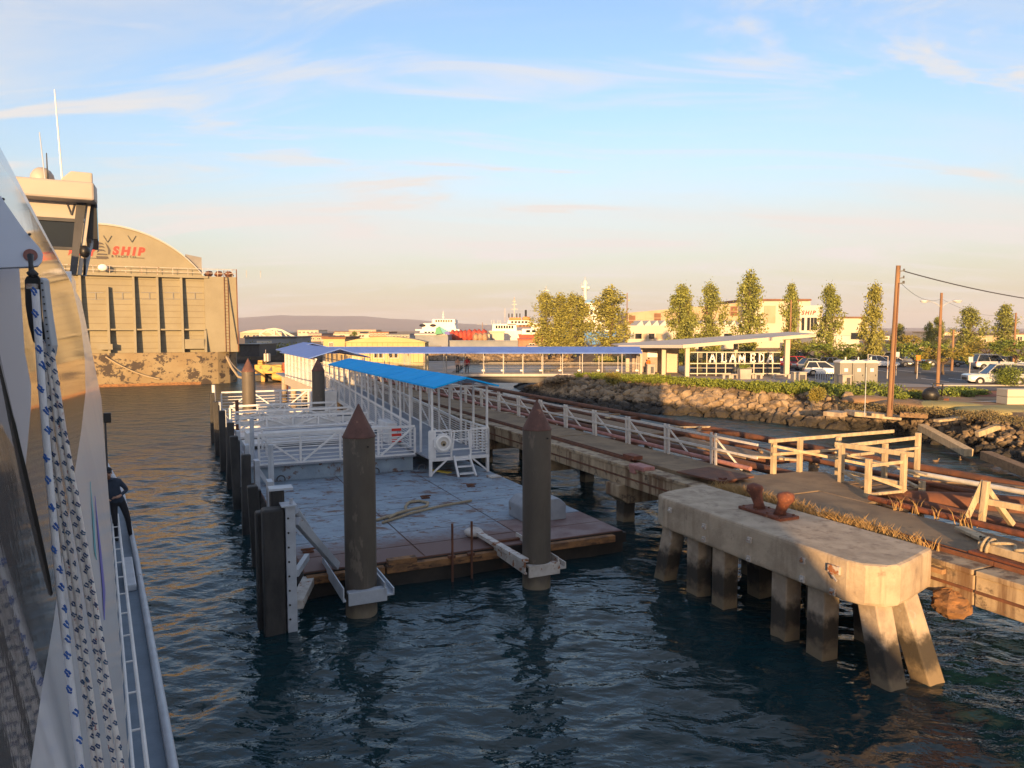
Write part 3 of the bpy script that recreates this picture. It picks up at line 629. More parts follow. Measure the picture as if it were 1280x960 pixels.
# weathered timber landing frame
def frame():
    T = thing('timber_landing', 'weathered grey timber landing frame standing on pier beyond the bitt', 'timber landing', D(15.5, 18.3, 2.1))
    posts = [(18.15, 18.5, 1.9, 3.3), (19.2, 18.38, 1.9, 3.34), (20.8, 18.2, 1.2, 3.3), (19.1, 16.58, 1.8, 3.36), (18.05, 14.72, 2.0, 3.3), (19.45, 14.66, 1.6, 3.36), (22.95, 16.8, 1.2, 3.5), (21.3, 16.76, 1.2, 3.25), (20.2, 14.6, 1.2, 2.5)]
    for v, u, a, b in posts:
        m = MB(MD); m.box((v, u, (a+b)/2), (.15, .15, b-a), rz=.1); m.build('post', 'wood_grey', T, bevel=.015)
    for a, b, w, h in [((17.9, 18.46, 3.30), (23.7, 18.33, 3.32), .08, .12), ((18.0, 18.40, 2.86), (20.9, 18.25, 2.84), .06, .10), ((19.0, 16.68, 3.30), (23.1, 16.9, 3.32), .08, .12), ((19.05, 16.8, 3.36), (19.5, 14.4, 3.36), .08, .15), ((18.0, 18.4, 3.15), (20.9, 16.9, 2.5), .06, .09),
                       ((18.05, 14.72, 3.1), (19.45, 14.66, 3.12), .06, .1), ((18.05, 14.72, 2.8), (19.45, 14.66, 2.32), .06, .09), ((18.05, 14.72, 2.26), (19.6, 14.66, 2.24), .1, .08), ((19.1, 16.55, 2.55), (18.1, 14.8, 2.5), .06, .1), ((19.2, 16.9, 3.1), (20.4, 14.6, 2.65), .3, .05), ((19.3, 16.4, 3.05), (22.9, 16.7, 3.0), .06, .09), ((19.2, 16.6, 2.5), (19.5, 14.7, 2.45), .06, .1)]:
        m = MB(MD); m.bar(a, b, w, h); m.build('rail', 'wood_grey', T, bevel=.01)
    for k in range(4): m = MB(MD); m.b2((19.0, 14.9+k*.42, 2.14), (20.3, 15.2+k*.42, 2.2)); m.build('floor_plank', 'wood_brown', T)
frame()
def aframe():
    T = thing('timber_trestle', 'pale timber A-frame trestle at right edge of the old pier', 'trestle', D(11.3, 18, 2.2))
    for a, b in [((17.75, 11.65, 2.2), (17.95, 11.35, 3.3)), ((17.85, 11.3, 2.2), (17.9, 11.25, 3.32)), ((18.9, 11.2, 2.15), (18.0, 11.3, 3.1))]:
        m = MB(MD); m.bar(a, b, .13, .13); m.build('leg', 'wood_grey', T, bevel=.01)
    for a, b in [((17.85, 11.55, 2.82), (18.6, 8.6, 2.75)), ((18.3, 8.9, 2.2), (18.4, 8.7, 3.0))]:
        m = MB(MD); m.bar(a, b, .09, .15); m.build('rail', 'wood_grey', T, bevel=.01)
aframe()
def tufts(name, label, fn, n, seed, hgt=.35, mt='dry_grass'):
    rnd = random.Random(seed); m = MB(MD)
    for _ in range(n):
        v, u, z = fn(rnd); h = hgt*rnd.uniform(.5, 1.2); a = rnd.uniform(0, 6.28); w = .012; ln = rnd.uniform(.2, .6)*h
        dx, dy = math.cos(a)*w, math.sin(a)*w; bx, by = math.sin(a)*ln-.05, math.cos(a)*ln
        m.add([(v-dx, u-dy, z), (v+dx, u+dy, z), (v+dx*.7+bx*.4, u+dy*.7+by*.4, z+h*.65), (v-dx*.7+bx*.4, u-dy*.7+by*.4, z+h*.65), (v+bx, u+by, z+h*.95)], [(0, 1, 2, 3), (3, 2, 4)])
    o = m.build(name, mt, fix=False, label=label, cat='dry grass', kind='stuff')
def gsp(r):
    u = r.choice([r.uniform(10.4, 17), r.gauss(12.5, .5), r.gauss(14.6, .7), r.gauss(16.3, .5)]); return (r.uniform(14.42, 15.1), min(max(u, 10.2), 17.6), 2.0+.1*r.random())
tufts('grass_tuft', 'dry golden grass growing along pier edge behind the dolphin', gsp, 5200, 3, .42)
def gsp2(r):
    u = r.choice([11.3, 11.6, 13.3, 12.8, 12.2])+r.gauss(0, .05); return (17.5+r.gauss(0, .08), u, 2.18)
tufts('grass_wisp', 'sparse dry grass wisps beside the red pipe on pier', gsp2, 60, 5, .4)
m = MB(MD); m.b2((14.42, 9.9, 1.9), (15.1, 17.6, 2.0)); m.build('grass_bed', 'soil', kind='structure')

# ================================================================ BARGE (landing float)
BT = thing('landing_barge', 'low steel landing barge with worn blue grey deck and rusty rim', 'barge', D(30, 7.6, 0))
mat('hatch_grey', (.27, .29, .32), (.21, .23, .26), 2, .65, spots=(.16, .11, .08), ssc=2.5, sth=.6)
def barge():
    T = BT; v0, v1, u0, u1 = 2.9, 12.7, 19.25, 52
    m = MB(MD); m.prism([(v0, u0, -.7), (v1, u0, -.7), (v1, u1, -.7), (v0, u1, -.7)], (0, 0, 1.37)); m.build('hull', 'black_hull', T)
    # deck plates: rust showing in the seams
    m = MB(MD); m.b2((v0+.01, u0+.01, .668), (v1-.01, u1-.01, .68)); m.build('deck_base', 'rust_dark', T)
    us = [19.27, 20.5, 21.9, 23.4, 24.9, 26.4, 27.9, 29.4, 31.4, 36, 41, 46.5, 51.9]; vs = [2.92, 6.2, 9.5, 12.68]
    for i in range(len(us)-1):
        for j in range(3):
            m = MB(MD); dz = .698+.004*((i*7+j*3) % 3); m.b2((vs[j]+.025, us[i]+.025, .681), (vs[j+1]-.025, us[i+1]-.025, dz))
            m.build('deck_plate', 'barge_rust_deck' if (j == 2 and i < 2) else 'barge_deck', T)
    # timber and steel rim
    for a, b, mt in ((2.95, 5.0, 'rust_timber'), (5.05, 8.7, 'rust_timber'), (9.6, 12.3, 'rust_timber')):
        m = MB(MD); m.b2((a, 19.04, .42), (b, 19.25, .63)); m.build('rubbing_strake', mt, T, bevel=.02)
    m = MB(MD); m.b2((12.7, 19.3, .3), (12.86, 30, .6)); m.build('rubbing_strake', 'black_hull', T)
    m = MB(MD); m.b2((5.1, 19.05, .64), (5.9, 19.3, .78)); m.build('timber_block', 'rust_timber', T)
    m = MB(MD); m.b2((8.3, 19.6, .705), (9.7, 19.75, .76)); m.build('deck_bar', 'rust_dark', T)
    # rust bars (old ladder) on the front
    for v in (6.9, 7.48):
        m = MB(MD); m.tube((v, 18.98, -.35), (v, 18.98, 1.62), .035, n=8); m.build('ladder_stile', 'rust_dark', T)
        m = MB(MD); m.box((v, 19.05, .66), (.2, .12, .08)); m.build('ladder_clip', 'rust_dark', T)
    # left pile guide: grey plate with channels
    for (v, w, mt, dv) in ((4.04, .98, 'steel_grey', 0), (8.83, 1.1, 'steel_white_rusty', 0)):
        m = MB(MD); m.b2((v-.42, 17.2, .40), (v+.52, 17.26, .72)); m.b2((v-.42, 17.26, .66), (v+.52, 17.42, .72)); m.build('guide_plate', mt, T, bevel=.01)
        for sgn in (-1, 1):
            x = v+sgn*.50
            m = MB(MD); m.b2((x-.05, 17.2, .52), (x-.02, 19.9, .86)); m.b2((x-.02, 17.2, .52), (x+.2*sgn if sgn > 0 else x+.02, 19.9, .56)); m.b2((x+.17, 17.2, .52), (x+.2, 19.9, .70)) if sgn > 0 else None
            m.build('guide_channel', mt, T)
    m = MB(MD); m.bar((8.2, 20.4, .86), (8.35, 17.3, .86), .2, .1); m.build('guide_arm', 'steel_white_rusty', T)
    m = MB(MD); m.ell((8.15, 20.5, .85), (.3, .35, .14), 10, 6, .06, 2); m.build('sand_bag', 'steel_white_rusty', T, smooth=True)
    # grey domed hatch box
    m = MB(MD); m.prism([(10.2, 21.2, .7), (11.75, 21.2, .7), (11.75, 21.2, 1.2), (11.5, 21.2, 1.42), (10.45, 21.2, 1.42), (10.2, 21.2, 1.2)], (0, 1.3, 0)); m.build('hatch_box', 'hatch_grey', T, bevel=.05)
    for cv, cu in ((8.4, 26.0), (3.3, 21.0), (3.3, 25.5), (12.3, 24.2), (6.3, 28.4), (10.7, 27.2)):
        m = MB(MD); m.box((cv, cu, .73), (.3, .16, .04)); m.tube((cv-.2, cu, .80), (cv+.2, cu, .80), .03, n=8); m.box((cv, cu, .76), (.12, .07, .08)); m.build('deck_cleat', 'rust_dark', T)
    m = MB(MD); m.box((12.3, 28.6, .74), (.5, .5, .06)); m.build('deck_grating', 'steel_white_rusty', T)
    for v in (2.96, 6.9, 9.0):
        m = MB(MD); pts = [(v+.9+.16*math.cos(a), 31.1, .86+.16*math.sin(a)) for a in np.linspace(-.4, 3.5, 12)]; m.path(pts, .03, 6); m.build('mooring_ring', 'dark_grey', T)
    # corner fender at the near left: black facing, grey drilled column, braces
    m = MB(MD); m.b2((2.22, 17.25, -.15), (2.44, 17.62, 2.95)); m.build('fender_column', 'steel_grey', T, bevel=.012)
    for k in range(8):
        for x in (2.275,):
            m = MB(MD); m.tube((x, 17.25, .3+k*.34), (x, 17.225, .3+k*.34), .025, n=6); m.build('bolt', 'black', T)
    m = MB(MD); m.box((2.3, 17.4, 2.97), (.34, .45, .03)); m.tube((2.36, 17.35, 2.98), (2.36, 17.35, 3.12), .04, n=8); m.build('fender_cap', 'steel_grey', T)
    m = MB(MD); m.b2((1.72, 17.28, -.35), (2.2, 17.7, 2.9)); m.build('fender_facing', 'black_fender', T, bevel=.05)
    m = MB(MD); m.b2((1.62, 17.75, -.35), (1.95, 18.1, 2.75)); m.build('fender_facing', 'black_fender', T, bevel=.05)
    m = MB(MD); m.b2((1.98, 17.95, -.35), (2.3, 18.3, 3.2)); m.build('fender_facing', 'black_fender', T, bevel=.05)
    m = MB(MD); m.b2((1.95, 17.9, 3.2), (2.5, 18.3, 3.25)); m.build('fender_cap', 'steel_grey', T)
    m = MB(MD); m.bar((2.5, 17.45, 2.55), (3.75, 19.2, .78), .13, .2); m.build('fender_brace', 'steel_grey', T, bevel=.01)
    m = MB(MD); m.tube((2.5, 17.65, 2.75), (3.6, 20.1, .85), .09, n=10); m.build('fender_brace', 'steel_grey', T, smooth='auto')
    m = MB(MD); m.bar((2.45, 17.45, 1.3), (3.0, 19.3, 1.1), .12, .16); m.build('fender_brace', 'steel_grey', T)
    m = MB(MD); m.bar((2.45, 17.45, .55), (3.05, 19.3, .5), .3, .2); m.build('fender_brace', 'steel_white_rusty', T)
    # fenders further along the ferry side
    for k, (u, top) in enumerate([(22.6, 2.45), (26.4, 2.75), (30.2, 2.9), (34.5, 2.9), (39, 3.0), (44, 3.0), (49, 3.1)]):
        lean = (-.12, .05, -.08, .1, 0, -.05, 0)[k]
        m = MB(MD); m.bar((2.1, u, -.4), (2.1+lean, u+lean, top), .3, .3); m.build('fender_pile', 'black_fender', T, bevel=.04)
        m = MB(MD); m.bar((2.1+.02, u+.5, -.4), (2.15, u+.5, top-.25), .26, .26); m.build('fender_pile', 'black_fender', T, bevel=.04)
        m = MB(MD); m.box((2.5, u+.2, 1.25), (.16, .5, 2.5)); m.build('fender_post', 'steel_grey', T)
        m = MB(MD); m.bar((2.5, u+.2, 2.2), (3.4, u+.3, .7), .1, .1); m.build('fender_brace', 'steel_grey', T)
    for v, u, z in ((2.75, 24.6, 3.3), (2.9, 32.5, 3.3), (2.95, 41, 3.3)):
        m = MB(MD); m.tube((v, u, .7), (v, u, z), .09, n=8); m.build('steel_post', 'rust_dark' if u > 40 else 'steel_grey', T, smooth='auto')
    for u in (51.2, 51.6):
        m = MB(MD); m.tube((2.3, u, -.3), (2.3, u, 3.4), .10, n=8); m.build('steel_post', 'white_paint', T, smooth='auto')
barge()
def drope(m):
    pts = [(5.9, 23.5, .75), (6.6, 23.9, .76), (7.15, 24.3, .76), (7.3, 24.9, .76), (7.6, 25.45, .76), (8.0, 25.5, .76), (8.2, 25.1, .76), (8.0, 24.6, .77), (7.3, 24.2, .8), (6.7, 23.9, .8), (6.2, 23.4, .76)]
    out = []
    for i in range(len(pts)-1):
        for k in range(4): out.append(Vector(pts[i]).lerp(Vector(pts[i+1]), k/4))
    m.path(out, .05, 8)
m = MB(MD); drope(m); m.build('hawser', 'rope_tan', smooth=True, label='looped tan mooring rope lying on barge deck', cat='rope')
m = MB(MD); m.path([(6.0, 23.1, .75), (7.2, 23.9, .76), (8.4, 24.4, .76), (9.75, 24.75, .76)], .045, 8); m.build('hawser', 'rope_tan', smooth=True, label='straight tan rope stretched across barge deck beside looped rope', cat='rope')
m = MB(MD); m.box((10.6, 30.6, .74), (.22, 1.1, .05), rz=.5); m.build('board', 'yellow_paint', label='pale yellow board lying under the landing stairs', cat='board')

def pile(v, u, top, label, lit=False):
    T = thing('guide_pile', label, 'pile', D(u, v, 0), 'steel guide piles of the barge')
    r = .385; m = MB(MD); m.tube((v, u, -1.5), (v, u, top-.78), r, n=28); m.build('shaft', 'pile_steel', T, smooth='auto')
    m = MB(MD); m.tube((v, u, top-.78), (v, u, top), r+.012, .015, n=28); m.build('cone_cap', 'cap_red', T, smooth='auto')
    m = MB(MD); m.tube((v, u, top-.80), (v, u, top-.775), r+.02, n=28); m.build('weld_ring', 'cap_red', T)
    m = MB(MD); m.tube((v+.12, u-r-.0, top-1.0), (v+.12, u-r-.02, top-1.0), .025, n=8); m.build('lifting_hole', 'black', T)
pile(4.04, 17.7, 5.2, 'dark steel pile with rusty cone top, nearest the fender corner')
pile(8.83, 17.6, 5.12, 'dark steel pile with rusty cone top, right front corner of barge')
pile(4.02, 46.3, 5.3, 'sunlit steel pile with red cone, far left beside dry dock rope')
pile(8.1, 46.3, 5.25, 'far steel pile with red cone in front of the fenced walkway')

# ================================================================ WHITE BOARDING PLATFORM
def truss(T, a, b, z0, z1, n, name='truss_railing', M=MD, mt='white_paint', flip=0, w=.085):
    """white truss railing from a to b (v,u)"""
    a = Vector((*a, 0)); b = Vector((*b, 0)); m = MB(M); Z = Vector((0, 0, 1))
    m.bar(a+Z*z0, b+Z*z0, .10, .13); m.bar(a+Z*z1, b+Z*z1, .09, .10); q = m.build(name, mt, T)
    for i in range(n+1):
        p = a.lerp(b, i/n); m = MB(M); m.bar(p+Z*(z0+.08), p+Z*(z1-.07), w, w); m.build('upright', mt, q)
    for i in range(n):
        p = a.lerp(b, (i+.06)/n); r = a.lerp(b, (i+.94)/n); up = (i+flip) % 2
        m = MB(M); m.bar(p+Z*(z0+.07 if up else z1-.07), r+Z*(z1-.07 if up else z0+.07), w*.9, w*.9); m.build('diagonal', mt, q)
    m = MB(M)
    t = (b-a).normalized(); nrm = Vector((-t.y, t.x, 0))*.09
    for k in range(6): z = z0+.17+k*(z1-z0-.28)/6; m.tube(a+nrm+Z*z, b+nrm+Z*z, .022, n=5)
    m.build('guard_bars', mt, q)
    return q
def platform():
    T = thing('boarding_platform', 'white steel boarding platform with truss railings on barge', 'boarding platform', D(40, 6.5, .7))
    m = MB(MD); m.b2((2.75, 31.5, .72), (9.6, 50.2, 1.36)); m.build('plinth', 'barge_deck', T)
    m = MB(MD); m.b2((2.7, 31.3, 1.37), (9.7, 50.3, 1.45)); m.build('floor', 'grey_floor', T)
    truss(T, (3.05, 31.35), (9.65, 31.35), 1.45, 2.72, 4)
    truss(T, (2.7, 50.2), (9.9, 50.2), 1.6, 3.0, 4, flip=1)
    truss(T, (2.75, 43.5), (8.6, 43.5), 1.55, 2.75, 4)
    for u, z, w in ((37.5, 2.72, 6.2), (40.2, 2.75, 6.0)):      # raised boarding ramps lying across
        truss(T, (2.8, u), (2.8+w, u), z-.55, z, 5, name='ramp_railing', flip=1)
        m = MB(MD); m.b2((2.8, u-1.9, 1.62), (2.8+w*.9, u-.3, 1.72)); m.build('ramp_deck', 'white_paint', T)
    for u in (33.8, 35.4):
        m = MB(MD); m.tube((3.6, u, 2.45), (8.8, u, 2.45), .05, n=8); m.tube((3.6, u, 1.45), (3.6, u, 2.45), .05, n=8); m.tube((8.8, u, 1.45), (8.8, u, 2.45), .05, n=8)
        for k in range(5): m.tube((3.6, u, 1.6+k*.16), (8.8, u, 1.6+k*.16), .025, n=6)
        m.build('hand_rail', 'white_paint', T)
    m = MB(MD); m.b2((2.72, 33, 1.45), (2.95, 33.9, 2.6)); m.build('control_box', 'white_paint', T, bevel=.03)
    m = MB(MD); m.b2((9.3, 34.5, 1.46), (9.75, 36.5, 2.5)); m.build('locker', 'white_paint', T, bevel=.03)
    m = MB(MD); m.b2((8.1, 49.6, 1.46), (9.9, 50.1, 2.9)); m.build('end_screen', 'white_paint', T, bevel=.03)
    for i in range(3):
        m = MB(MD); m.b2((9.15, 33.3, 1.75+i*.26), (9.6, 33.36, 1.88+i*.26)); m.build('red_stripe', 'sign_red', T)
platform()
def landing():
    T = thing('gangway_landing', 'white landing with guard rails and ladder at foot of gangway', 'landing', D(30.5, 11.2, .7))
    v0, v1, u0, u1, z = 9.85, 12.6, 29.9, 33.4, 1.5
    m = MB(MD); m.b2((v0, u0, z-.08), (v1, u1, z)); m.build('floor', 'grey_floor', T)
    m = MB(MD); m.bar((v0, u0, z-.09), (v1, u0, z-.09), .1, .14); m.bar((v1, u0, z-.09), (v1, u1, z-.09), .1, .14); m.build('floor_beam', 'white_paint', T)
    for v in (v0+.05, v1-.05):
        for u in (u0, u1): m = MB(MD); m.bar((v, u, .7), (v, u, z-.1), .12, .12); m.build('leg', 'white_paint', T)
        m = MB(MD); m.bar((v, u0, .75), (v+(.75 if v < 11 else -.75), u0, z-.12), .07, .07); m.build('knee_brace', 'white_paint', T)
    def guard(a, b, nm):
        a = Vector((*a, 0)); b = Vector((*b, 0)); Z = Vector((0, 0, 1)); m = MB(MD); m.bar(a+Z*(z+1.15), b+Z*(z+1.15), .07, .08)
        for k in range(8): m.tube(a+Z*(z+.1+k*.13), b+Z*(z+.1+k*.13), .02, n=5)
        n = max(1, round((b-a).length/.75))
        for i in range(n+1): p = a.lerp(b, i/n); m.bar(p+Z*(z-.05), p+Z*(z+1.15), .07, .07)
        m.build(nm, 'white_paint', T)
    guard((v0, u0), (10.85, u0), 'guard_rail'); guard((11.75, u0), (v1, u0), 'guard_rail'); guard((v1, u0), (v1, u1), 'guard_rail')
    m = MB(MD); m.bar((10.85, u0, z+1.1), (11.75, u0, z+1.1), .06, .06); m.bar((10.88, u0-.02, z+.3), (11.72, u0-.02, z+.3), .06, .06); m.bar((10.9, u0, z+.3), (11.0, u0, z+1.1), .06, .06); m.bar((11.7, u0, z+.3), (11.65, u0, z+1.1), .06, .06); m.bar((10.9, u0, z+.72), (11.7, u0, z+.72), .05, .05); m.build('gate', 'white_paint', T)
    m = MB(MD); m.b2((v0-.05, u0-.06, z-.02), (v0+.28, u0-.03, z+1.15)); m.build('side_panel', 'white_paint', T)
    # ladder down to the deck
    for v in (10.95, 11.65): m = MB(MD); m.bar((v, u0-.05, z), (v+.05*(1 if v > 11 else -1), u0-.75, .7), .07, .12); m.build('ladder_stile', 'white_paint', T)
    for k in range(3): t = (k+.5)/3; m = MB(MD); m.box((11.3, u0-.05-.7*t, z-.8*t), (.66, .22, .05)); m.build('ladder_tread', 'white_paint', T)
landing()
def ringcase():
    T = thing('life_ring', 'white life ring case mounted on landing rail beside the ladder', 'life ring', D(29.8, 10.4, 2.05))
    m = MB(MD); n = 8
    o = [(10.42+.44*math.cos(R(22.5)+k*R(45)), 29.72, 2.12+.44*math.sin(R(22.5)+k*R(45))) for k in range(n)]
    m.prism(o, (0, .12, 0)); m.build('case', 'white_paint', T, bevel=.04)
    m = MB(MD); pts = [(10.42+.3*math.cos(a), 29.69, 2.12+.3*math.sin(a)) for a in np.linspace(0, 6.283, 25)]; m.path(pts, .055, 8, cap=False); m.build('ring', 'sign_white', T, smooth=True)
    m = MB(MD); m.tube((10.42, 29.70, 2.12), (10.42, 29.66, 2.12), .12, n=14); m.build('hub', 'rope_tan', T)
    m = MB(MD); m.tube((10.42, 29.65, 2.08), (10.42, 29.63, 2.08), .05, n=10); m.build('hub_hole', 'black', T)
ringcase()

# ================================================================ GANGWAY WITH CANOPIES
def gable(m, v0, v1, u0, u1, ze, zr, th=.07):
    vm = (v0+v1)/2
    m.prism([(v0, u0, ze), (vm, u0, zr), (v1, u0, ze), (v1, u0, ze-th), (vm, u0, zr-th), (v0, u0, ze-th)], (0, u1-u0, 0))
def gangway():
    T = thing('covered_gangway', 'white gangway under bright blue canopy leading down to barge', 'gangway', D(42, 11.3, 2))
    cp = part('canopy', 'blue_roof', T, lambda m: gable(m, 9.9, 12.9, 29.4, 52.6, 4.58, 4.97), MD)
    for k in range(1, 6):
        u = 29.4+k*3.9
        m = MB(MD); m.bar((9.88, u, 4.585), (11.4, u, 4.985), .02, .012); m.bar((11.4, u, 4.98), (12.92, u, 4.585), .02, .012); m.build('seam', 'blue_roof', cp)
    zf = lambda u: 1.5+max(0, u-33)*(2.62-1.5)/21
    m = MB(MD); m.prism([(10.0, 33.4, zf(33.4)), (12.5, 33.4, zf(33.4)), (12.5, 54, zf(54)), (10.0, 54, zf(54))], (0, 0, -.12)); m.build('ramp_floor', 'grey_floor', T)
    for v in (10.0, 12.55):
        g = MB(MD); g.bar((v, 33.4, zf(33.4)+1.1), (v, 54, zf(54)+1.1), .07, .09); g.bar((v, 33.4, zf(33.4)-.12), (v, 54, zf(54)-.12), .10, .26)
        gd = g.build('guard_rail', 'white_paint', T)
        g = MB(MD)
        for k in range(9): z = .12+k*.11; g.tube((v, 33.4, zf(33.4)+z), (v, 54, zf(54)+z), .018, n=5)
        g.build('guard_bars', 'white_paint', gd)
        u = 29.95; i = 0
        while u < 53:
            m = MB(MD); m.bar((v, u, zf(u)-.1), (v, u, 4.58 if v < 11 else 4.58), .085, .085); m.build('post', 'white_paint', T)
            if u > 34 and i % 2: m = MB(MD); m.bar((v+.03, u, zf(u)+.1), (v+.03, u+1.9, zf(u+1.9)+1.0), .05, .05); m.build('diagonal', 'white_paint', gd)
            u += 1.62; i += 1
    for k in range(12):
        u = 29.95+k*2.02; m = MB(MD); m.bar((10, u, 4.55), (12.6, u, 4.55), .06, .08); m.bar((10, u, 4.55), (11.4, u, 4.87), .05, .05); m.bar((11.4, u, 4.87), (12.6, u, 4.55), .05, .05); m.build('roof_tie', 'white_paint', T)
gangway()
def walkway():
    T = thing('fenced_walkway', 'sunlit walkway with tall bar fence and blue gable roof', 'walkway', D(65, 11, 2))
    cp = part('canopy', 'purple_blue_roof', T, lambda m: gable(m, 8.9, 13.4, 54.6, 70.5, 4.95, 5.62), MD)
    part('canopy_end', 'purple_blue_roof', T, lambda m: gable(m, 9.2, 14.6, 70.7, 76, 5.05, 5.75), MD)
    part('floor', 'grey_floor', T, lambda m: m.b2((9.4, 54.2, 2.5), (12.9, 78, 2.62)), MD)
    for v in (9.4, 12.9):
        part('skirt', 'cream_wall', T, lambda m: m.b2((v-.05, 54.2, 1.95), (v+.05, 71, 2.66)), MD)
        f = part('bar_fence', 'white_paint', T, lambda m: [m.bar((v, 54.3, z), (v, 71, z), .05, .06) for z in (2.75, 3.75, 4.35)], MD)
        n = 34
        for k in range(n): u = 54.4+k*(71-54.4)/(n-1); part('bar', 'white_paint', f, lambda m: m.bar((v, u, 2.66), (v, u, 4.9), .04 if k % 4 else .09, .04 if k % 4 else .09), MD)
    for u in (56, 62, 68, 74):
        for v in (9.7, 12.6): part('pile', 'pile_concrete', T, lambda m: m.tube((v, u, -1), (v, u, 2.5), .25, n=10), MD)
walkway()
mat('bridge_grey', (.44, .40, .36), (.38, .35, .32), 1, .6)
def bridge():
    Y = 78; T = thing('covered_bridge', 'long covered footbridge with blue violet roof crossing the inlet', 'footbridge', (-4, Y, 0))
    x0, x1 = -21.5, 13.5
    m = MB()
    m.prism([(x0, Y-1.75, 4.62), (x0, Y, 5.2), (x0, Y+1.75, 4.62), (x0, Y+1.75, 4.52), (x0, Y, 5.1), (x0, Y-1.75, 4.52)], (x1-x0, 0, 0)); m.build('roof', 'purple_blue_roof', T)
    m = MB(); m.b2((x0, Y-1.5, 2.2), (x1, Y+1.5, 2.38)); m.build('deck', 'paving', T)
    m = MB(); m.b2((x0, Y-1.62, 2.14), (x1, Y-1.5, 2.42)); m.build('fascia', 'bridge_grey', T)
    m = MB(); m.b2((-5.0, Y-1.2, 1.45), (9.0, Y+1.2, 2.02)); m.b2((-21, Y-.8, 1.6), (-5.0, Y+.8, 2.02)); m.build('girder', 'dark_grey', T)
    for x in (-14, 8.2):
        m = MB(); m.b2((x-.55, Y-1.3, -.8), (x+.55, Y+1.3, 1.5)); m.build('pier_column', 'pile_concrete', T, bevel=.05)
    for y in (Y-1.45, Y+1.45):
        m = MB(); m.bar((x0, y, 3.45), (x1, y, 3.45), .04, .045)
        for k in range(5): m.tube((x0, y, 2.55+k*.17), (x1, y, 2.55+k*.17), .007, n=4)
        m.build('hand_rail', 'bridge_grey', T)
        n = 17
        for i in range(n+1):
            x = x0+(x1-x0)*i/n; m = MB(); m.bar((x, y, 2.38), (x, y, 4.7), .075, .075); m.build('post', 'bridge_grey', T)
    for i in range(9): x = -3+i*2; m = MB(); m.box((x, Y-1.4, 2.75), (.3, .08, .16)); m.build('light_box', 'sign_white', T)
bridge()
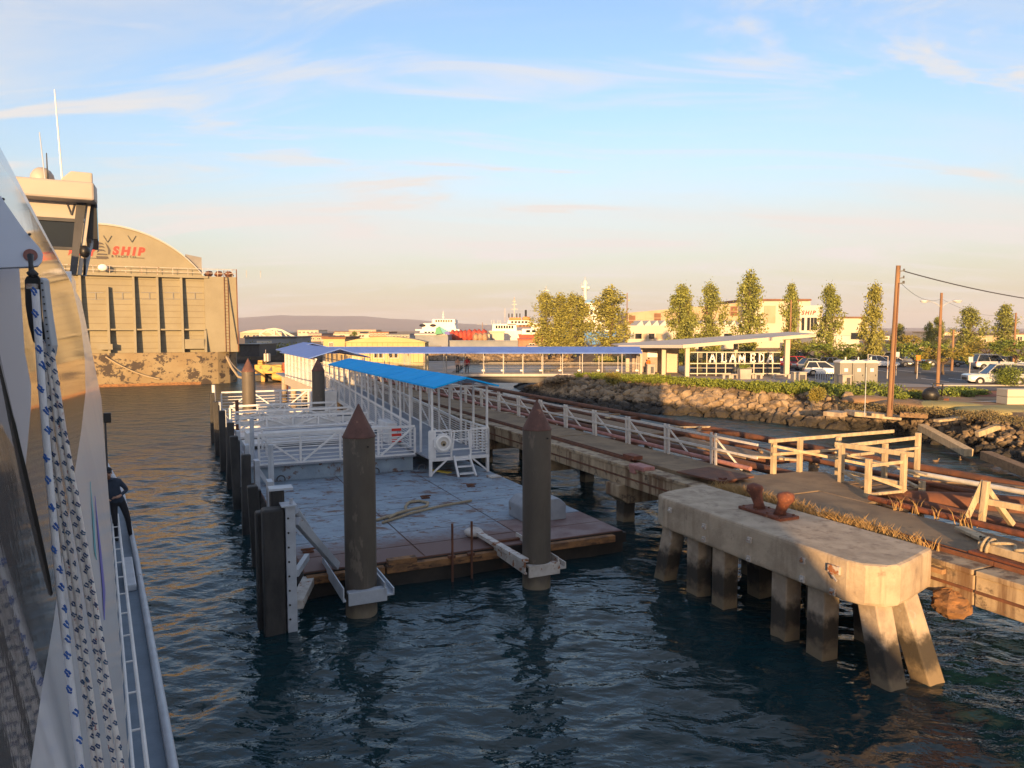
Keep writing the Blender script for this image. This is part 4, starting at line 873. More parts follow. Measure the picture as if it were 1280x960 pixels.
# ================================================================ FERRY WE STAND ON
LW = lambda z: .05-.142*(z-5.3)                    # leaning side wall: offset l at height z
WN = (MF.to_3x3() @ Vector((1, 0, .142))).normalized(); WP = F(0, LW(7), 7)
def onwall(px, py, off=0): return plane_hit(px, py, WP+WN*off, WN)
FT = thing('ferry', 'white passenger ferry alongside with glossy windowed side and pilothouse', 'ferry', F(10, -4, 0))
def ferry():
    T = FT
    # hull with flare and tapering bow
    st = [(-15, .50, 1.6), (-8, .56, 1.95), (0, .57, 1.97), (10, .57, 1.97), (18, .57, 1.97), (25, .5, 2.0), (30, .1, 2.2), (35, -1.2, 2.6), (40, -3.9, 3.1)]
    vs = []; fs = []
    for s, l, z in st:
        c = -4.0
        for k in (1, -1):
            e = c+(l-c)*k
            vs += [(c+(l-.35-c)*k, s, -1.2), (c+(l-.05-c)*k, s, .6), (e, s, z)]
    n = len(st)
    for i in range(n-1):
        a, b = i*6, (i+1)*6
        fs += [(a, b, b+1, a+1), (a+1, b+1, b+2, a+2), (a+3, a+4, b+4, b+3), (a+4, a+5, b+5, b+4), (a+2, b+2, b+5, a+5)]
    fs += [(0, 1, 2, 5, 4, 3)]
    m = MB(MF); m.add(vs, fs); m.build('hull', ['ferry_paint'], T)
    m = MB(MF); m.prism([(.53, -7.8, 1.99), (.53, 22, 1.99), (.45, 25, 2.02), (.04, 30, 2.22), (-8.0, 30, 2.22), (-8.4, 20, 1.99), (-8.4, -7.8, 1.99)], (0, 0, -.015)); m.build('side_deck', 'ferry_deck', T)
    m = MB(MF); m.path([(.58, -8, 2.02), (.585, 0, 2.04), (.585, 18, 2.04), (.52, 25, 2.07), (.12, 30, 2.27), (-1.2, 35, 2.67)], .055, 10); m.build('gunwale_rail', 'steel_grey', T, smooth=True)
    # low hand rail on the side deck, like a ladder laid flat
    hr = MB(MF); hr.tube((.17, 3, 2.42), (.17, 20.5, 2.42), .018, n=8); hr.tube((.30, 3, 2.42), (.30, 20.5, 2.42), .024, n=8); h = hr.build('grab_rail', 'steel_white_rusty' if 0 else 'white_paint', T, smooth='auto')
    for k in range(18):
        m = MB(MF); m.tube((.17, 3.2+k, 2.42), (.30, 3.2+k, 2.42), .014, n=6); m.tube((.17, 3.2+k, 2.42), (.12, 3.2+k, 2.0), .014, n=6); m.build('rung', 'white_paint', h)
    m = MB(MF); m.b2((.30, 15.6, 1.99), (.50, 17.6, 2.12)); m.build('deck_locker', 'steel_grey', T, bevel=.02)
    # superstructure: leaning glossy side above the knuckle, plumb below
    m = MB(MF); m.prism([(LW(5.3), .95, 5.3), (LW(7.68), .95, 7.68), (LW(7.68)-.06, .95, 7.68), (LW(5.3)-.06, .95, 5.3)], (0, 20.1, 0)); m.build('side_wall', 'ferry_gloss', T)
    m = MB(MF); m.b2((-.02, .95, 2.0), (.048, 21.05, 5.3)); m.build('lower_wall', 'ferry_paint', T)
    m = MB(MF); m.b2((-8.0, .95, 7.58), (LW(7.68)-.07, 21.05, 7.66)); m.build('upper_deck', 'ferry_deck', T)
    m = MB(MF); m.b2((-8.1, .95, 2.0), (-8.0, 21.05, 7.66)); m.build('far_wall', 'ferry_paint', T)
    m = MB(MF); m.prism([(-8.0, 20.9, 2), (-.03, 20.9, 2), (-.03, 20.9, 5.3), (LW(7.5)-.08, 20.9, 7.57), (-8.0, 20.9, 7.57)], (0, .1, 0)); m.build('front_wall', 'ferry_paint', T)
    m = MB(MF); m.b2((-7.6, 1.2, 7.67), (-2.9, 20.6, 9.2)); m.build('deck_house', 'ferry_paint', T)  # hidden behind the side wall, added to heighten the ferry's shadow
    # unseen after house behind the camera, shaped for the shadow it throws
    for nm, l0, pr in (('shading_after_house', -2.4, [(-2.0, 7.75), (-2.0, 2.0), (-14.9, 2.0), (-14.5, 2.9), (-12.2, 4.2), (-11.2, 4.9), (-10.5, 5.5), (-10.5, 7.75)]),
                       ('shading_after_house', -3.6, [(-14.6, 7.77), (-1.5, 7.77), (-1.5, 10.1), (-14.6, 10.1)]), ('shading_after_roof', -3.4, [(-14.8, 10.12), (-1.3, 10.12), (-1.3, 10.9), (-14.8, 10.9)])):
        m = MB(MF); m.prism([(l0, q, z) for q, z in pr], (-8.0-l0, 0, 0)); m.build(nm, 'ferry_paint', T)
    m = MB(MF); m.b2((-2.38, -9.5, 5.28), (-.05, .9, 5.4)); m.build('after_deck', 'ferry_paint', T)
    # window band
    g = [(30, 1010), (38, 960), (52, 865), (67, 777), (79, 690), (92, 600), (102, 535), (107, 490), (106, 450), (101, 405), (90, 356), (84, 345), (54, 292), (24, 238), (2, 204), (-25, 158), (-25, 1010)]
    poly = [fl(onwall(x, y, .004)) for x, y in g]
    m = MB(MF); m.prism(poly, (-.004, 0, 0)); m.build('window_band', 'ferry_glass', T)
    # coloured stripe curl on the lower white side
    for px, mt in (([(113, 602), (116, 640), (119, 690), (121, 700), (118, 650)], 'teal_tarp'), ([(119, 620), (127, 690), (132, 740), (131, 775), (129, 735), (124, 680)], 'purple_tarp')):
        m = MB(MF); m.prism([fl(onwall(x, y, .006)) for x, y in px], (-.003, 0, 0)); m.build('livery_stripe', mt, T)
    # near framing of the boarding gate: plates and a black gasket, each a thick plate close to the lens
    def plate(nm, mt, px, Y, th, bev=0, fwd=.0):
        nn = Vector((.6, -.8, .12 if nm == 'gusset_plate' else .0)).normalized(); p0 = atY(38, 319, Y) if nm == 'gusset_plate' else atY(20, 450, Y)
        m = MB(); m.prism([plane_hit(x, y, p0, nn) for x, y in px], -nn*th); m.build(nm, mt, T, bevel=bev)
    plate('gate_panel', 'ferry_cream2', [(-60, 334), (24, 334), (31, 440), (39, 482), (38.5, 510), (36, 540), (32, 583), (20, 530), (4, 470), (-60, 300)], 1.58, .02)
    plate('gate_panel', 'ferry_cream2', [(-60, 380), (-6, 440), (4.5, 500), (24, 600), (23, 640), (17, 690), (8, 728), (-5, 760), (-60, 830)], 1.59, .02)
    plate('gasket', 'black', [(-8, 420), (3, 466), (33, 585), (47, 645), (63, 722), (66, 742), (61, 752), (52, 748), (40, 700), (24, 602), (5, 502), (-8, 450)], 1.53, .03)
    plate('gusset_plate', 'plate_blue', [(-60, 160), (0, 244), (30, 287), (50, 310), (54, 318), (53, 326), (48, 332), (40, 333), (-60, 337)], 1.50, .018, .002)
    m = MB(); m.tube(atY(38, 319, 1.499), atY(38, 319, 1.496), .0125, n=20); m.build('eye_hole', 'pink_pipe', T)
    for x, y in ((4, 249), (37, 293)): m = MB(); m.tube(atY(x, y, 1.499), atY(x, y, 1.494), .003, n=8); m.build('rivet', 'black', T)
    # aluminium jamb at the edge of the opening, dark quarter window behind
    # ------------- pilothouse
    s0 = 20.2
    m = MB(MF); m.prism([(-7, s0, 10.02), (.08, s0-.1, 10.02), (.14, s0+.5, 10.02), (.1, s0+4, 10.1), (-7, s0+4, 10.1)], (0, 0, .42)); rf = m.build('pilothouse_roof', 'ferry_cream', T, bevel=.05)
    m = MB(MF); m.b2((-6.8, s0+.45, 9.62), (-.16, s0+.52, 10.02)); m.build('pilothouse_header', 'ferry_cream', T)
    m = MB(MF); m.b2((-6.8, s0+.5, 8.95), (-.24, s0+.53, 9.62)); m.build('pilothouse_window', 'glass_dark', T)
    m = MB(MF); m.b2((-6.8, s0+.43, 9.56), (-.16, s0+.56, 9.64)); m.b2((-6.8, s0+.43, 8.9), (-.2, s0+.56, 8.96)); m.build('window_frame', 'dark_grey', T)
    m = MB(MF); m.prism([(-.30, s0+.4, 10.02), (-.10, s0+.4, 10.02), (-.36, s0+.2, 8.3), (-.5, s0+.2, 8.3)], (0, .12, 0)); m.build('raked_pillar', 'dark_grey', T)
    m = MB(MF); m.bar((-.05, s0+.5, 10.0), (-.3, s0+.3, 8.3), .09, .09); m.build('raked_pillar', 'ferry_cream', T)
    m = MB(MF); m.bar((-.02, s0+.6, 9.9), (.0, s0+.7, 9.1), .04, .05); m.bar((-.02, s0+.7, 9.1), (-.2, s0+.6, 8.3), .06, .06); m.build('side_frame', 'steel_grey', T)
    m = MB(MF); m.b2((-.13, s0+.55, 9.2), (.12, s0+3.4, 10.01)); m.build('sun_visor', 'black', T)
    m = MB(MF); m.b2((.12, s0+.53, 9.15), (.135, s0+3.4, 10.02)); m.build('visor_edge', 'ship_blue', T)
    m = MB(MF); m.ell((-.17, s0+.3, 8.86), (.12, .16, .15), 12, 8); m.tube((-.17, s0+.3, 8.7), (-.2, s0+.4, 8.3), .03, n=6); m.build('searchlight', 'black', T, smooth=True)
    m = MB(MF); m.bar((-.5, s0+.42, 9.98), (-.42, s0+.42, 9.72), .02, .02); m.bar((-.35, s0+.42, 9.98), (-.42, s0+.42, 9.72), .02, .02); m.build('aerial_bracket', 'dark_grey', T)
    m = MB(MF); m.prism([(-.62, s0+.9, 10.44), (.06, s0+.9, 10.44), (.06, s0+.9, 10.84), (-.4, s0+.9, 10.84), (-.62, s0+.9, 10.62)], (0, .5, 0)); m.build('equipment_box', 'ferry_cream', T, bevel=.03)
    m = MB(MF); m.ell((-1.0, s0+1.1, 10.62), (.26, .26, .28), 14, 8); m.build('radome', 'ferry_cream', T, smooth=True)
    m = MB(MF); m.tube((-.58, s0+.95, 10.5), (-.66, s0+.9, 12.72), .022, .012, n=7); m.build('whip_aerial', 'sign_white', T)
    m = MB(MF); m.tube((-.92, s0+.8, 10.42), (-1.0, s0+.8, 11.66), .014, .01, n=7); m.build('whip_aerial', 'steel_grey', T)
    m = MB(MF); m.tube((-.88, s0+.85, 10.42), (-.88, s0+.85, 11.2), .02, .012, n=7); m.build('whip_aerial', 'dark_grey', T)
    m = MB(MF); m.b2((-7, s0-.3, 7.67), (-.45, s0+4, 8.34)); m.build('pilothouse_base', 'ferry_paint', T)
    # forward stanchions and floodlight
    q = fl(plane_hit(134, 522, F(22, 0), MF.to_3x3() @ Vector((0, 1, 0))))
    m = MB(MF); m.tube((q.x-.05, 22, 2.0), (q.x-.05, 22, q.z), .025, n=8); m.build('stanchion', 'dark_grey', T)
    m = MB(MF); m.b2((q.x-.09, 21.9, q.z-.13), (q.x+.09, 22.05, q.z+.13)); m.build('floodlight', 'black', T, bevel=.02)
    m = MB(MF); m.tube((q.x-.05, 22, 3.1), (q.x-.1, 27, 3.1), .022, n=6); m.build('life_line', 'steel_grey', T)
mat('ferry_cream2', (.88, .85, .88), (.85, .82, .86), 2, .4)
ferry()

def tackle():
    T = thing('rope_tackle', 'white and blue rope tackle hanging from black block beside ferry window', 'rope tackle', atY(45, 380, 1.45))
    Y = 1.44
    m = MB(); m.path([atY(38, 319, 1.46), atY(38.5, 330, 1.45), atY(40, 345, 1.45)], [.006, .004, .006], 10); m.path([atY(36, 343, Y), atY(41, 340, Y), atY(45, 344, Y)], [.006, .007, .006], 8); m.build('shackle', 'dark_grey', T, smooth=True)
    m = MB(); m.prism([atY(x, y, Y+.012) for x, y in [(30, 350), (33, 345), (46, 344), (49, 348), (51, 395), (60, 442), (52, 446), (45, 430), (41, 428), (35, 405), (31, 380)]], (0, .006, 0)); m.build('block_cheek', 'black', T, bevel=.002)
    m = MB(); m.prism([atY(x, y, Y+.002) for x, y in [(50, 346), (54, 350), (58, 385), (65, 432), (63, 446), (58, 440), (53, 395)]], (0, .02, 0)); ck = m.build('block_strap', 'steel_grey', T, bevel=.002)
    for k in range(10):
        y = 354+k*8.6; x = 52.3+(k*8.6)*.115; m = MB(); m.tube(atY(x, y, Y+.001), atY(x, y, Y-.001), .0018, n=8); m.build('strap_hole', 'black', ck)
    m = MB(); m.box(atY(40, 358, Y), (.019, .012, .01)); m.box(atY(48.5, 400, Y), (.006, .012, .009)); m.build('sheave_pin', 'steel_white_rusty', T, bevel=.002)
    def rope(nm, mt, fm, pts, r, Y0, Y1, step, flen):
        P = []
        ys = np.linspace(pts[0][1], 1130, 60)
        for y in ys:
            for i in range(len(pts)-1):
                if pts[i][1] <= y <= pts[i+1][1] or i == len(pts)-2:
                    f = (y-pts[i][1])/(pts[i+1][1]-pts[i][1]); x = pts[i][0]+f*(pts[i+1][0]-pts[i][0]); break
            P.append(atY(x, y, Y0+(Y1-Y0)*(y-pts[0][1])/(960-pts[0][1])))
        m = MB(); m.path(P, r, 12); o = m.build(nm, mt, T, smooth=True)
        # coloured tracer yarns wound on the surface
        m = MB(); L = 0; acc = 0; k = 0; rnd = random.Random(int(pts[0][0]*7))
        fv = []
        for i in range(len(P)-1):
            d = (P[i+1]-P[i]); n = d.length; t = d.normalized(); a = t.cross(Vector((0, 1, 0))).normalized(); b = t.cross(a)
            while acc < n:
                q = P[i]+t*acc; ph0 = rnd.uniform(-.9, .9)-math.pi/2*0
                for tw in range(2):
                    pts2 = []
                    for w in range(5):
                        ang = ph0+tw*.5+w*.30*rnd.uniform(.6, 1.3); dirn = (a*math.sin(ang)-Vector((0, 1, 0))*math.cos(ang)); pts2.append(q+t*(w*flen/4-tw*flen*.35)+dirn*(r*1.0))
                    m.path(pts2, r*.30, 5)
                acc += step*rnd.uniform(.7, 1.35)
            acc -= n
        m.build('tracer_yarn', fm, o, fix=False, kind='stuff')
    rope('hoist_rope', 'rope_white', 'rope_blue', [(44, 362), (52, 480), (62, 600), (75, 740), (88, 850), (101, 960)], .0068, 1.43, 1.36, .040, .012)
    for a, b, c, d in ((50, 57, 86, 119), (54, 64, 93, 126.5), (58, 73, 105, 143), (62, 80, 113, 152)):
        rope('tackle_fall', 'rope_fleck', 'rope_navy', [(a, 425), (b, 540), (c, 720), (d, 960)], .0050, 1.45, 1.38, .024, .008)
tackle()

# ================================================================ PEOPLE
def skin_body(name, J, E, mats, matf, parent, root):
    me = bpy.data.meshes.new(name); names = list(J); me.from_pydata([tuple(J[n][0]) for n in names], [(names.index(a), names.index(b)) for a, b in E], [])
    o = bpy.data.objects.new(name, me); COL.objects.link(o); md = o.modifiers.new('skin', 'SKIN'); md.use_smooth_shade = True
    for i, n in enumerate(names):
        r = J[n][1]; me.skin_vertices[0].data[i].radius = r if isinstance(r, tuple) else (r, r); me.skin_vertices[0].data[i].use_root = (n == root)
    o.modifiers.new('sub', 'SUBSURF').levels = 2; o.modifiers['sub'].render_levels = 2
    dg = bpy.context.evaluated_depsgraph_get(); em = bpy.data.meshes.new_from_object(o.evaluated_get(dg)); bpy.data.objects.remove(o)
    em.materials.clear()
    for q in mats: em.materials.append(MATS[q])
    for p in em.polygons: p.use_smooth = True; p.material_index = matf(p.center)
    o = bpy.data.objects.new(name, em); COL.objects.link(o); o.parent = parent; ORG[o] = ORG[parent]; return o
def person(label, foot, H, yaw, J, cloth, matf, hair=True, cap=None, group=None, extra=None):
    """J: joints in metres for a 1.75 m figure, facing -y, z up from the feet"""
    T = thing('person', label, 'person', foot, group); T.rotation_euler.z = yaw; k = H/1.75; T.scale = (k, k, k)
    ORG[T] = Vector()
    E = [('pelvis', 'waist'), ('waist', 'chest'), ('chest', 'neck'), ('neck', 'head'), ('head', 'crown')]
    for s in 'LR':
        E += [('pelvis', 'hip'+s), ('hip'+s, 'knee'+s), ('knee'+s, 'ankle'+s), ('ankle'+s, 'toe'+s), ('chest', 'sh'+s), ('sh'+s, 'el'+s), ('el'+s, 'wr'+s), ('wr'+s, 'palm'+s)]
    rad = dict(pelvis=.125, waist=.125, chest=(.155, .115), neck=.055, head=.085, crown=.07, hip=.095, knee=.065, ankle=.048, toe=.04, sh=.068, el=.05, wr=.034, palm=.036)
    JJ = {n: (Vector(p), rad[n if n in rad else n[:-1]]) for n, p in J.items()}
    body = skin_body('body', JJ, E, cloth, matf, T, 'pelvis')
    hd = Vector(J['head']); cr = Vector(J['crown'])
    c = hd.lerp(cr, .55)
    m = MB(); m.ell(c+Vector((0, .015, .035)), (.093, .108, .10), 14, 8); m.build('hair', 'hair', T, smooth=True)
    f = c+Vector((0, -.085, -.02))
    m = MB(); m.path([f+Vector((0, -.0, .03)), f+Vector((0, -.03, -.01)), f+Vector((0, -.005, -.03))], [.010, .017, .010], 7); m.build('nose', 'skin', T, smooth=True)
    for s in (-1, 1):
        m = MB(); m.ell(f+Vector((s*.032, .004, .025)), (.012, .008, .008), 8, 5); m.build('eye', 'black', T)
        m = MB(); m.ell(c+Vector((s*.092, .01, -.01)), (.014, .025, .035), 8, 6); m.build('ear', 'skin', T)
    m = MB(); m.box(f+Vector((0, .0, -.055)), (.045, .012, .010)); m.build('mouth', 'beard', T)
    for s in 'LR':                                     # hands with fingers
        w = Vector(J['palm'+s]); d = (w-Vector(J['wr'+s])).normalized(); sd = d.cross(Vector((0, 0, 1)))
        sd = sd.normalized() if sd.length > .1 else Vector((0, 1, 0)); nn = d.cross(sd)
        m = MB()
        for q, ln in ((-.03, .06), (-.01, .075), (.01, .08), (.03, .07)): m.path([w+sd*q, w+sd*q+d*ln*.55+nn*.006, w+sd*q+d*ln+nn*.03], [.010, .009, .006], 6)
        m.path([w-d*.04+sd*.03, w+sd*.06, w+sd*.065+d*.035], [.011, .010, .007], 6); m.build('fingers', 'skin', T, smooth=True)
    if cap:
        m = MB(); m.ell(c+Vector((0, .01, .06)), (.105, .118, .075), 14, 8); m.prism([c+Vector(p) for p in ((-.075, -.08, .045), (-.05, -.19, .03), (.05, -.19, .03), (.075, -.08, .045))], (0, 0, .015)); m.build('cap', cap, T, smooth='auto')
    if extra: extra(T, J)
    return T
STAND = dict(pelvis=(0, 0, .95), waist=(0, 0, 1.12), chest=(0, 0, 1.33), neck=(0, 0, 1.50), head=(0, -.02, 1.60), crown=(0, -.01, 1.69),
             hipL=(.095, 0, .90), kneeL=(.105, -.02, .50), ankleL=(.11, .02, .09), toeL=(.12, -.14, .04), hipR=(-.095, 0, .90), kneeR=(-.105, -.02, .50), ankleR=(-.11, .02, .09), toeR=(-.12, -.14, .04),
             shL=(.19, 0, 1.41), elL=(.25, .02, 1.14), wrL=(.25, -.07, .90), palmL=(.25, -.10, .83), shR=(-.19, 0, 1.41), elR=(-.25, .02, 1.14), wrR=(-.25, -.07, .90), palmR=(-.25, -.10, .83))
# crewman on the side deck, leaning inboard to look aft, elbow out
cj = dict(STAND)
cj.update(pelvis=(-.06, 0, .95), waist=(-.14, -.01, 1.12), chest=(-.20, -.04, 1.33), neck=(-.24, -.06, 1.50), head=(-.26, -.09, 1.59), crown=(-.265, -.08, 1.68),
          hipL=(.03, 0, .90), kneeL=(.13, -.05, .50), ankleL=(.18, .02, .09), toeL=(.21, -.15, .04), hipR=(-.15, 0, .90), kneeR=(-.14, -.06, .50), ankleR=(-.12, .03, .09), toeR=(-.12, -.14, .04),
          shL=(-.02, -.02, 1.41), elL=(.14, -.02, 1.18), wrL=(-.06, -.22, 1.08), palmL=(-.13, -.24, 1.08), shR=(-.38, -.04, 1.40), elR=(-.46, -.08, 1.14), wrR=(-.36, -.25, 1.05), palmR=(-.30, -.27, 1.05))
def cmat(p): return 0 if p.z > 1.52 else (3 if p.z < .11 else (2 if p.z < .93 else (0 if (p.y < -.2 and p.z < 1.15) else 1)))
def crew_extra(T, J):
    c = Vector(J['head']); m = MB(); m.ell(c+Vector((0, -.055, -.055)), (.06, .045, .055), 10, 6); m.build('beard', 'beard', T, smooth=True)
    m = MB(); m.path([Vector(J['neck'])+Vector((.09*math.cos(a), .03+.09*math.sin(a), -.03)) for a in np.linspace(0, 6.28, 14)], .035, 7); m.build('jacket_collar', 'navy', T, smooth=True)
person('bearded crewman in dark cap and navy jacket on ferry side deck', F(19.6, .36, 1.99), 1.78, AF+.1, cj, ['skin', 'navy', 'trouser', 'black'], cmat, cap='trouser', extra=crew_extra)
def wmat(p): return 0 if p.z > 1.50 or (abs(p.x) > .2 and p.z < 1.0 and p.z > .7) else (3 if p.z < .1 else (2 if p.z < .95 else 1))
w1 = dict(STAND); w1.update(kneeL=(.10, -.10, .52), ankleL=(.10, -.16, .09), toeL=(.1, -.3, .05), ankleR=(-.11, .16, .11), toeR=(-.11, .02, .04))
person('person in red jacket and black trousers walking on covered bridge', Vector((-4.75, 77.7, 2.38)), 1.75, .2, w1, ['skin', 'red_shirt', 'trouser', 'black'], wmat)
def bag(T, J): m = MB(); m.box((.36, 0, .72), (.12, .3, .34)); m.path([(.36, -.08, .89), (.33, -.05, 1.0), (.36, .06, .89)], .012, 5); m.build('carry_bag', 'trouser', T, bevel=.03)
person('person in peach shirt carrying dark bag beside red jacket walker', Vector((-5.75, 77.6, 2.38)), 1.68, .1, w1, ['skin', 'peach_shirt', 'trouser', 'black'], wmat, extra=bag)
def wait_extra(T, J): pass
person('person in orange top waiting under the terminal shelter roof', Vector((14.9, 80.2, GZ+.03)), 1.7, .5, STAND, ['skin', 'orange_plastic', 'trouser', 'black'], wmat)
# ================================================================ FLOATING DRY DOCK WITH ARCHED SHED
def drydock():
    U = 102; T = thing('floating_dry_dock', 'tan floating dry dock with arched end wall, ribs and rust patched hull', 'dry dock', D(U, -5, 0))
    L = lambda px, py, u=U: dl(atU(px, py, u))
    vr = L(298, 400).x; vl = -34
    zt = L(290, 346).z; zb = L(280, 440).z; ztl = L(110, 344).z
    bR = L(258, 440).x
    # lower hull with rounded right bilge
    pl = [(vl, U), (vr-4.6, U), (vr-2.6, U+.5), (vr-1.1, U+1.5), (vr-.2, U+3.2), (vr+.1, U+6), (vr+.1, U+40), (vl, U+40)]
    m = MB(MD); m.prism([(v, u, -1) for v, u in pl[:6]]+[(vr+.1, U+12, -1), (vl, U+12, -1)], (0, 0, zb+1)); m.build('pontoon_hull', 'dock_hull', T)
    m = MB(MD); m.b2((vr-3, U+6.2, -1), (vr+.16, U+40, zb-.02)); m.build('pontoon_side', 'dock_grey', T)
    m = MB(MD); m.b2((vl, U-.05, .0), (vr-4.7, U-.01, .35)); m.build('waterline_band', 'rust_timber', T)
    # main wall
    m = MB(MD); m.b2((vl, U+1.2, zb-.1), (bR, U+2.2, zt)); m.build('end_wall', 'dock_tan', T)
    m = MB(MD); m.b2((bR, U+.6, zb), (vr, U+9, zt)); m.build('wing_wall', 'dock_tan', T)
    # horizontal plate lines
    k = 0; z = zb+.5
    while z < zt-.3:
        m = MB(MD); m.b2((vl, U+1.16, z), (bR, U+1.2, z+.06)); m.build('plate_lap', 'dock_lap_shade', T); z += .78
    # tapered ribs
    zg = L(150, 412).z
    for i, px in enumerate((101, 135, 168, 198, 228)):
        v = L(px, 400).x; top = zt-.05 if i != 1 else L(135, 358).z
        m = MB(MD); m.prism([(v-.14, U+1.2, zb), (v-.14, U+.05, zb), (v-.14, U+.55, top), (v-.14, U+1.2, top)], (.28, 0, 0)); m.build('rib', 'dock_tan', T)
    m = MB(MD); m.prism([(bR-.2, U+1.2, zb), (bR-.2, U-.1, zb), (bR-.2, U+.5, zg), (bR-.2, U+1.2, zg)], (.3, 0, 0)); m.build('rib', 'dock_tan', T)
    m = MB(MD); m.b2((vl, U+.35, zg-.08), (bR, U+1.2, zg+.1)); m.build('stringer', 'dock_tan', T)
    m = MB(MD); m.b2((vl, U+.4, zt-.25), (bR+.5, U+1.3, zt+.03)); m.build('top_flange', 'dock_tan', T)
    for i, x0 in enumerate((108, 142, 176, 206, 235)):
        a, b = L(x0, 370), L(x0+21 if i < 4 else 253, 370); m = MB(MD)
        for zz in (a.z-.35, a.z+.45): m.b2((a.x, U+1.1, zz), (b.x, U+1.14, zz+.05))
        m.b2(((a.x+b.x)/2-.03, U+1.1, a.z-.35), ((a.x+b.x)/2+.03, U+1.14, a.z+.45)); m.build('stiffener_frame', 'shadow_steel', T)
    a, b = L(231, 424), L(256, 436); m = MB(MD); m.b2((a.x, U+.0, b.z), (b.x, U+.9, a.z)); m.build('deck_house', 'dock_tan', T, bevel=.05)
    a, b = L(121, 430), L(141, 437); m = MB(MD); m.b2((a.x, U-.2, b.z), (b.x, U+.6, a.z)); m.build('platform_box', 'dock_tan', T)
    m = MB(MD); q = L(140, 443); m.box((q.x, U-.03, q.z), (.55, .06, .35)); m.build('hull_port', 'black', T)
    # ladder and hose on the wing wall
    lv = L(284, 400).x; m = MB(MD)
    for s in (-.22, .22): m.bar((lv+s, U+.5, zb), (lv+s, U+.5, zt+.8), .07, .07)
    for k in range(26): m.bar((lv-.22, U+.5, zb+.4+k*.4), (lv+.22, U+.5, zb+.4+k*.4), .04, .04)
    m.build('ladder', 'rust_dark', T)
    m = MB(MD); m.path([(lv+.2, U+.45, zt), (lv+.6, U+.4, zt-4), (lv+1.2, U+.45, zb+1)], .05, 6); m.build('hose', 'dark_grey', T)
    m = MB(MD); m.bar((vr-.05, U+.45, zb), (vr-.05, U+.45, zt+1.0), .12, .12); m.build('corner_pipe', 'rust_dark', T)
    # top railing
    rl = MB(MD)
    for zz in (.45, .95): rl.tube((vl, U+.7, zt+zz), (vr, U+.7, zt+zz), .035, n=5)
    r = rl.build('top_railing', 'steel_white_rusty', T)
    for k in range(22): m = MB(MD); v = vl+8+k*1.75; m.tube((v, U+.7, zt), (v, U+.7, zt+.95), .035, n=5); m.build('stanchion', 'steel_white_rusty', r)
    for px in (262, 275, 288): q = L(px, 343); m = MB(MD); m.ell((q.x, U+2.5, zt+.45), (.55, .5, .4), 8, 5, .2, px); m.build('deck_winch', 'rust_dark', T)
    # arched shed end
    vc = L(122, 280).x; apex = L(122, 279).z; e = L(254, 338); hw = e.x-vc; z0 = zt+.05
    pts = []
    a0, a1 = (hw, z0), (0, apex); rad = ((hw**2)+(apex-z0)**2)/(2*(apex-z0)); cz = apex-rad; th = math.asin(min(1, hw/rad))
    for k in range(33): a = -th+2*th*k/32; pts.append((vc+rad*math.sin(a), U+1.6, cz+rad*math.cos(a)))
    m = MB(MD); m.prism(pts, (0, .3, 0)); m.build('arched_gable', 'dock_tan', T)
    m = MB(MD)
    for k in range(32):
        p, q = pts[k], pts[k+1]; m.add([(p[0], U+1.4, p[2]+.02), (q[0], U+1.4, q[2]+.02), (q[0], U+40, q[2]+.02), (p[0], U+40, p[2]+.02), (p[0], U+1.4, p[2]+.22), (q[0], U+1.4, q[2]+.22), (q[0], U+40, q[2]+.22), (p[0], U+40, p[2]+.22)], [(0, 1, 5, 4), (4, 5, 6, 7), (0, 3, 2, 1)])
    m.build('arched_roof', 'roof_metal', T)
    a = L(232, 316); b = L(253, 336); m = MB(MD); m.prism([(a.x, U+1.8, a.z), (b.x, U+1.8, a.z-.35), (b.x, U+1.8, zt), (a.x, U+1.8, zt)], (0, 12, 0)); m.build('roof_annex', 'dock_grey', T)
    m = MB(MD); q = L(128, 334); m.ell((q.x, U+.6, q.z), (.55, .3, .42), 12, 8); m.build('white_buoy', 'sign_white', T, smooth=True)
    for px in (133, 164):
        q = L(px, 298); m = MB(MD); m.bar((q.x, U+1.5, q.z-.3), (q.x-.45, U+1.5, q.z+.5), .05, .05); m.bar((q.x, U+1.5, q.z-.3), (q.x+.45, U+1.5, q.z+.5), .05, .05); m.build('floodlight_arm', 'dark_grey', T)
    # painted name
    def text(s, px, py, h, mt, shear=.22, off=.02, wide=1.0, nm='sign_letter'):
        q = L(px, py, U+1.55); x = q.x; out = []
        for ch in s:
            if ch == ' ': x += h*.35*wide; continue
            cu = bpy.data.curves.new('t', 'FONT'); cu.body = ch; cu.size = h/.69; cu.shear = shear; cu.offset = off; cu.extrude = .02
            to = bpy.data.objects.new('t', cu); COL.objects.link(to); dg = bpy.context.evaluated_depsgraph_get()
            me = bpy.data.meshes.new_from_object(to.evaluated_get(dg)); bpy.data.objects.remove(to)
            w = max([v.co.x for v in me.vertices] or [0]); m = MB(MD)
            m.add([(x+v.co.x*wide, U+1.57-v.co.z, q.z+v.co.y) for v in me.vertices], [list(p.vertices) for p in me.polygons]); m.build(nm, mt, T, fix=False); x += w*wide+h*.12
    h = L(150, 308).z-L(150, 318).z
    text('BAY', 85, 318.3, h*.95, 'sign_red', .22, .075, .98); text('SHIP', 140.5, 317.6, h*.95, 'sign_red', .22, .075, .98)
    text('& YACHT CO.', 139, 321.6, h*.30, 'sign_dark', .0, .005, 1.0)
    for x0, x1 in ((100, 119), (165, 180)): a, b = L(x0, 321.2), L(x1, 321.2); m = MB(MD); m.b2((a.x, U+1.55, a.z), (b.x, U+1.57, a.z+.08)); m.build('sign_line', 'sign_dark', T)
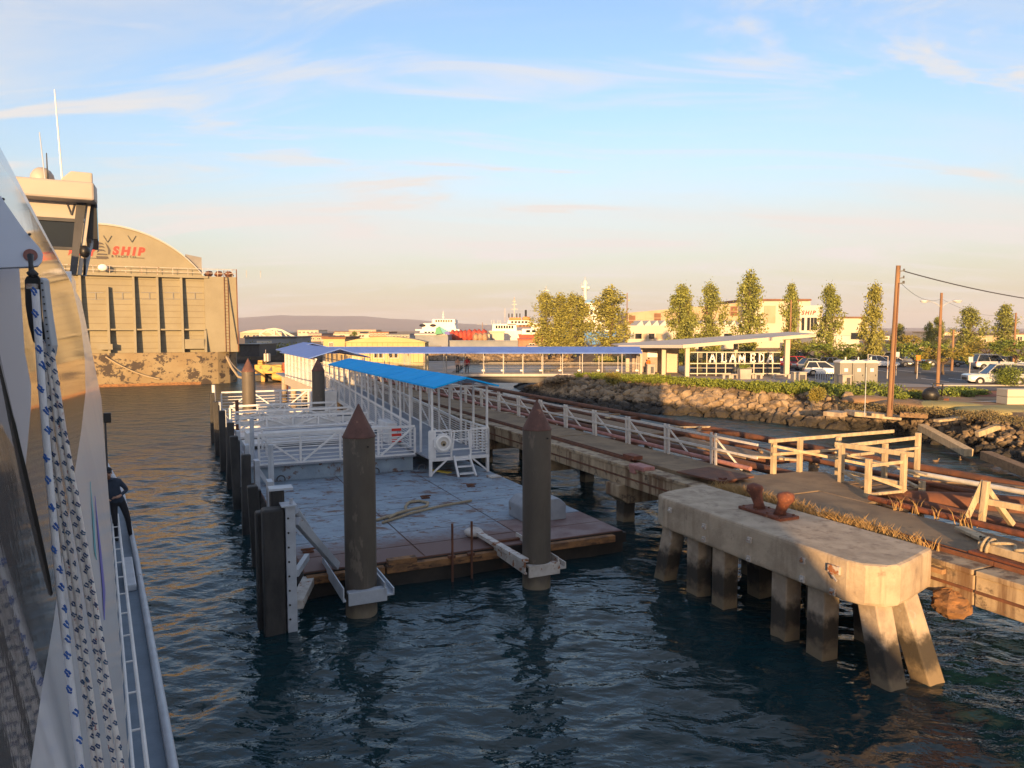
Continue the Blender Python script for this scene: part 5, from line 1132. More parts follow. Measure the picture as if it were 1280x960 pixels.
    # square-rigger emblem: billowed sails over a dark hull
    def emb(pts, mt='sign_dark'): m = MB(MD); m.prism([(lambda q: (q.x, U+1.55, q.z))(L(x, y, U+1.55)) for x, y in pts], (0, .03, 0)); m.build('emblem', mt, T)
    emb([(120, 320), (134.5, 320.5), (136, 323), (132, 324), (121, 323.6)])
    for y, w in ((304, 5), (308, 6.5), (312.5, 7.5)):
        emb([(122.5-.2*w, y+3.4), (121.8, y+.3), (124, y-1.4), (124+w*.75, y-.4), (125+w, y+2.2), (124+w*.6, y+1.2), (123.5, y+1.4)])
    emb([(131, 303), (135, 307), (138, 313), (137, 318), (135, 318), (135, 312), (133, 307)]); emb([(122, 316.5), (134, 317.3), (134, 319), (121, 318.6)])
    return T
drydock()
def line(name, label, pts, r=.06, mt='rope_tan'):
    m = MB(); out = []
    for i in range(len(pts)-1):
        for k in range(8): out.append(Vector(pts[i]).lerp(Vector(pts[i+1]), k/8))
    out.append(Vector(pts[-1])); m.path(out, r, 6); m.build(name, mt, smooth=True, label=label, cat='rope')
def sag(a, b, s, n=10): return [a.lerp(b, i/n)-Vector((0, 0, s*4*(i/n)*(1-i/n))) for i in range(n+1)]
line('mooring_line', 'tan mooring line sagging from dry dock corner to the water', [atU(283, 446, 101.5), atU(290, 460, 99), atU(298, 471, 96), atU(306, 473, 94)], .16)
line('mooring_line', 'thin mooring line running from dry dock to far pile', sag(atU(285, 446, 101.5), D(46.3, 3.9, 4.3), .3), .05)
line('hawser', 'pale hawser slanting down across the rust patched dock hull', sag(atU(132, 446, 101.7), atU(200, 474, 101.6), .4), .09)
# ================================================================ TERMINAL BUILDING
mat('terminal_roof', (.56, .48, .40), (.50, .43, .36), .6, .7)
def terminal():
    T = thing('ferry_terminal', 'cream terminal shelter with tilted roof, glass screen and ALAMEDA letters', 'terminal', (20, 78, GZ))
    z0 = GZ; XA, XB, Y = 17.95, 27.9, 75
    xr = lambda px: (px-640)/922*Y
    zr = lambda x: 5.42+(x-17.3)*(6.55-5.42)/13.1
    # roof slab
    top = [(17.2, 74.3, 5.45), (30.6, 74.3, 6.6), (33, 88, 6.75), (11.6, 86, 5.35), (11.6, 80.2, 5.3)]
    m = MB(); m.prism(top, (0, 0, -.12)); m.build('roof', 'terminal_roof', T)
    m = MB(); m.bar((17.2, 74.24, 5.3), (30.6, 74.24, 6.45), .1, .34); m.build('roof_fascia', 'cream_wall', T)
    m = MB(); m.bar((17.2, 74.3, 5.27), (11.6, 80.2, 5.14), .1, .26); m.build('roof_fascia', 'roof_metal', T)
    # columns
    for x, y, tp, w in ((XA-.1, Y, 5.2, .42), (XB+.1, Y, 6.0, .46), (16.1, 78.2, 5.15, .42), (14.0, 80.4, 5.15, .42), (13.1, 83.5, 5.1, .4), (21.5, 84, 5.6, .4), (25.5, 84, 6, .4)):
        m = MB(); m.b2((x-w/2, y-w/2, z0), (x+w/2, y+w/2, tp)); m.build('column', 'cream_wall', T, bevel=.02)
    # solid service block at left and bench wall
    m = MB(); m.b2((13.6, 83.2, z0), (17.2, 87, 5.1)); m.build('service_block', 'paving', T)
    m = MB(); m.b2((17.25, 82, z0), (18.6, 86, 5.15)); m.build('service_block', 'cream_wall', T)
    m = MB(); m.b2((15.3, 83.1, 3.9), (16.4, 83.18, 4.6)); m.build('notice_board', 'sign_white', T)
    # glass screen
    cols = [xr(863)+.02]+[xr(780+zx/4.92) for zx in (455, 512, 570, 628, 688, 745, 803, 862, 918, 966)]
    rows = [z0+.42, z0+1.1, z0+1.55, z0+2.52]
    zs = [7-(y-412)*Y/922 for y in (467, 454.3, 440.3)]; rows = [zs[0], (zs[0]*.45+zs[1]*.55), zs[1], zs[2]]
    m = MB()
    for r, w in zip(rows, (.1, .05, .1, .1)): m.bar((cols[0], Y, r), (cols[-1], Y, r), .08, w)
    fr = m.build('screen_frame', 'cream_wall', T)
    for x in cols[1:-1]: m = MB(); m.bar((x, Y, z0+.1), (x, Y, rows[-1]), .09, .09); m.build('mullion', 'cream_wall', fr)
    gl = bpy.data.materials.new('thin_glass'); gl.use_nodes = True; nt = gl.node_tree; nt.nodes.clear(); o = nt.nodes.new('ShaderNodeOutputMaterial'); mx = nt.nodes.new('ShaderNodeMixShader'); tr = nt.nodes.new('ShaderNodeBsdfTransparent'); gs = nt.nodes.new('ShaderNodeBsdfGlossy'); gs.inputs[1].default_value = .05; tr.inputs[0].default_value = (.62, .64, .62, 1); fn = nt.nodes.new('ShaderNodeFresnel'); nt.links.new(fn.outputs[0], mx.inputs[0]); nt.links.new(tr.outputs[0], mx.inputs[1]); nt.links.new(gs.outputs[0], mx.inputs[2]); nt.links.new(mx.outputs[0], o.inputs[0]); MATS['thin_glass'] = gl
    for i in range(len(cols)-1):
        for j in (0, 2):
            a, b = (rows[0], rows[2]) if j == 0 else (rows[2], rows[3]); m = MB(); m.b2((cols[i]+.05, Y-.01, a+.05), (cols[i+1]-.05, Y+.01, b-.05)); m.build('pane', 'thin_glass', fr)
    # slab-serif letters
    LET = {'A': [((.08, 0), (.5, 1)), ((.92, 0), (.5, 1)), ((.25, .35), (.75, .35)), ((-.04, 0), (.28, 0)), ((.70, 0), (1.04, 0))],
           'L': [((.3, 0), (.3, 1)), ((.1, 0), (.9, 0)), ((.1, 1), (.5, 1)), ((.9, 0), (.9, .25))],
           'M': [((.1, 0), (.1, 1)), ((.9, 0), (.9, 1)), ((.1, 1), (.5, .15)), ((.9, 1), (.5, .15)), ((-.05, 0), (.27, 0)), ((.73, 0), (1.05, 0))],
           'E': [((.25, 0), (.25, 1)), ((.1, 0), (.85, 0)), ((.1, 1), (.85, 1)), ((.25, .5), (.65, .5)), ((.85, 0), (.85, .22)), ((.85, .8), (.85, 1))],
           'D': [((.25, 0), (.25, 1)), ((.1, 0), (.55, 0)), ((.1, 1), (.55, 1)), ((.55, 1), (.82, .78)), ((.82, .78), (.86, .5)), ((.86, .5), (.82, .22)), ((.82, .22), (.55, 0))]}
    zb = 7-(452.3-412)*Y/922; hh = 7-(442.3-412)*Y/922-zb
    for ch, px in zip('ALAMEDA', (886.5, 900.5, 912, 923.5, 937, 947.5, 959)):
        m = MB(); x = xr(px); w = hh*.82
        for (a, b), (c, d) in LET[ch]: m.bar((x+a*w, Y-.14, zb+b*hh), (x+c*w, Y-.14, zb+d*hh), .06, .14 if abs(d-b) > .3 and (ch != 'A' or c < a or 1) else .10, up=(0, 0, 1) if abs(a-c) > .02 else (1, 0, 0))
        m.build('sign_letter', 'sign_white', T)
    m = MB(); m.box((xr(977), Y-.12, zb+.3*hh), (.25, .05, .2)); m.build('small_sign', 'sign_white', T)
    # inside: bike rails and ticket kiosk
    for k in range(7): m = MB(); x = 18.8+k*1.25; m.path([(x, 77, z0), (x, 77, z0+.8), (x+.5, 77, z0+.8), (x+.5, 77, z0)], .03, 5); m.build('bike_hoop', 'dark_grey', T)
terminal()
def simple(name, mt, label, cat, fn, **kw): m = MB(); fn(m); return m.build(name, mt, label=label, cat=cat, **kw)
def bike(x, y, rz, col, label):
    T = thing('bicycle', label, 'bicycle', (x, y, GZ+.03)); ORG[T] = Vector(); T.rotation_euler.z = rz
    for s in (-.5, .5):
        m = MB(); m.path([(s+.33*math.cos(a), 0, .34+.33*math.sin(a)) for a in np.linspace(0, 6.283, 21)], .022, 6, cap=False); m.build('wheel', 'rubber', T)
    m = MB()
    for a, b in (((-.5, 0, .34), (-.05, 0, .34)), ((-.05, 0, .34), (.32, 0, .78)), ((-.18, 0, .80), (.32, 0, .80)), ((-.05, 0, .34), (-.2, 0, .86)), ((-.5, 0, .34), (-.18, 0, .8)), ((.5, 0, .34), (.3, 0, .95))): m.tube(a, b, .022, n=6)
    m.build('frame', col, T); m = MB(); m.box((-.21, 0, .9), (.26, .12, .05)); m.build('saddle', 'black', T); m = MB(); m.tube((.3, -.26, .98), (.3, .26, .98), .016, n=6); m.build('handlebar', 'black', T)
bike(22.9, 73.3, .3, 'car_red', 'dark red bicycle parked by the planter before terminal screen')
bike(19.5, 77.6, 1.2, 'dark_grey', 'grey bicycle parked inside terminal behind left end of screen')
bike(26.3, 77.4, 1.3, 'car_blue', 'blue bicycle parked inside terminal near right column')
def bench(px, py, w, label):
    p = atz(px, py, GZ); T = thing('bench_block', label, 'bench', p); ORG[T] = Vector()
    m = MB(); m.box((0, 0, .42), (w, .5, .1)); m.build('seat', 'kerb', T, bevel=.02)
    for s in (-1, 1): m = MB(); m.box((s*(w/2-.15), 0, .19), (.22, .42, .37)); m.build('support', 'kerb', T)
for px, w, lb in ((908, .9, 'small concrete bench left of the plaza planter'), (918, .8, 'small concrete bench between planter and left bench'), (937, .9, 'small concrete bench just right of plaza planter'), (947, .9, 'small concrete bench near the parked red bicycle'), (976, 1.8, 'long low concrete bench beside the litter bin kiosk')): bench(px, 473.5, w, lb)
def planter():
    p = atz(930, 474, GZ); T = thing('planter', 'square concrete planter with small plants before the terminal screen', 'planter', p); ORG[T] = Vector()
    m = MB(); m.prism([(-.5, -.5, 0), (.5, -.5, 0), (.58, -.58, 1), (-.58, -.58, 1)], (0, 1.05, 0)); m.build('box', 'kerb', T, bevel=.03)
    me = leaf_mesh('plants', [((random.uniform(-.4, .4), random.uniform(-.4, .4), 1.25), (.2, .2, .2), 90) for _ in range(8)], .06, 'leaf_green', 3); o = bpy.data.objects.new('plants', me); COL.objects.link(o); o.parent = T
planter()
def kiosk(px, py, label, w=1.0, h=1.05):
    p = atz(px, py, GZ); T = thing('litter_bin', label, 'litter bin', p); ORG[T] = Vector()
    m = MB(); m.b2((-w/2, -.4, 0), (w/2, .4, h)); m.build('casing', 'kerb', T, bevel=.04); m = MB(); m.b2((-.05, -.43, .18), (w/2-.12, -.4, h-.15)); m.build('door', 'dark_grey', T); m = MB(); m.b2((-w/2-.05, -.45, h), (w/2+.05, .45, h+.1)); m.build('lid', 'kerb', T, bevel=.03)
kiosk(998, 481, 'concrete litter bin with dark door beside the bike racks', 1.1); kiosk(813, 468.5, 'small white topped bin at the left end of terminal', .8)
def rack():
    T = thing('bike_rack', 'row of grey metal bike hoops behind the litter bin', 'bike rack', (28.6, 69.2, GZ)); ORG[T] = Vector()
    for k in range(7): m = MB(); m.path([(k*.45, 0, 0), (k*.45, 0, .75), (k*.45+.12, 0, .85), (k*.45+.24, 0, .75), (k*.45+.24, 0, 0)], .035, 6); m.build('hoop', 'steel_grey', T)
rack()
# ---- portable toilets
def potty(px, i, label):
    p = atz(px, 483.5, GZ); T = thing('portable_toilet', label, 'portable toilet', p, 'portable toilets'); ORG[T] = Vector(); T.rotation_euler.z = .06
    m = MB(); m.b2((-.52, -.52, 0), (.52, .52, 2.02)); m.build('cabin', 'potty_grey', T, bevel=.03)
    m = MB(); m.b2((-.38, -.56, .12), (.38, -.52, 1.9)); d = m.build('door', 'potty_grey', T, bevel=.01); m = MB(); m.b2((-.17, -.575, 1.3), (.13, -.56, 1.58)); m.build('door_sign', 'sign_white', d); m = MB(); m.box((.3, -.58, 1.0), (.05, .04, .14)); m.build('handle', 'black', d)
    m = MB(); m.prism([(-.58, -.58, 2.02), (.58, -.58, 2.02), (.56, -.58, 2.14), (.3, -.58, 2.26), (-.3, -.58, 2.26), (-.56, -.58, 2.14)], (0, 1.16, 0)); m.build('roof', 'potty_roof', T, bevel=.04)
    m = MB(); m.tube((.35, .3, 2.2), (.35, .3, 2.5), .06, n=8); m.build('vent_pipe', 'potty_roof', T)
potty(1053, 0, 'leftmost grey portable toilet, behind the tan litter bin'); potty(1069, 1, 'middle grey portable toilet of the three'); potty(1085, 2, 'rightmost grey portable toilet of the three, nearest utility pole')
kiosk(1056, 484.5, 'tan square litter bin in front of the portable toilets', .75, 1.0)

# ---- poles, wires, signs
def utility():
    p = atz(1112, 514, GZ); tp = atY(1116, 332, p.y).z; T = thing('utility_pole', 'tall brown wooden utility pole on the shore by the toilets', 'utility pole', p)
    m = MB(); m.tube((p.x, p.y, GZ-.3), (p.x+.19, p.y, tp), .17, .125, n=14); m.build('pole', 'pole_wood', T, smooth='auto')
    for dz, s in ((.35, .1), (.75, .08), (1.05, .12)):
        m = MB(); m.bar((p.x+.19, p.y-.1, tp-dz), (p.x+.45, p.y-.15, tp-dz+.05), .05, .06); m.tube((p.x+.45, p.y-.15, tp-dz), (p.x+.45, p.y-.15, tp-dz+.16), s*.5, n=8); m.build('insulator', 'dark_grey', T)
    m = MB(); m.tube((p.x+.02, p.y-.19, GZ+.1), (p.x+.16, p.y-.16, tp-1), .025, n=6); m.build('conduit', 'rust_dark', T)
    return Vector((p.x+.5, p.y-.15, tp-.35)), Vector((p.x+.3, p.y-.1, tp-1.0))
ua, ub = utility()
def lamp_pole(px, top, Y, label, heads, arm=1.6, base=GZ):
    p = atY(px, top, Y); T = thing('light_pole', label, 'light pole', (p.x, Y, base)); ORG[T] = Vector(); h = p.z-base
    m = MB(); m.tube((0, 0, -.2), (0, 0, h), .15, .10, n=10); m.build('pole', 'pole_wood', T, smooth='auto')
    for s in heads:
        a = MB(); a.path([(0, 0, h-1.2), (s*arm*.5, 0, h-.85), (s*arm, 0, h-.7)], .035, 6); q = a.build('arm', 'steel_grey', T)
        m = MB(); m.ell((s*(arm+.35), 0, h-.68), (.45, .2, .13), 12, 6); m.build('lamp_head', 'steel_grey', q, smooth=True); m = MB(); m.ell((s*(arm+.4), 0, h-.76), (.28, .14, .09), 10, 6); m.build('lens', 'light_glass', q, smooth=True)
    return Vector((p.x, Y, p.z))
l1 = lamp_pole(1177, 366, 62, 'wooden light pole with twin lamp heads in the car park', (-1, 1), 1.0)
l2 = lamp_pole(1270, 391, 90, 'wooden light pole with single lamp head near right edge', (1,), 1.2)
lamp_pole(989, 375, 100, 'slim tall pole behind terminal roof beside a poplar', (), 0)
lamp_pole(1192, 412, 85, 'short grey pole behind the car park trees', (), 0)
def wire(label, a, b, s, r=.03): m = MB(); m.path(sag(a, b, s, 16), r, 5); m.build('power_line', 'dark_grey', label=label, cat='power line')
wire('thick power line running from utility pole top to right edge', ua, atY(1420, 385, 52), .5, .035)
wire('thin wire from utility pole to twin lamp pole', ub, l1-Vector((0, 0, .5)), .5, .012); wire('thin wire from twin lamp pole to single lamp pole', l1-Vector((0, 0, .5)), l2, .8, .012)
def signpost(px, py, top, label, wht=True):
    p = atz(px, py, GZ); h = atY(px, top, p.y).z-GZ; T = thing('sign_post', label, 'sign post', p); ORG[T] = Vector()
    m = MB(); m.tube((0, 0, -.1), (.05, 0, h), .035, n=6); m.build('post', 'steel_white_rusty', T); m = MB(); m.box((.05, -.05, h-.25), (.4, .03, .5)); m.build('plate', 'amber' if not wht else 'steel_grey', T)
signpost(1146, 474, 444, 'thin post with small amber sign by the car park kerb', False); signpost(1211, 479, 446, 'thin leaning post with grey sign plate by the silver car', True)
signpost(1120, 470, 440, 'thin bare post left of the amber sign', True)
def thin_pole(): p = atz(1081, 514, GZ); T = simple('survey_pole', 'steel_grey', 'thin metal pole standing in rubble left of utility pole', 'pole', lambda m: m.tube(p-Vector((0, 0, .3)), p+Vector((0, 0, 2.6)), .025, n=6))
thin_pole()
def frame_gate():
    T = thing('pipe_frame', 'rectangular pipe barrier frame right of the portable toilets', 'barrier', atz(1095, 474, GZ)); o = ORG[T]; a = atz(1084, 474, GZ); b = atz(1109, 474, GZ)
    m = MB(); m.path([a, a+Vector((0, 0, 2.4)), b+Vector((0, 0, 2.2)), b], .05, 6); m.build('frame', 'steel_white_rusty', T)
frame_gate()
# ---- cars
def car(label, px, py, yaw, col, kind='sedan', L=4.5, zz=GZ+.05):
    p = atz(px, py, zz); T = thing('parked_car', label, 'car', p, 'cars in the car park'); ORG[T] = Vector(); T.rotation_euler.z = yaw
    W_ = .9; suv = kind == 'suv'; hb = .95 if suv else .82; ht = 1.72 if suv else 1.44; gc = .42 if suv else .32; x = L/2
    st = [(-x, .80, .45, hb-.12), (-x+.12, .88, .30, hb), (-x+.9, W_, .24, hb+.05), (0, W_+.02, .24, hb+.03), (x-1.1, W_, .24, hb-.01), (x-.25, .87, .26, hb-(.06 if suv else .14)), (x, .78, .38, hb-(.14 if suv else .26))]
    vs = []
    for sx, w, a, b in st: vs += [(sx, -w, a), (sx, -w-.03, (a+b)/2), (sx, -w+.06, b), (sx, w-.06, b), (sx, w+.03, (a+b)/2), (sx, w, a)]
    fs = [(i*6+k, i*6+(k+1) % 6, (i+1)*6+(k+1) % 6, (i+1)*6+k) for i in range(6) for k in range(6)]+[tuple(range(6))[::-1], tuple(range(36, 42))]
    m = MB(); m.add(vs, fs); m.build('body', col, T, smooth='auto', bevel=.03)
    r0, r1, f1, f0 = (-x+.12, -x+.45, .15 if suv else .0, .95) if suv or kind == 'hatch' else (-x+.75, -x+1.35, .05, 1.0)
    g = [(r0, -.82, hb), (f0, -.82, hb), (f1, -.64, ht), (r1, -.64, ht), (r0, .82, hb), (f0, .82, hb), (f1, .64, ht), (r1, .64, ht)]
    m = MB(); m.add(g, [(0, 1, 2, 3), (5, 4, 7, 6), (1, 5, 6, 2), (4, 0, 3, 7), (3, 2, 6, 7), (0, 4, 5, 1)]); m.build('cabin', 'glass_dark', T, bevel=.03)
    m = MB(); m.add([(q[0], q[1], q[2]+dz) for dz in (-.015, .045) for q in ((r1-.05, -.66, ht), (f1+.05, -.66, ht), (f1+.05, .66, ht), (r1-.05, .66, ht))], [(0, 3, 2, 1), (4, 5, 6, 7), (0, 1, 5, 4), (1, 2, 6, 5), (2, 3, 7, 6), (3, 0, 4, 7)]); m.build('roof', col, T, bevel=.02)
    for s in (-1, 1):
        m = MB()
        for a, b in (((f0, hb), (f1, ht)), ((r0, hb), (r1, ht)), (((f0+r0)/2-.05, hb), ((f1+r1)/2-.05, ht))): m.bar((a[0], s*.825, a[1]-.02), (b[0], s*.65, b[1]+.01), .07, .06)
        m.build('window_pillar', col, T)
        for wx in (-x+.85, x-.9):
            w = MB(); w.tube((wx, s*(W_-.2), .33), (wx, s*(W_+.05), .33), .33 if not suv else .36, n=16); w = w.build('wheel', 'rubber', T, smooth='auto'); m = MB(); m.tube((wx, s*(W_+.03), .33), (wx, s*(W_+.07), .33), .2, .17, n=12); m.build('rim', 'chrome', w, smooth='auto')
        m = MB(); m.box((x-.12, s*.62, hb-.32), (.22, .34, .16)); m.build('headlight', 'light_glass', T, bevel=.02)
        m = MB(); m.box((-x+.06, s*.70, hb-.14), (.12, .22, .2)); m.build('tail_light', 'tail_red', T, bevel=.02)
        m = MB(); m.box((f0-.15, s*1.0, hb+.08), (.16, .2, .13)); m.build('mirror', col, T, bevel=.03)
    m = MB(); m.box((x-.02, 0, .52), (.08, 1.0, .2)); m.build('grille', 'black', T)
    if suv: m = MB(); m.tube((r1, -.6, ht+.1), (f1, -.6, ht+.1), .02, n=5); m.tube((r1, .6, ht+.1), (f1, .6, ht+.1), .02, n=5); m.build('roof_rail', 'chrome', T)
car('dark red hatchback parked right of the terminal column', 1000, 460, .15, 'car_red', 'hatch', 4.6)
car('grey sedan between the red car and white hatchback', 1016, 463.5, .1, 'car_grey', 'sedan', 4.6)
car('white hatchback facing right just left of the toilets', 1030, 469.5, -.25, 'car_white', 'hatch', 4.1)
car('dark blue car partly behind the grey sedan', 1040, 462, .2, 'car_blue', 'sedan', 4.5)
car('white sedan just right of the portable toilets', 1099, 459, -.35, 'car_white', 'sedan', 4.5)
car('dark sedan beside the utility pole', 1117, 458, -.5, 'car_dark', 'sedan', 4.5); car('dark grey minivan right of utility pole', 1127, 457, -.9, 'car_grey', 'suv', 4.6); car('black sedan under the round car park trees', 1178, 458, -.15, 'car_black', 'sedan', 4.7)
car('pale pickup far behind the round car park trees', 1158, 451, .1, 'car_silver', 'suv', 4.8)
car('silver estate car in back row at right', 1241, 461.5, -.1, 'car_silver', 'suv', 4.7); car('blue grey car behind the silver estate', 1262, 460, -.2, 'car_grey', 'hatch', 4.4)
car('silver off-road car facing left behind the round bush', 1243, 480.5, 2.95, 'car_silver', 'suv', 4.8); car('white van at right edge behind the bush', 1279, 479, 2.9, 'car_white', 'suv', 5)
car('dark car under a low tree left of the toilets', 1004, 452, .2, 'car_dark', 'sedan', 4.5)
# ---- black tarp machine, blocks, driftwood
def compressor():
    p = atz(1166, 502, GZ); T = thing('tarped_machine', 'small machine under black cover with raised handle on the path', 'machine', p); ORG[T] = Vector()
    m = MB(); m.ell((-.15, 0, .45), (.55, .45, .5), 14, 8, .07, 3); m.build('cover', 'black', T, smooth=True)
    m = MB(); m.path([(-.1, 0, .7), (.0, 0, 1.22), (.62, 0, 1.18), (.55, 0, .3)], .05, 8); m.build('handle', 'black', T, smooth=True)
    m = MB(); m.tube((.35, -.3, .2), (.35, .3, .2), .2, n=12); m.build('wheel', 'rubber', T); m = MB(); m.box((.75, 0, .12), (.5, .3, .2), rz=.3); m.build('tow_bar', 'rust_dark', T)
compressor()
p = atz(1275, 505, GZ)
def cblock():
    T = thing('concrete_bench', 'long two-course tan concrete block at right edge of path', 'concrete block', p); ORG[T] = Vector()
    for k in (0, 1): m = MB(); m.box((.6, 0, .25+k*.5), (3.6, 1.1, .48)); m.build('block', 'cream_wall', T, bevel=.03)
cblock()
def wedge(label, a, b, w, h, mt='wood_brown', nm='driftwood_beam'): m = MB(); m.bar(a, b, w, h); m.build(nm, mt, label=label, cat='timber', bevel=.03)
wedge('long grey timber beam sloping down rubble into the water', atz(1152, 534, 1.1), atz(1211, 566, .35), .5, .42, 'wood_grey'); wedge('dark timber beam at the waterline near right edge', atz(1232, 569, .55), atz(1300, 596, .35), .55, .45, 'wood_brown')
wedge('flat concrete slab step at water edge below thin pole', atz(1035, 516, 1.5), atz(1058, 518, 1.5), 1.4, .3, 'concrete', 'broken_slab'); wedge('tilted broken concrete slab right of the step', atz(1062, 516, 1.65), atz(1120, 521, 1.4), 1.5, .3, 'concrete', 'broken_slab')
wedge('short plank lying on the rubble shore', atz(1170, 526, 1.7), atz(1205, 522, 1.8), .4, .15, 'wood_grey'); wedge('square timber lying on dirt by the pole', atz(1125, 518, 1.9), atz(1160, 520, 1.9), .3, .3, 'wood_brown')
wedge('pale log lying among stones near right edge', atz(1221, 543, 1.3), atz(1248, 533, 1.7), .3, .3, 'wood_grey')
for k, (x, y) in enumerate(((1170, 577), (1200, 575), (1246, 583))):
    q = atz(x, y, 0); T = thing('duck', ('dark duck floating left of the other two off rubble shore', 'dark duck floating in the middle off the rubble shore', 'dark duck floating nearest the shore timber')[k], 'duck', q, 'ducks on the water'); ORG[T] = Vector(); T.rotation_euler.z = k; T.scale = (.6, .6, .6)
    m = MB(); m.ell((0, 0, .06), (.24, .12, .10), 12, 7); m.path([(.16, 0, .1), (.22, 0, .2), (.24, 0, .26)], [.06, .04, .05], 8); m.ell((.25, 0, .27), (.055, .045, .045), 8, 6); m.path([(.28, 0, .265), (.35, 0, .25)], [.02, .008], 6); m.path([(-.2, 0, .1), (-.3, 0, .14)], [.05, .01], 6); m.build('body', 'wood_brown', T, smooth=True)
# ---- low plants
rnd = random.Random(8)
pts = []
for _ in range(330):
    i = rnd.choice([1, 2, 2, 3, 3, 4, 4, 4]); f = rnd.random(); q = TL[i].lerp(TL[i+1], f)+Vector((rnd.uniform(-.4, .9), rnd.uniform(-1.1, 1.6))); pts.append((q.x, q.y, rnd.uniform(.3, .7)))
cover('ice_plant', 'strip of bright green ice plant along top of the boulder bank', pts, 170, .10, 'leaf_ice', .55, 2)
pts = [(atz(px+rnd.uniform(-9, 9), py+rnd.uniform(-2, 2), GZ).x, atz(px, py+rnd.uniform(-3, 3), GZ).y, rnd.uniform(.3, .8)) for px, py in [(1040, 490)]*14+[(1060, 494)]*12+[(1020, 488)]*12+[(1085, 487)]*5]
cover('green_scrub', 'patch of green scrub below the portable toilets', pts, 260, .10, 'leaf_green', .7, 3)
pts = [(atz(px+rnd.uniform(-14, 14), py, GZ).x, atz(px, py+rnd.uniform(-3, 2), GZ).y, rnd.uniform(.25, .6)) for px, py in [(1210, 493)]*16+[(1190, 495)]*6+[(1140, 498)]*9+[(1110, 497)]*5]
cover('path_scrub', 'low green weeds along the path behind the covered machine', pts, 220, .08, 'leaf_green', .5, 4)
pts = [(atz(px+rnd.uniform(-22, 22), py, GZ).x, atz(px, py+rnd.uniform(-6, 6), GZ).y, rnd.uniform(.3, .8)) for px, py in [(1180, 515)]*22+[(1240, 520)]*30+[(1130, 512)]*14+[(1085, 510)]*10+[(1270, 528)]*14]
cover('dry_weeds', 'dry brown weeds scattered over the shore turf', pts, 60, .05, 'weed', .28, 5, z=GZ-.08)
for px, py, r, h, mt, lb in ((1262, 483, 1.5, 1.75, 'leaf_green', 'round clipped green bush beside the silver off-road car'), (1158, 463, .7, .9, 'leaf_green', 'small round dark bush in the car park island'), (1217, 458, 1.0, 1.5, 'leaf_green', 'round dark shrub in the back of the car park'), (1020, 501, .7, .8, 'leaf_yellow', 'yellow green bush growing on the boulder bank'), (766, 480, .9, .9, 'leaf_yellow', 'yellow bush on bank near the bridge end'), (1145, 497, .6, .5, 'leaf_yellow', 'low yellow weed clump left of the covered machine')):
    p = atz(px, py, GZ if py < 492 else GZ-.3); T = thing('bush', lb, 'bush', p); ORG[T] = Vector()
    rr = random.Random(px); me = leaf_mesh('foliage', [((r*.6*math.cos(a)*b, r*.6*math.sin(a)*b, h*.5+rr.uniform(-.2, .3)*h), (r*.5, r*.5, h*.4), 190) for a, b in [(rr.uniform(0, 6.28), rr.random()) for _ in range(14)]], .075, mt, px); o = bpy.data.objects.new('foliage', me); COL.objects.link(o); o.parent = T
    m = MB(); m.path([(0, 0, -.2), (.05, 0, h*.6)], [.06, .03], 6); m.build('stem', 'bark', T)
# ---- trees
ptree(850, 357, 112, 42, 1, 'leaf_poplar', 'broad poplar behind terminal, leftmost of the right-hand row'); ptree(861, 372, 118, 26, 4, 'leaf_olive', 'shorter poplar half hidden beside the leftmost row poplar'); ptree(890, 354, 114, 41, 2, 'leaf_poplar', 'second tall poplar behind the terminal roof')
ptree(938, 342, 108, 45, 3, 'leaf_poplar', 'tallest poplar standing behind the middle of terminal roof'); ptree(989, 357, 110, 33, 4, 'leaf_poplar', 'slender poplar in front of the white hall lettering'); ptree(1040, 357, 100, 37, 1, 'leaf_poplar', 'slender poplar behind the portable toilets'); ptree(1092, 359, 98, 39, 5, 'leaf_olive', 'leaning poplar just left of the utility pole')
ptree(683, 365, 140, 42, 2, 'leaf_olive', 'leftmost poplar of the dense clump before the ships'); ptree(700, 369, 142, 42, 3, 'leaf_olive', 'poplar in middle left of the dense clump'); ptree(714, 370, 140, 40, 5, 'leaf_olive', 'poplar in middle right of the dense clump'); ptree(727, 371, 144, 36, 1, 'leaf_olive', 'rightmost poplar of the dense clump of four')
ptree(764, 361, 138, 58, 3, 'leaf_olive', 'broad single poplar right of the blue topped ship'); ptree(1214, 384, 120, 42, 2, 'leaf_poplar', 'conical tree behind the silver cars'); ptree(1258, 382, 130, 36, 4, 'leaf_poplar', 'conical tree near the right edge light pole'); ptree(1177, 398, 135, 24, 5, 'leaf_poplar', 'narrow tree behind twin lamp pole'); ptree(1124, 405, 150, 18, 1, 'leaf_poplar', 'small dark tree just right of utility pole'); ptree(1162, 404, 140, 20, 3, 'leaf_poplar', 'small pointed tree left of the twin lamp pole')
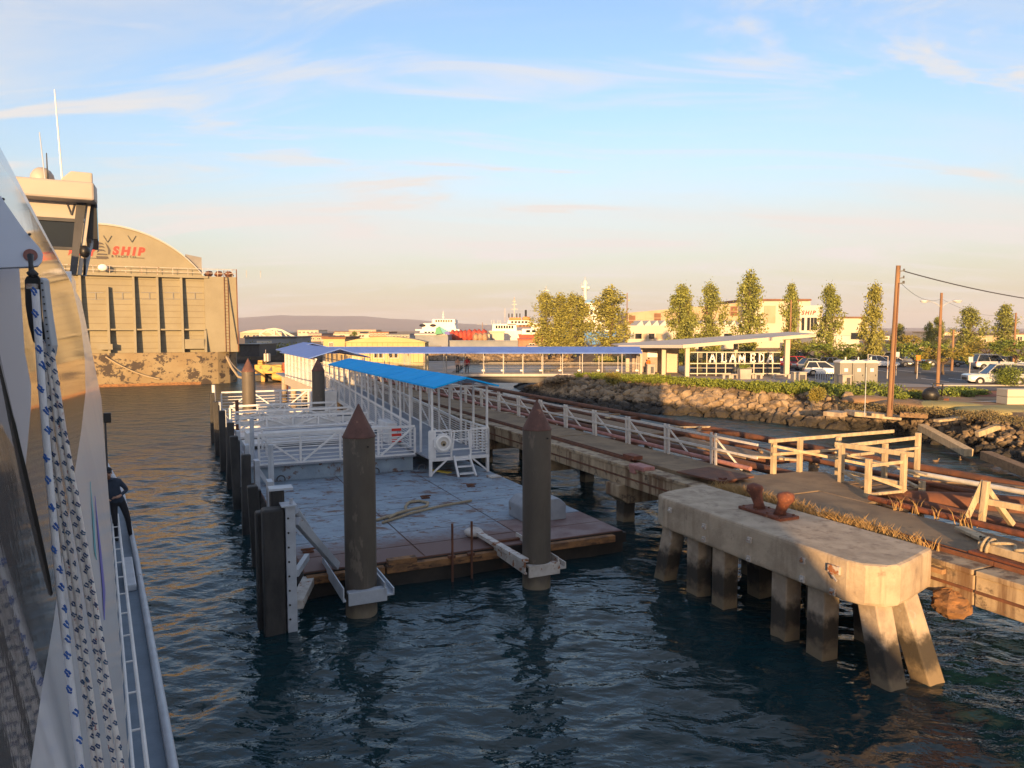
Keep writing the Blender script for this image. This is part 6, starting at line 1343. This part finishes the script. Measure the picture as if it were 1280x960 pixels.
rtree(1043, 425, 88, 66, 1, 'leaf_green', 'low spreading tree behind portable toilets'); rtree(1147, 424, 80, 66, 2, 'leaf_green', 'spreading green tree right of utility pole'); rtree(1180, 430, 78, 56, 3, 'leaf_yellow', 'yellow green round tree at base of twin lamp pole'); rtree(1235, 424, 105, 50, 2, 'leaf_yellow', 'yellowing round tree behind the silver estate car'); rtree(1272, 420, 84, 60, 1, 'leaf_green', 'round green tree at right edge of car park'); rtree(1008, 424, 100, 44, 3, 'leaf_olive', 'low olive tree seen past right column of terminal'); rtree(1132, 415, 118, 36, 1, 'leaf_yellow', 'small yellow tree behind the car park row'); rtree(915, 436, 104, 80, 2, 'leaf_green', 'low green tree seen through the terminal screen'); rtree(960, 436, 100, 60, 3, 'leaf_olive', 'second low tree seen through the terminal screen'); rtree(1195, 432, 112, 46, 1, 'leaf_olive', 'olive round tree behind the black sedan'); rtree(1090, 438, 110, 50, 2, 'leaf_olive', 'low tree behind the white sedan')
def hedge(label, x0, x1, y, h, mt, seed): cover('hedge', label, [(x, y+random.uniform(-.4, .4), .9) for x in np.arange(x0, x1, .9)], 260, .14, mt, h, seed, cat='hedge')
hedge('long green hedge along back of the car park', 38, 74, 103, 1.5, 'leaf_green', 6); hedge('green hedge behind the bridge end', 12, 27, 100, 1.6, 'leaf_olive', 7)
# ================================================================ FAR BACKGROUND
def hills():
    m = MB(); n = 90; rows = 7; vs = []
    prof = [(-3000, 40), (-1500, 84), (-1230, 90), (-900, 84), (-700, 72), (-500, 58), (-350, 46), (-150, 34), (200, 24), (1200, 15), (4000, 12)]
    Y0 = 3600
    def H(x):
        for (a, b), (c, d) in zip(prof, prof[1:]):
            if a <= x <= c: return b+(d-b)*(x-a)/(c-a)
        return 12
    for j in range(rows+1):
        f = j/rows
        for i in range(n+1):
            x = -3000+7000*i/n; z = GZ-1+(H(x)+7*mnoise.noise((x*.004, j, 1)))*math.sin(f*math.pi/2)**1.2*(1+.12*mnoise.noise((x*.006, f*3, 2)))
            vs.append((x, Y0+900*f, z))
    m.add(vs, [(j*(n+1)+i, j*(n+1)+i+1, (j+1)*(n+1)+i+1, (j+1)*(n+1)+i) for j in range(rows) for i in range(n)]); m.build('hills', 'hill', smooth=True, kind='structure')
hills()
def bld(name, label, x0, x1, yb, yt, Y, mt, roof='beige_roof', dep=14, arch=0, wins=(), slope=0, door=None, base=None, cat='building', group=None):
    """building facing the camera spanning pixels x0..x1, eaves at pixel yt, standing at distance Y"""
    a = atY(x0, yt, Y); b = atY(x1, yt, Y); z0 = GZ if base is None else base
    T = thing(name, label, cat, ((a.x+b.x)/2, Y, z0), group)
    m = MB(); m.b2((a.x, Y, z0-.3), (b.x, Y+dep, a.z)); m.build('wall', mt, T)
    if arch:
        zz = arch/922*Y; pts = [(a.x-.3, Y-.3, a.z)]+[(a.x-.3+(b.x-a.x+.6)*k/12, Y-.3, a.z+zz*math.sin(math.pi*k/12)**.8) for k in range(1, 12)]+[(b.x+.3, Y-.3, a.z)]
        m = MB(); m.prism(pts, (0, dep, 0)); m.build('roof', roof, T)
    else: m = MB(); m.prism([(a.x-.2, Y-.3, a.z), (b.x+.2, Y-.3, a.z), (b.x+.2, Y-.3, a.z+.3+slope), (a.x-.2, Y-.3, a.z+.3)], (0, dep+.5, 0)); m.build('roof', roof, T)
    for w in wins:
        p, q = atY(w[0], w[1], Y), atY(w[2], w[3], Y); m = MB(); m.b2((p.x, Y-.06, q.z), (q.x, Y+.05, p.z)); wn = m.build('window' if len(w) < 5 else w[4], 'glass_dark' if len(w) < 6 else w[5], T)
        if len(w) < 5:
            m = MB(); t = .08+.0005*Y; cx = (p.x+q.x)/2; m.b2((p.x-t, Y-.12, q.z-t), (q.x+t, Y-.07, q.z)); m.b2((p.x-t, Y-.12, p.z), (q.x+t, Y-.07, p.z+t)); m.b2((p.x-t, Y-.12, q.z), (p.x, Y-.07, p.z)); m.b2((q.x, Y-.12, q.z), (q.x+t, Y-.07, p.z)); m.b2((cx-t/2, Y-.12, q.z), (cx+t/2, Y-.07, p.z)); m.build('window_frame', 'cream_wall', wn)
    return T
# yellow metal warehouse on a wharf left of the bridge
m = MB(); m.b2((-30, 106, .2), (-9, 150, .62)); m.build('wharf_deck', 'paving', kind='structure')
T = bld('warehouse', 'long yellow metal warehouse with shallow curved roof beyond the bridge', 432, 531, 470, 428, 110, 'yellow_wall', 'yellow_wall', 5, 7, [(468, 440, 479, 447), (487, 440, 498, 447), (502, 441, 514, 466, 'door', 'beige_roof'), (536, 450, 537, 451, 'vent', 'black')][:3], base=.62)
for k in range(16): x = 433+k*6.4; a = atY(x, 440, 109.93); m = MB(); m.b2((a.x-.04, 109.9, .62), (a.x+.04, 109.99, 5.0)); m.build('cladding_rib', 'yellow_wall', T)
bld('yellow_annex', 'low yellow annex with small window left of warehouse', 404, 431, 470, 423.5, 112, 'yellow_wall', 'brown_roof', 10, 0, [(412, 428.5, 416, 433)], base=.62)
def chairs():
    for k, px in enumerate((485, 492, 500)): 
        p = atY(px, 462, 109); T = thing('deck_chair', ('leftmost dark chair against yellow warehouse wall', 'middle dark chair against yellow warehouse wall', 'rightmost dark chair against yellow warehouse wall')[k], 'chair', (p.x, 109.0, .62)); ORG[T] = Vector()
        m = MB(); m.box((0, 0, .45), (.5, .5, .06)); m.build('seat', 'black', T); m = MB(); m.box((0, .24, .8), (.5, .05, .6)); m.build('backrest', 'black', T)
        for a in (-.2, .2):
            for b in (-.2, .2): m = MB(); m.box((a, b, .22), (.05, .05, .44)); m.build('leg', 'black', T)
chairs()
# far buildings under the hills
bld('arched_hall', 'distant tan hall with white arched truss roof beside dry dock', 300, 352, 430, 416, 420, 'beige_roof', 'cream_wall', 30, 4, [(305, 419, 312, 424), (316, 419, 324, 424)])
def arch_truss():
    Y = 330; T = thing('arched_truss', 'white curved lattice truss above the far sheds', 'truss', (atY(345, 420, Y).x, Y, GZ)); pts = [atY(x, y, Y) for x, y in ((325, 417), (333, 412.5), (343, 411), (353, 413), (364, 419), (372, 423))]
    for a, b in zip(pts, pts[1:]): m = MB(); m.bar(a, b, .8, .8); m.build('chord', 'white_wall', T)
    for a, b in zip(pts, pts[1:]): m = MB(); m.bar(a, Vector((b.x, Y, b.z-3)), .5, .5); m.bar(a-Vector((0, 0, 3)), b-Vector((0, 0, 3)), .5, .5); m.build('lattice', 'white_wall', T)
    for q in (pts[0], pts[-1], pts[2]): m = MB(); m.bar((q.x, Y, GZ-.2), q, .7, .7); m.build('leg', 'white_wall', T)
arch_truss()
bld('grey_shed', 'grey flat shed with pale shutters right of dry dock', 306, 370, 450, 422.5, 160, 'grey_wall', 'dark_grey', 12, 0, [(321, 426, 340, 436, 'shutter', 'white_wall'), (347, 425, 364, 434, 'shutter', 'grey_wall')])
bld('dark_shed', 'dark low shed tucked behind dry dock corner', 300, 324, 456, 432, 140, 'dark_grey', 'black', 10)
for i, (x0, x1, yt, Y, mt, rf, lb) in enumerate(((372, 410, 421, 300, 'beige_roof', 'brown_roof', 'low tan shed far behind violet roof left'), (385, 402, 417, 380, 'brick_far', 'grey_wall', 'small brick block among far sheds'), (410, 470, 417.5, 420, 'cream_wall', 'beige_roof', 'long pale distant shed above yellow warehouse'), (418, 450, 415, 450, 'beige_roof', 'brown_roof', 'tan distant hall with brown roof'), (462, 486, 415.5, 350, 'brick_far', 'brown_roof', 'brick distant block left of the white yacht'), (484, 512, 418, 330, 'grey_wall', 'dark_grey', 'grey distant shed beside the white yacht'), (402, 432, 424.5, 240, 'white_wall', 'beige_roof', 'white low hut between far sheds'), (540, 575, 417, 400, 'beige_roof', 'brown_roof', 'tan distant block behind red nets'), (372, 398, 413, 520, 'cream_wall', 'beige_roof', 'long pale roofed hall under the hills left'), (436, 470, 412.6, 600, 'beige_roof', 'cream_wall', 'long pale roofed hall under the hills right'), (590, 640, 418, 430, 'cream_wall', 'beige_roof', 'pale distant block left of the working ship'))):
    w = (x1-x0)/5; bld('far_building', lb, x0, x1, 440, yt, Y, mt, rf, 25, 0, [(x0+w*(k+.25), yt+1.6, x0+w*(k+.75), yt+3.4) for k in range(5)])
ptree(444, 414, 260, 12, 2, 'leaf_green', 'small dark round tree above yellow warehouse roof', 'far_tree')
# right hand: sawtooth hangar, white hall
def hangar():
    Y = 185; T = thing('sawtooth_hangar', 'long tan hangar with sawtooth roof lights behind the poplars', 'hangar', (atY(880, 420, Y).x, Y, GZ))
    a, b = atY(784, 407, Y), atY(935, 396, Y); m = MB(); m.prism([(a.x, Y, GZ-.3), (b.x, Y, GZ-.3), (b.x, Y, a.z), (a.x, Y, a.z)], (0, 20, 0)); m.build('wall', 'cream_wall', T)
    p = [atY(785, 391, Y+14), atY(930, 378, Y+14)]; m = MB(); m.add([(p[0].x, Y+14, GZ), (p[1].x, Y+14, GZ), tuple(p[1]), tuple(p[0]), (p[0].x, Y+34, GZ), (p[1].x, Y+34, GZ), (p[1].x, Y+34, p[1].z), (p[0].x, Y+34, p[0].z)], [(0, 1, 2, 3), (4, 7, 6, 5), (3, 2, 6, 7), (0, 4, 5, 1), (1, 5, 6, 2), (0, 3, 7, 4)]); m.build('upper_wall', 'beige_roof', T)
    n = 14
    for k in range(n):
        x0 = a.x+2.5+k*(b.x-a.x-3)/n; w = (b.x-a.x-3)/n; m = MB(); m.prism([(x0, Y+1, a.z), (x0+w*.95, Y+1, a.z), (x0+w*.7, Y+1, a.z+1.35)], (0, 12, 0)); m.build('roof_light', 'white_wall', T)
        x = 786+k*10.6; q, r = atY(x, 394.5-.09*(x-786), Y+13.9), atY(x+8.2, 400-.09*(x-786), Y+13.9)
        for s in (0, 6.2): m = MB(); e = s/922*(Y+14); m.b2((q.x, Y+13.85, r.z-e), (r.x, Y+13.95, q.z-e)); m.build('wall_panel', 'beige_roof' if (k+int(s)) % 3 else 'brown_roof', T)
    for x0, x1, dk in ((787, 793, 0), (794, 802, 1), (803, 809, 2), (811, 818, 1), (820, 828, 2), (868, 876, 1), (880, 890, 2), (905, 915, 1)):
        p, q = atY(x0, 417, Y), atY(x1, 423.5, Y); m = MB(); m.b2((p.x, Y-.1, q.z), (q.x, Y+.1, p.z)); m.build('window', ('grey_wall', 'glass_dark', 'beige_roof')[dk], T)
hangar()
def hall():
    Y = 190; T = thing('white_hall', 'white shipyard hall with red lettering and tall windows behind poplars', 'hall', (atY(990, 420, Y).x, Y, GZ))
    def blk(nm, mt, x0, x1, yt, y0, d): p, q = atY(x0, yt, Y+y0), atY(x1, yt, Y+y0); m = MB(); m.b2((p.x, Y+y0, GZ-.3), (q.x, Y+y0+d, p.z)); m.build(nm, mt, T)
    blk('wall', 'cream_wall', 930, 1013, 376.5, 4, 30); blk('front_wall', 'white_wall', 1000, 1028, 382, 0, 30); blk('side_wall', 'cream_wall', 1028, 1086, 398, 2, 26); blk('low_wing', 'white_wall', 1020, 1112, 420, -24, 10)
    p, q = atY(929, 376, Y+3.9), atY(1014, 376, Y+3.9); m = MB(); m.b2((p.x, Y+3.7, p.z), (q.x, Y+34, p.z+.5)); m.build('parapet', 'brown_roof', T)
    p, q = atY(1028, 397.6, Y), atY(1087, 397.6, Y); m = MB(); m.b2((p.x, Y+1.7, p.z), (q.x, Y+28, p.z+.4)); m.build('parapet', 'brown_roof', T)
    p, q = atY(955.5, 382, Y+3.9), atY(969, 404, Y+3.9); m = MB(); m.b2((p.x, Y+3.8, q.z), (q.x, Y+4, p.z)); m.build('door', 'beige_roof', T)
    for x0 in (1002, 1009, 1013.5, 1017.5): p, q = atY(x0, 397, Y), atY(x0+3, 413, Y); m = MB(); m.b2((p.x, Y-.1, q.z), (q.x, Y+.1, p.z)); m.build('window', 'glass_dark', T)
    for x0, x1, y0, y1 in ((1018, 1030, 416, 422), (1064, 1082, 416, 424), (1107, 1112, 430, 438)): p, q = atY(x0, y0, Y-24.2), atY(x1, y1, Y-24.2); m = MB(); m.b2((p.x, Y-24.3, q.z), (q.x, Y-24.1, p.z)); m.build('window', 'glass_dark', T)
    h = atY(1000, 388.5, Y).z-atY(1000, 393.5, Y).z; p = atY(1001.5, 393.3, Y); x = p.x
    for ch in 'SHIP':
        cu = bpy.data.curves.new('t', 'FONT'); cu.body = ch; cu.size = h/.69; cu.shear = .22; cu.offset = .04; cu.extrude = .05; to = bpy.data.objects.new('t', cu); COL.objects.link(to)
        me = bpy.data.meshes.new_from_object(to.evaluated_get(bpy.context.evaluated_depsgraph_get())); bpy.data.objects.remove(to); m = MB(); m.add([(x+v.co.x*.95, Y-.15-v.co.z, p.z+v.co.y) for v in me.vertices], [list(f.vertices) for f in me.polygons]); m.build('sign_letter', 'sign_red', T, fix=False); x += max(v.co.x for v in me.vertices)*.95+.1
hall()
bld('red_roof_house', 'low brick house with red brown roof left of the poplar clump', 648, 712, 440, 425, 170, 'brick_far', 'ship_red', 12, 0, [(662, 430, 668, 435), (672, 430, 678, 435), (684, 430, 690, 435)])
bld('white_kiosk', 'small cream hut under the poplar clump', 660, 690, 445, 434, 158, 'cream_wall', 'beige_roof', 8)
bld('tan_container', 'tan box container in front of the working ship', 612, 630, 430, 415, 210, 'cream_wall', 'cream_wall', 8, 0, [(613.5, 420, 615.5, 426)])
for i, (x0, x1, yt, Y, lb) in enumerate(((1120, 1160, 428, 150, 'low tan building behind the car park left'), (1175, 1200, 416, 210, 'pale flat building behind the twin lamp pole'), (1205, 1250, 421, 200, 'pale flat building behind the silver cars'), (1250, 1290, 418, 220, 'tan building with brown roof at right edge'))):
    bld('low_building', lb, x0, x1, 440, yt, Y, 'cream_wall' if i % 2 else 'beige_roof', 'beige_roof' if i < 3 else 'brown_roof', 14, 0, [(x0+4+k*9, yt+3, x0+9+k*9, yt+7) for k in range(3)])
lamp_pole(784, 366, 170, 'slim grey mast left of the sawtooth hangar', (), 0); lamp_pole(603, 403, 260, 'distant twin floodlight pole above the red nets', (-1, 1), 1.0)
# ---- ships and boats
def ship(name, label, Y, hull_px, hmat, decks, extra=None, cat='ship'):
    x0, x1, yt, yb = hull_px; a, b = atY(x0, yt, Y), atY(x1, yt, Y); T = thing(name, label, cat, ((a.x+b.x)/2, Y, 0)); zt = a.z
    m = MB(); d = 6; m.add([(a.x, Y, zt), (b.x, Y, zt), (b.x, Y+2*d, zt), (a.x, Y+2*d, zt), (a.x+2, Y+1, -1), (b.x-2, Y+1, -1), (b.x-2, Y+2*d-1, -1), (a.x+2, Y+2*d-1, -1)], [(0, 1, 2, 3), (7, 6, 5, 4), (0, 4, 5, 1), (1, 5, 6, 2), (2, 6, 7, 3), (3, 7, 4, 0)]); m.build('hull', hmat, T)
    for dk in decks:
        x0, x1, y0, y1, mt = dk[:5]; p, q = atY(x0, y0, Y), atY(x1, y1, Y); m = MB(); tp = dk[5] if len(dk) > 5 else 0
        w = q.x-p.x; m.prism([(p.x, Y+.5, q.z), (q.x, Y+.5, q.z), (q.x-tp*w, Y+.5, p.z), (p.x+tp*w, Y+.5, p.z)], (0, 2*d-1, 0)); o = m.build('deck_house', mt, T)
        if len(dk) > 6 and dk[6]:
            n = dk[6]; 
            for k in range(n): c = p.x+w*(.1+tp+(.8-2*tp)*(k+.5)/n); hw = w*(.8-2*tp)/n*.34; m = MB(); m.b2((c-hw, Y+.4, q.z+(p.z-q.z)*.35), (c+hw, Y+.52, q.z+(p.z-q.z)*.78)); m.build('window', 'glass_dark', o)
    if extra: extra(T, Y)
    return T
def pl(T, nm, mt, Y, x, y0, y1, r): p, q = atY(x, y0, Y), atY(x, y1, Y); m = MB(); m.tube((p.x, Y+4, p.z), (q.x, Y+4, q.z), r, n=7); m.build(nm, mt, T)
def cross(T, mt, Y, x, y, w): p, q = atY(x-w, y, Y), atY(x+w, y, Y); m = MB(); m.bar((p.x, Y+4, p.z), (q.x, Y+4, q.z), .18, .18); m.build('yard', mt, T)
def yx(T, Y):
    pl(T, 'mast', 'ship_white', Y, 552.5, 402, 389, .12); cross(T, 'ship_white', Y, 552.5, 396, 1.5); cross(T, 'ship_white', Y, 552.5, 393, 1)
    for x in (538, 546, 560, 568): pl(T, 'stanchion', 'steel_grey', Y, x, 404, 399, .06)
    for x in (524, 537): p, q = atY(x, 405.5, Y), atY(x+8, 408, Y); m = MB(); m.ell(((p.x+q.x)/2, Y+.3, (p.z+q.z)/2), ((q.x-p.x)*.5, .3, .45), 12, 6); m.build('oval_window', 'glass_dark', T, smooth=True)
ship('white_ferry', 'white multi-deck ferry moored in distance beyond the warehouse', 230, (518, 574, 416, 440), 'grey_wall', [(519, 574, 411.5, 413.5, 'ship_white'), (524, 571, 413.5, 418, 'ship_white', .02, 8), (527, 570, 404, 411.5, 'ship_white', .05), (540, 569, 399, 404, 'ship_white', .02, 7)], yx, 'ferry boat')
def wx(T, Y):
    pl(T, 'mast', 'steel_white_rusty', Y, 643, 398, 371, .14); cross(T, 'steel_white_rusty', Y, 643, 380, 3); cross(T, 'steel_white_rusty', Y, 643, 376, 2); cross(T, 'steel_white_rusty', Y, 643, 386, 4)
    pl(T, 'mast', 'steel_white_rusty', Y, 631, 402, 385, .1); pl(T, 'funnel', 'black', Y, 657.5, 397, 387, .35)
    for x in (636, 640, 646, 650): pl(T, 'ventilator', 'dark_grey', Y, x, 397, 391.5, .22)
    for x in (617, 622, 625, 614): pl(T, 'davit', 'steel_grey', Y, x, 405, 400, .15)
ship('working_ship', 'white and orange working ship with lattice mast near the poplar clump', 225, (612, 676, 413.5, 440), 'ship_white', [(615, 646, 405, 413.5, 'ship_white', .03, 7), (634, 664, 400, 406, 'ship_white', .04, 5), (636, 652, 397, 400.5, 'ship_orange', .05), (653, 663, 396, 400.5, 'ship_orange', .08), (646, 668, 406, 409, 'brick_far', 0, 4)], wx)
def cx(T, Y):
    pl(T, 'mast', 'ship_white', Y, 733, 374, 350, .5); pl(T, 'mast', 'steel_grey', Y, 733, 350, 345, .15); cross(T, 'dark_grey', Y, 733, 360, 5); cross(T, 'dark_grey', Y, 733, 362, 4); cross(T, 'steel_grey', Y, 733, 353, 3); pl(T, 'aerial', 'steel_grey', Y, 728, 360, 352, .12); pl(T, 'aerial', 'steel_grey', Y, 738, 360, 357, .12); pl(T, 'aerial', 'dark_grey', Y, 723, 378, 365, .1)
    for x, y in ((730, 358), (737, 359)): p = atY(x, y, Y); m = MB(); m.ell((p.x, Y+4, p.z), (.6, .6, .5), 10, 6); m.build('radar_dome', 'ship_white', T, smooth=True)
ship('survey_ship', 'tall white ship with blue wheelhouse top and radar mast behind poplars', 240, (690, 775, 414, 440), 'ship_blue', [(712, 765, 398, 414, 'ship_white', .04), (728, 756, 384, 398, 'ship_white', .05, 4), (731, 752, 378.5, 383, 'ship_white', .02, 5), (729, 754, 374.5, 378.5, 'ship_blue', .08)], cx)
def rx(T, Y):
    pl(T, 'mast', 'steel_grey', Y, 683.5, 372, 357, .12); cross(T, 'steel_grey', Y, 683.5, 362, 3.5)
ship('red_hull_ship', 'rust red hulled vessel lying behind the poplar clump', 200, (648, 700, 418, 440), 'ship_red', [(652, 690, 411, 418, 'ship_white', .02, 4), (664, 684, 404, 411, 'ship_white', .05, 3)], rx)
def heap(label, x0, x1, yt, yb, Y, mt, n, nm='net_heap'):
    T = thing(nm, label, 'net heap', atY((x0+x1)/2, yb, Y))
    for k in range(n):
        p = atY(x0+(x1-x0)*(k+.5)/n, (yt+yb)/2, Y+random.uniform(0, 2)); m = MB(); m.ell(p, ((x1-x0)/n/922*Y*.75, 2, (yb-yt)/922*Y*.58), 16, 10, .16, k+int(x0)); m.build('bundle', mt, T, smooth=True)
heap('heap of red nets and floats beyond the bridge, left pile', 563, 584, 414, 427, 205, 'red_net', 4); heap('brighter red net heap beyond the bridge, right pile', 584, 608, 413, 426, 200, 'red_net', 4); heap('tan net bundle in front of the red heaps', 592, 609, 417, 427, 195, 'tan_net', 3)
bld('net_wall', 'long grey quay wall under the red net heaps', 530, 650, 450, 427, 192, 'grey_wall', 'grey_wall', 4, cat='quay wall'); bld('grey_boat_shed', 'grey covered boat shed below the white ferry', 519, 560, 450, 419, 190, 'grey_wall', 'roof_metal', 12, 0, [(528, 432, 552, 437, 'opening', 'black')])
def tarp(label, px, mt, Y): m = MB(); m.prism([atY(x, y, Y) for x, y in px], (0, 1.2, 0)); m.build('tarpaulin', mt, label=label, cat='tarpaulin')
tarp('green tarpaulin hung at bow of the white ferry', [(545, 410), (549, 408), (553, 417), (544, 418)], 'green_tarp', 188); tarp('teal tarpaulin beside the green one', [(549, 408), (560, 414), (556, 418), (551, 415)], 'teal_tarp', 188.5); tarp('violet tarpaulin left of the red nets', [(555, 415), (562, 414), (562, 418.5), (557, 418)], 'purple_tarp', 187)
def pickup(label, px, py, col): 
    p = atY(px, py, 185); car(label, px, py, .2, col, 'sedan', 6, zz=p.z)
def workboat():
    Y = 99; T = thing('work_barge', 'yellow work barge with tanks moored right of dry dock', 'work barge', (atY(342, 475, Y).x, Y, 0))
    def B(nm, mt, x0, x1, y0, y1, d=4, yy=0): p, q = atY(x0, y0, Y+yy), atY(x1, y1, Y+yy); m = MB(); m.b2((p.x, Y+yy, q.z), (q.x, Y+yy+d, p.z)); m.build(nm, mt, T, bevel=.05)
    B('deck', 'crane_yellow', 318, 352, 456, 467, 8); B('float', 'black_hull', 318, 362, 469, 482, 8, 1); B('leg', 'crane_yellow', 326, 331, 467, 478, .6); B('house', 'crane_yellow', 352, 362, 460, 470, 5, 1); B('engine_box', 'crane_yellow', 322, 328, 450.5, 456, 2, 1); B('cabinet', 'white_wall', 329.5, 332, 442, 452, 1, 1); B('cabinet', 'white_wall', 333, 335.5, 442, 452, 1, 1); B('mast', 'steel_white_rusty', 331.6, 332.4, 437, 456, .2, 0)
    for x, y, r in ((349, 471, .6), (358, 468, .55), (361, 473, .5)): p = atY(x, y, Y-.5); m = MB(); m.tube((p.x-.8, Y-.5, p.z), (p.x+.8, Y-.5, p.z), r, n=14); m.build('tank', 'crane_yellow', T, smooth='auto')
    p = atY(337, 461, Y-.1); m = MB(); m.prism([(p.x-.35, Y-.08, p.z-.3), (p.x+.35, Y-.08, p.z-.3), (p.x+.25, Y-.08, p.z+.35), (p.x, Y-.08, p.z)], (0, .03, 0)); m.build('painted_mark', 'black', T)
workboat()
def rust_pile(): m = MB(); p = atz(357, 486, 0); m.tube((p.x, p.y, -1), (p.x, p.y, 3.1), .3, n=12); m.build('rusty_dolphin_pile', 'ship_red', label='short red brown pile standing before the fenced walkway', cat='pile', smooth='auto')
rust_pile()
for k in range(7): pass
cover('far_scrub', 'dark scrub and debris along far quay beside dry dock', [(x, 152+random.uniform(0, 3), 1.2) for x in np.arange(-58, -40, 1.2)], 130, .25, 'leaf_olive', 2.2, 9)

# ================================================================ HAZE
def haze():
    m = MB(); m.b2((-5400, -1700, -2.6), (5400, 5400, 125)); o = m.build('haze', 'black', kind='stuff'); o.data.materials.clear()
    h = bpy.data.materials.new('haze'); h.use_nodes = True; nt = h.node_tree; nt.nodes.clear(); out = nt.nodes.new('ShaderNodeOutputMaterial'); v = nt.nodes.new('ShaderNodeVolumePrincipled')
    v.inputs['Color'].default_value = (.84, .84, .98, 1); v.inputs['Density'].default_value = HAZE_D; v.inputs['Anisotropy'].default_value = .0
    nt.links.new(v.outputs[0], out.inputs['Volume']); o.data.materials.append(h)
HAZE_D = .00016
haze()
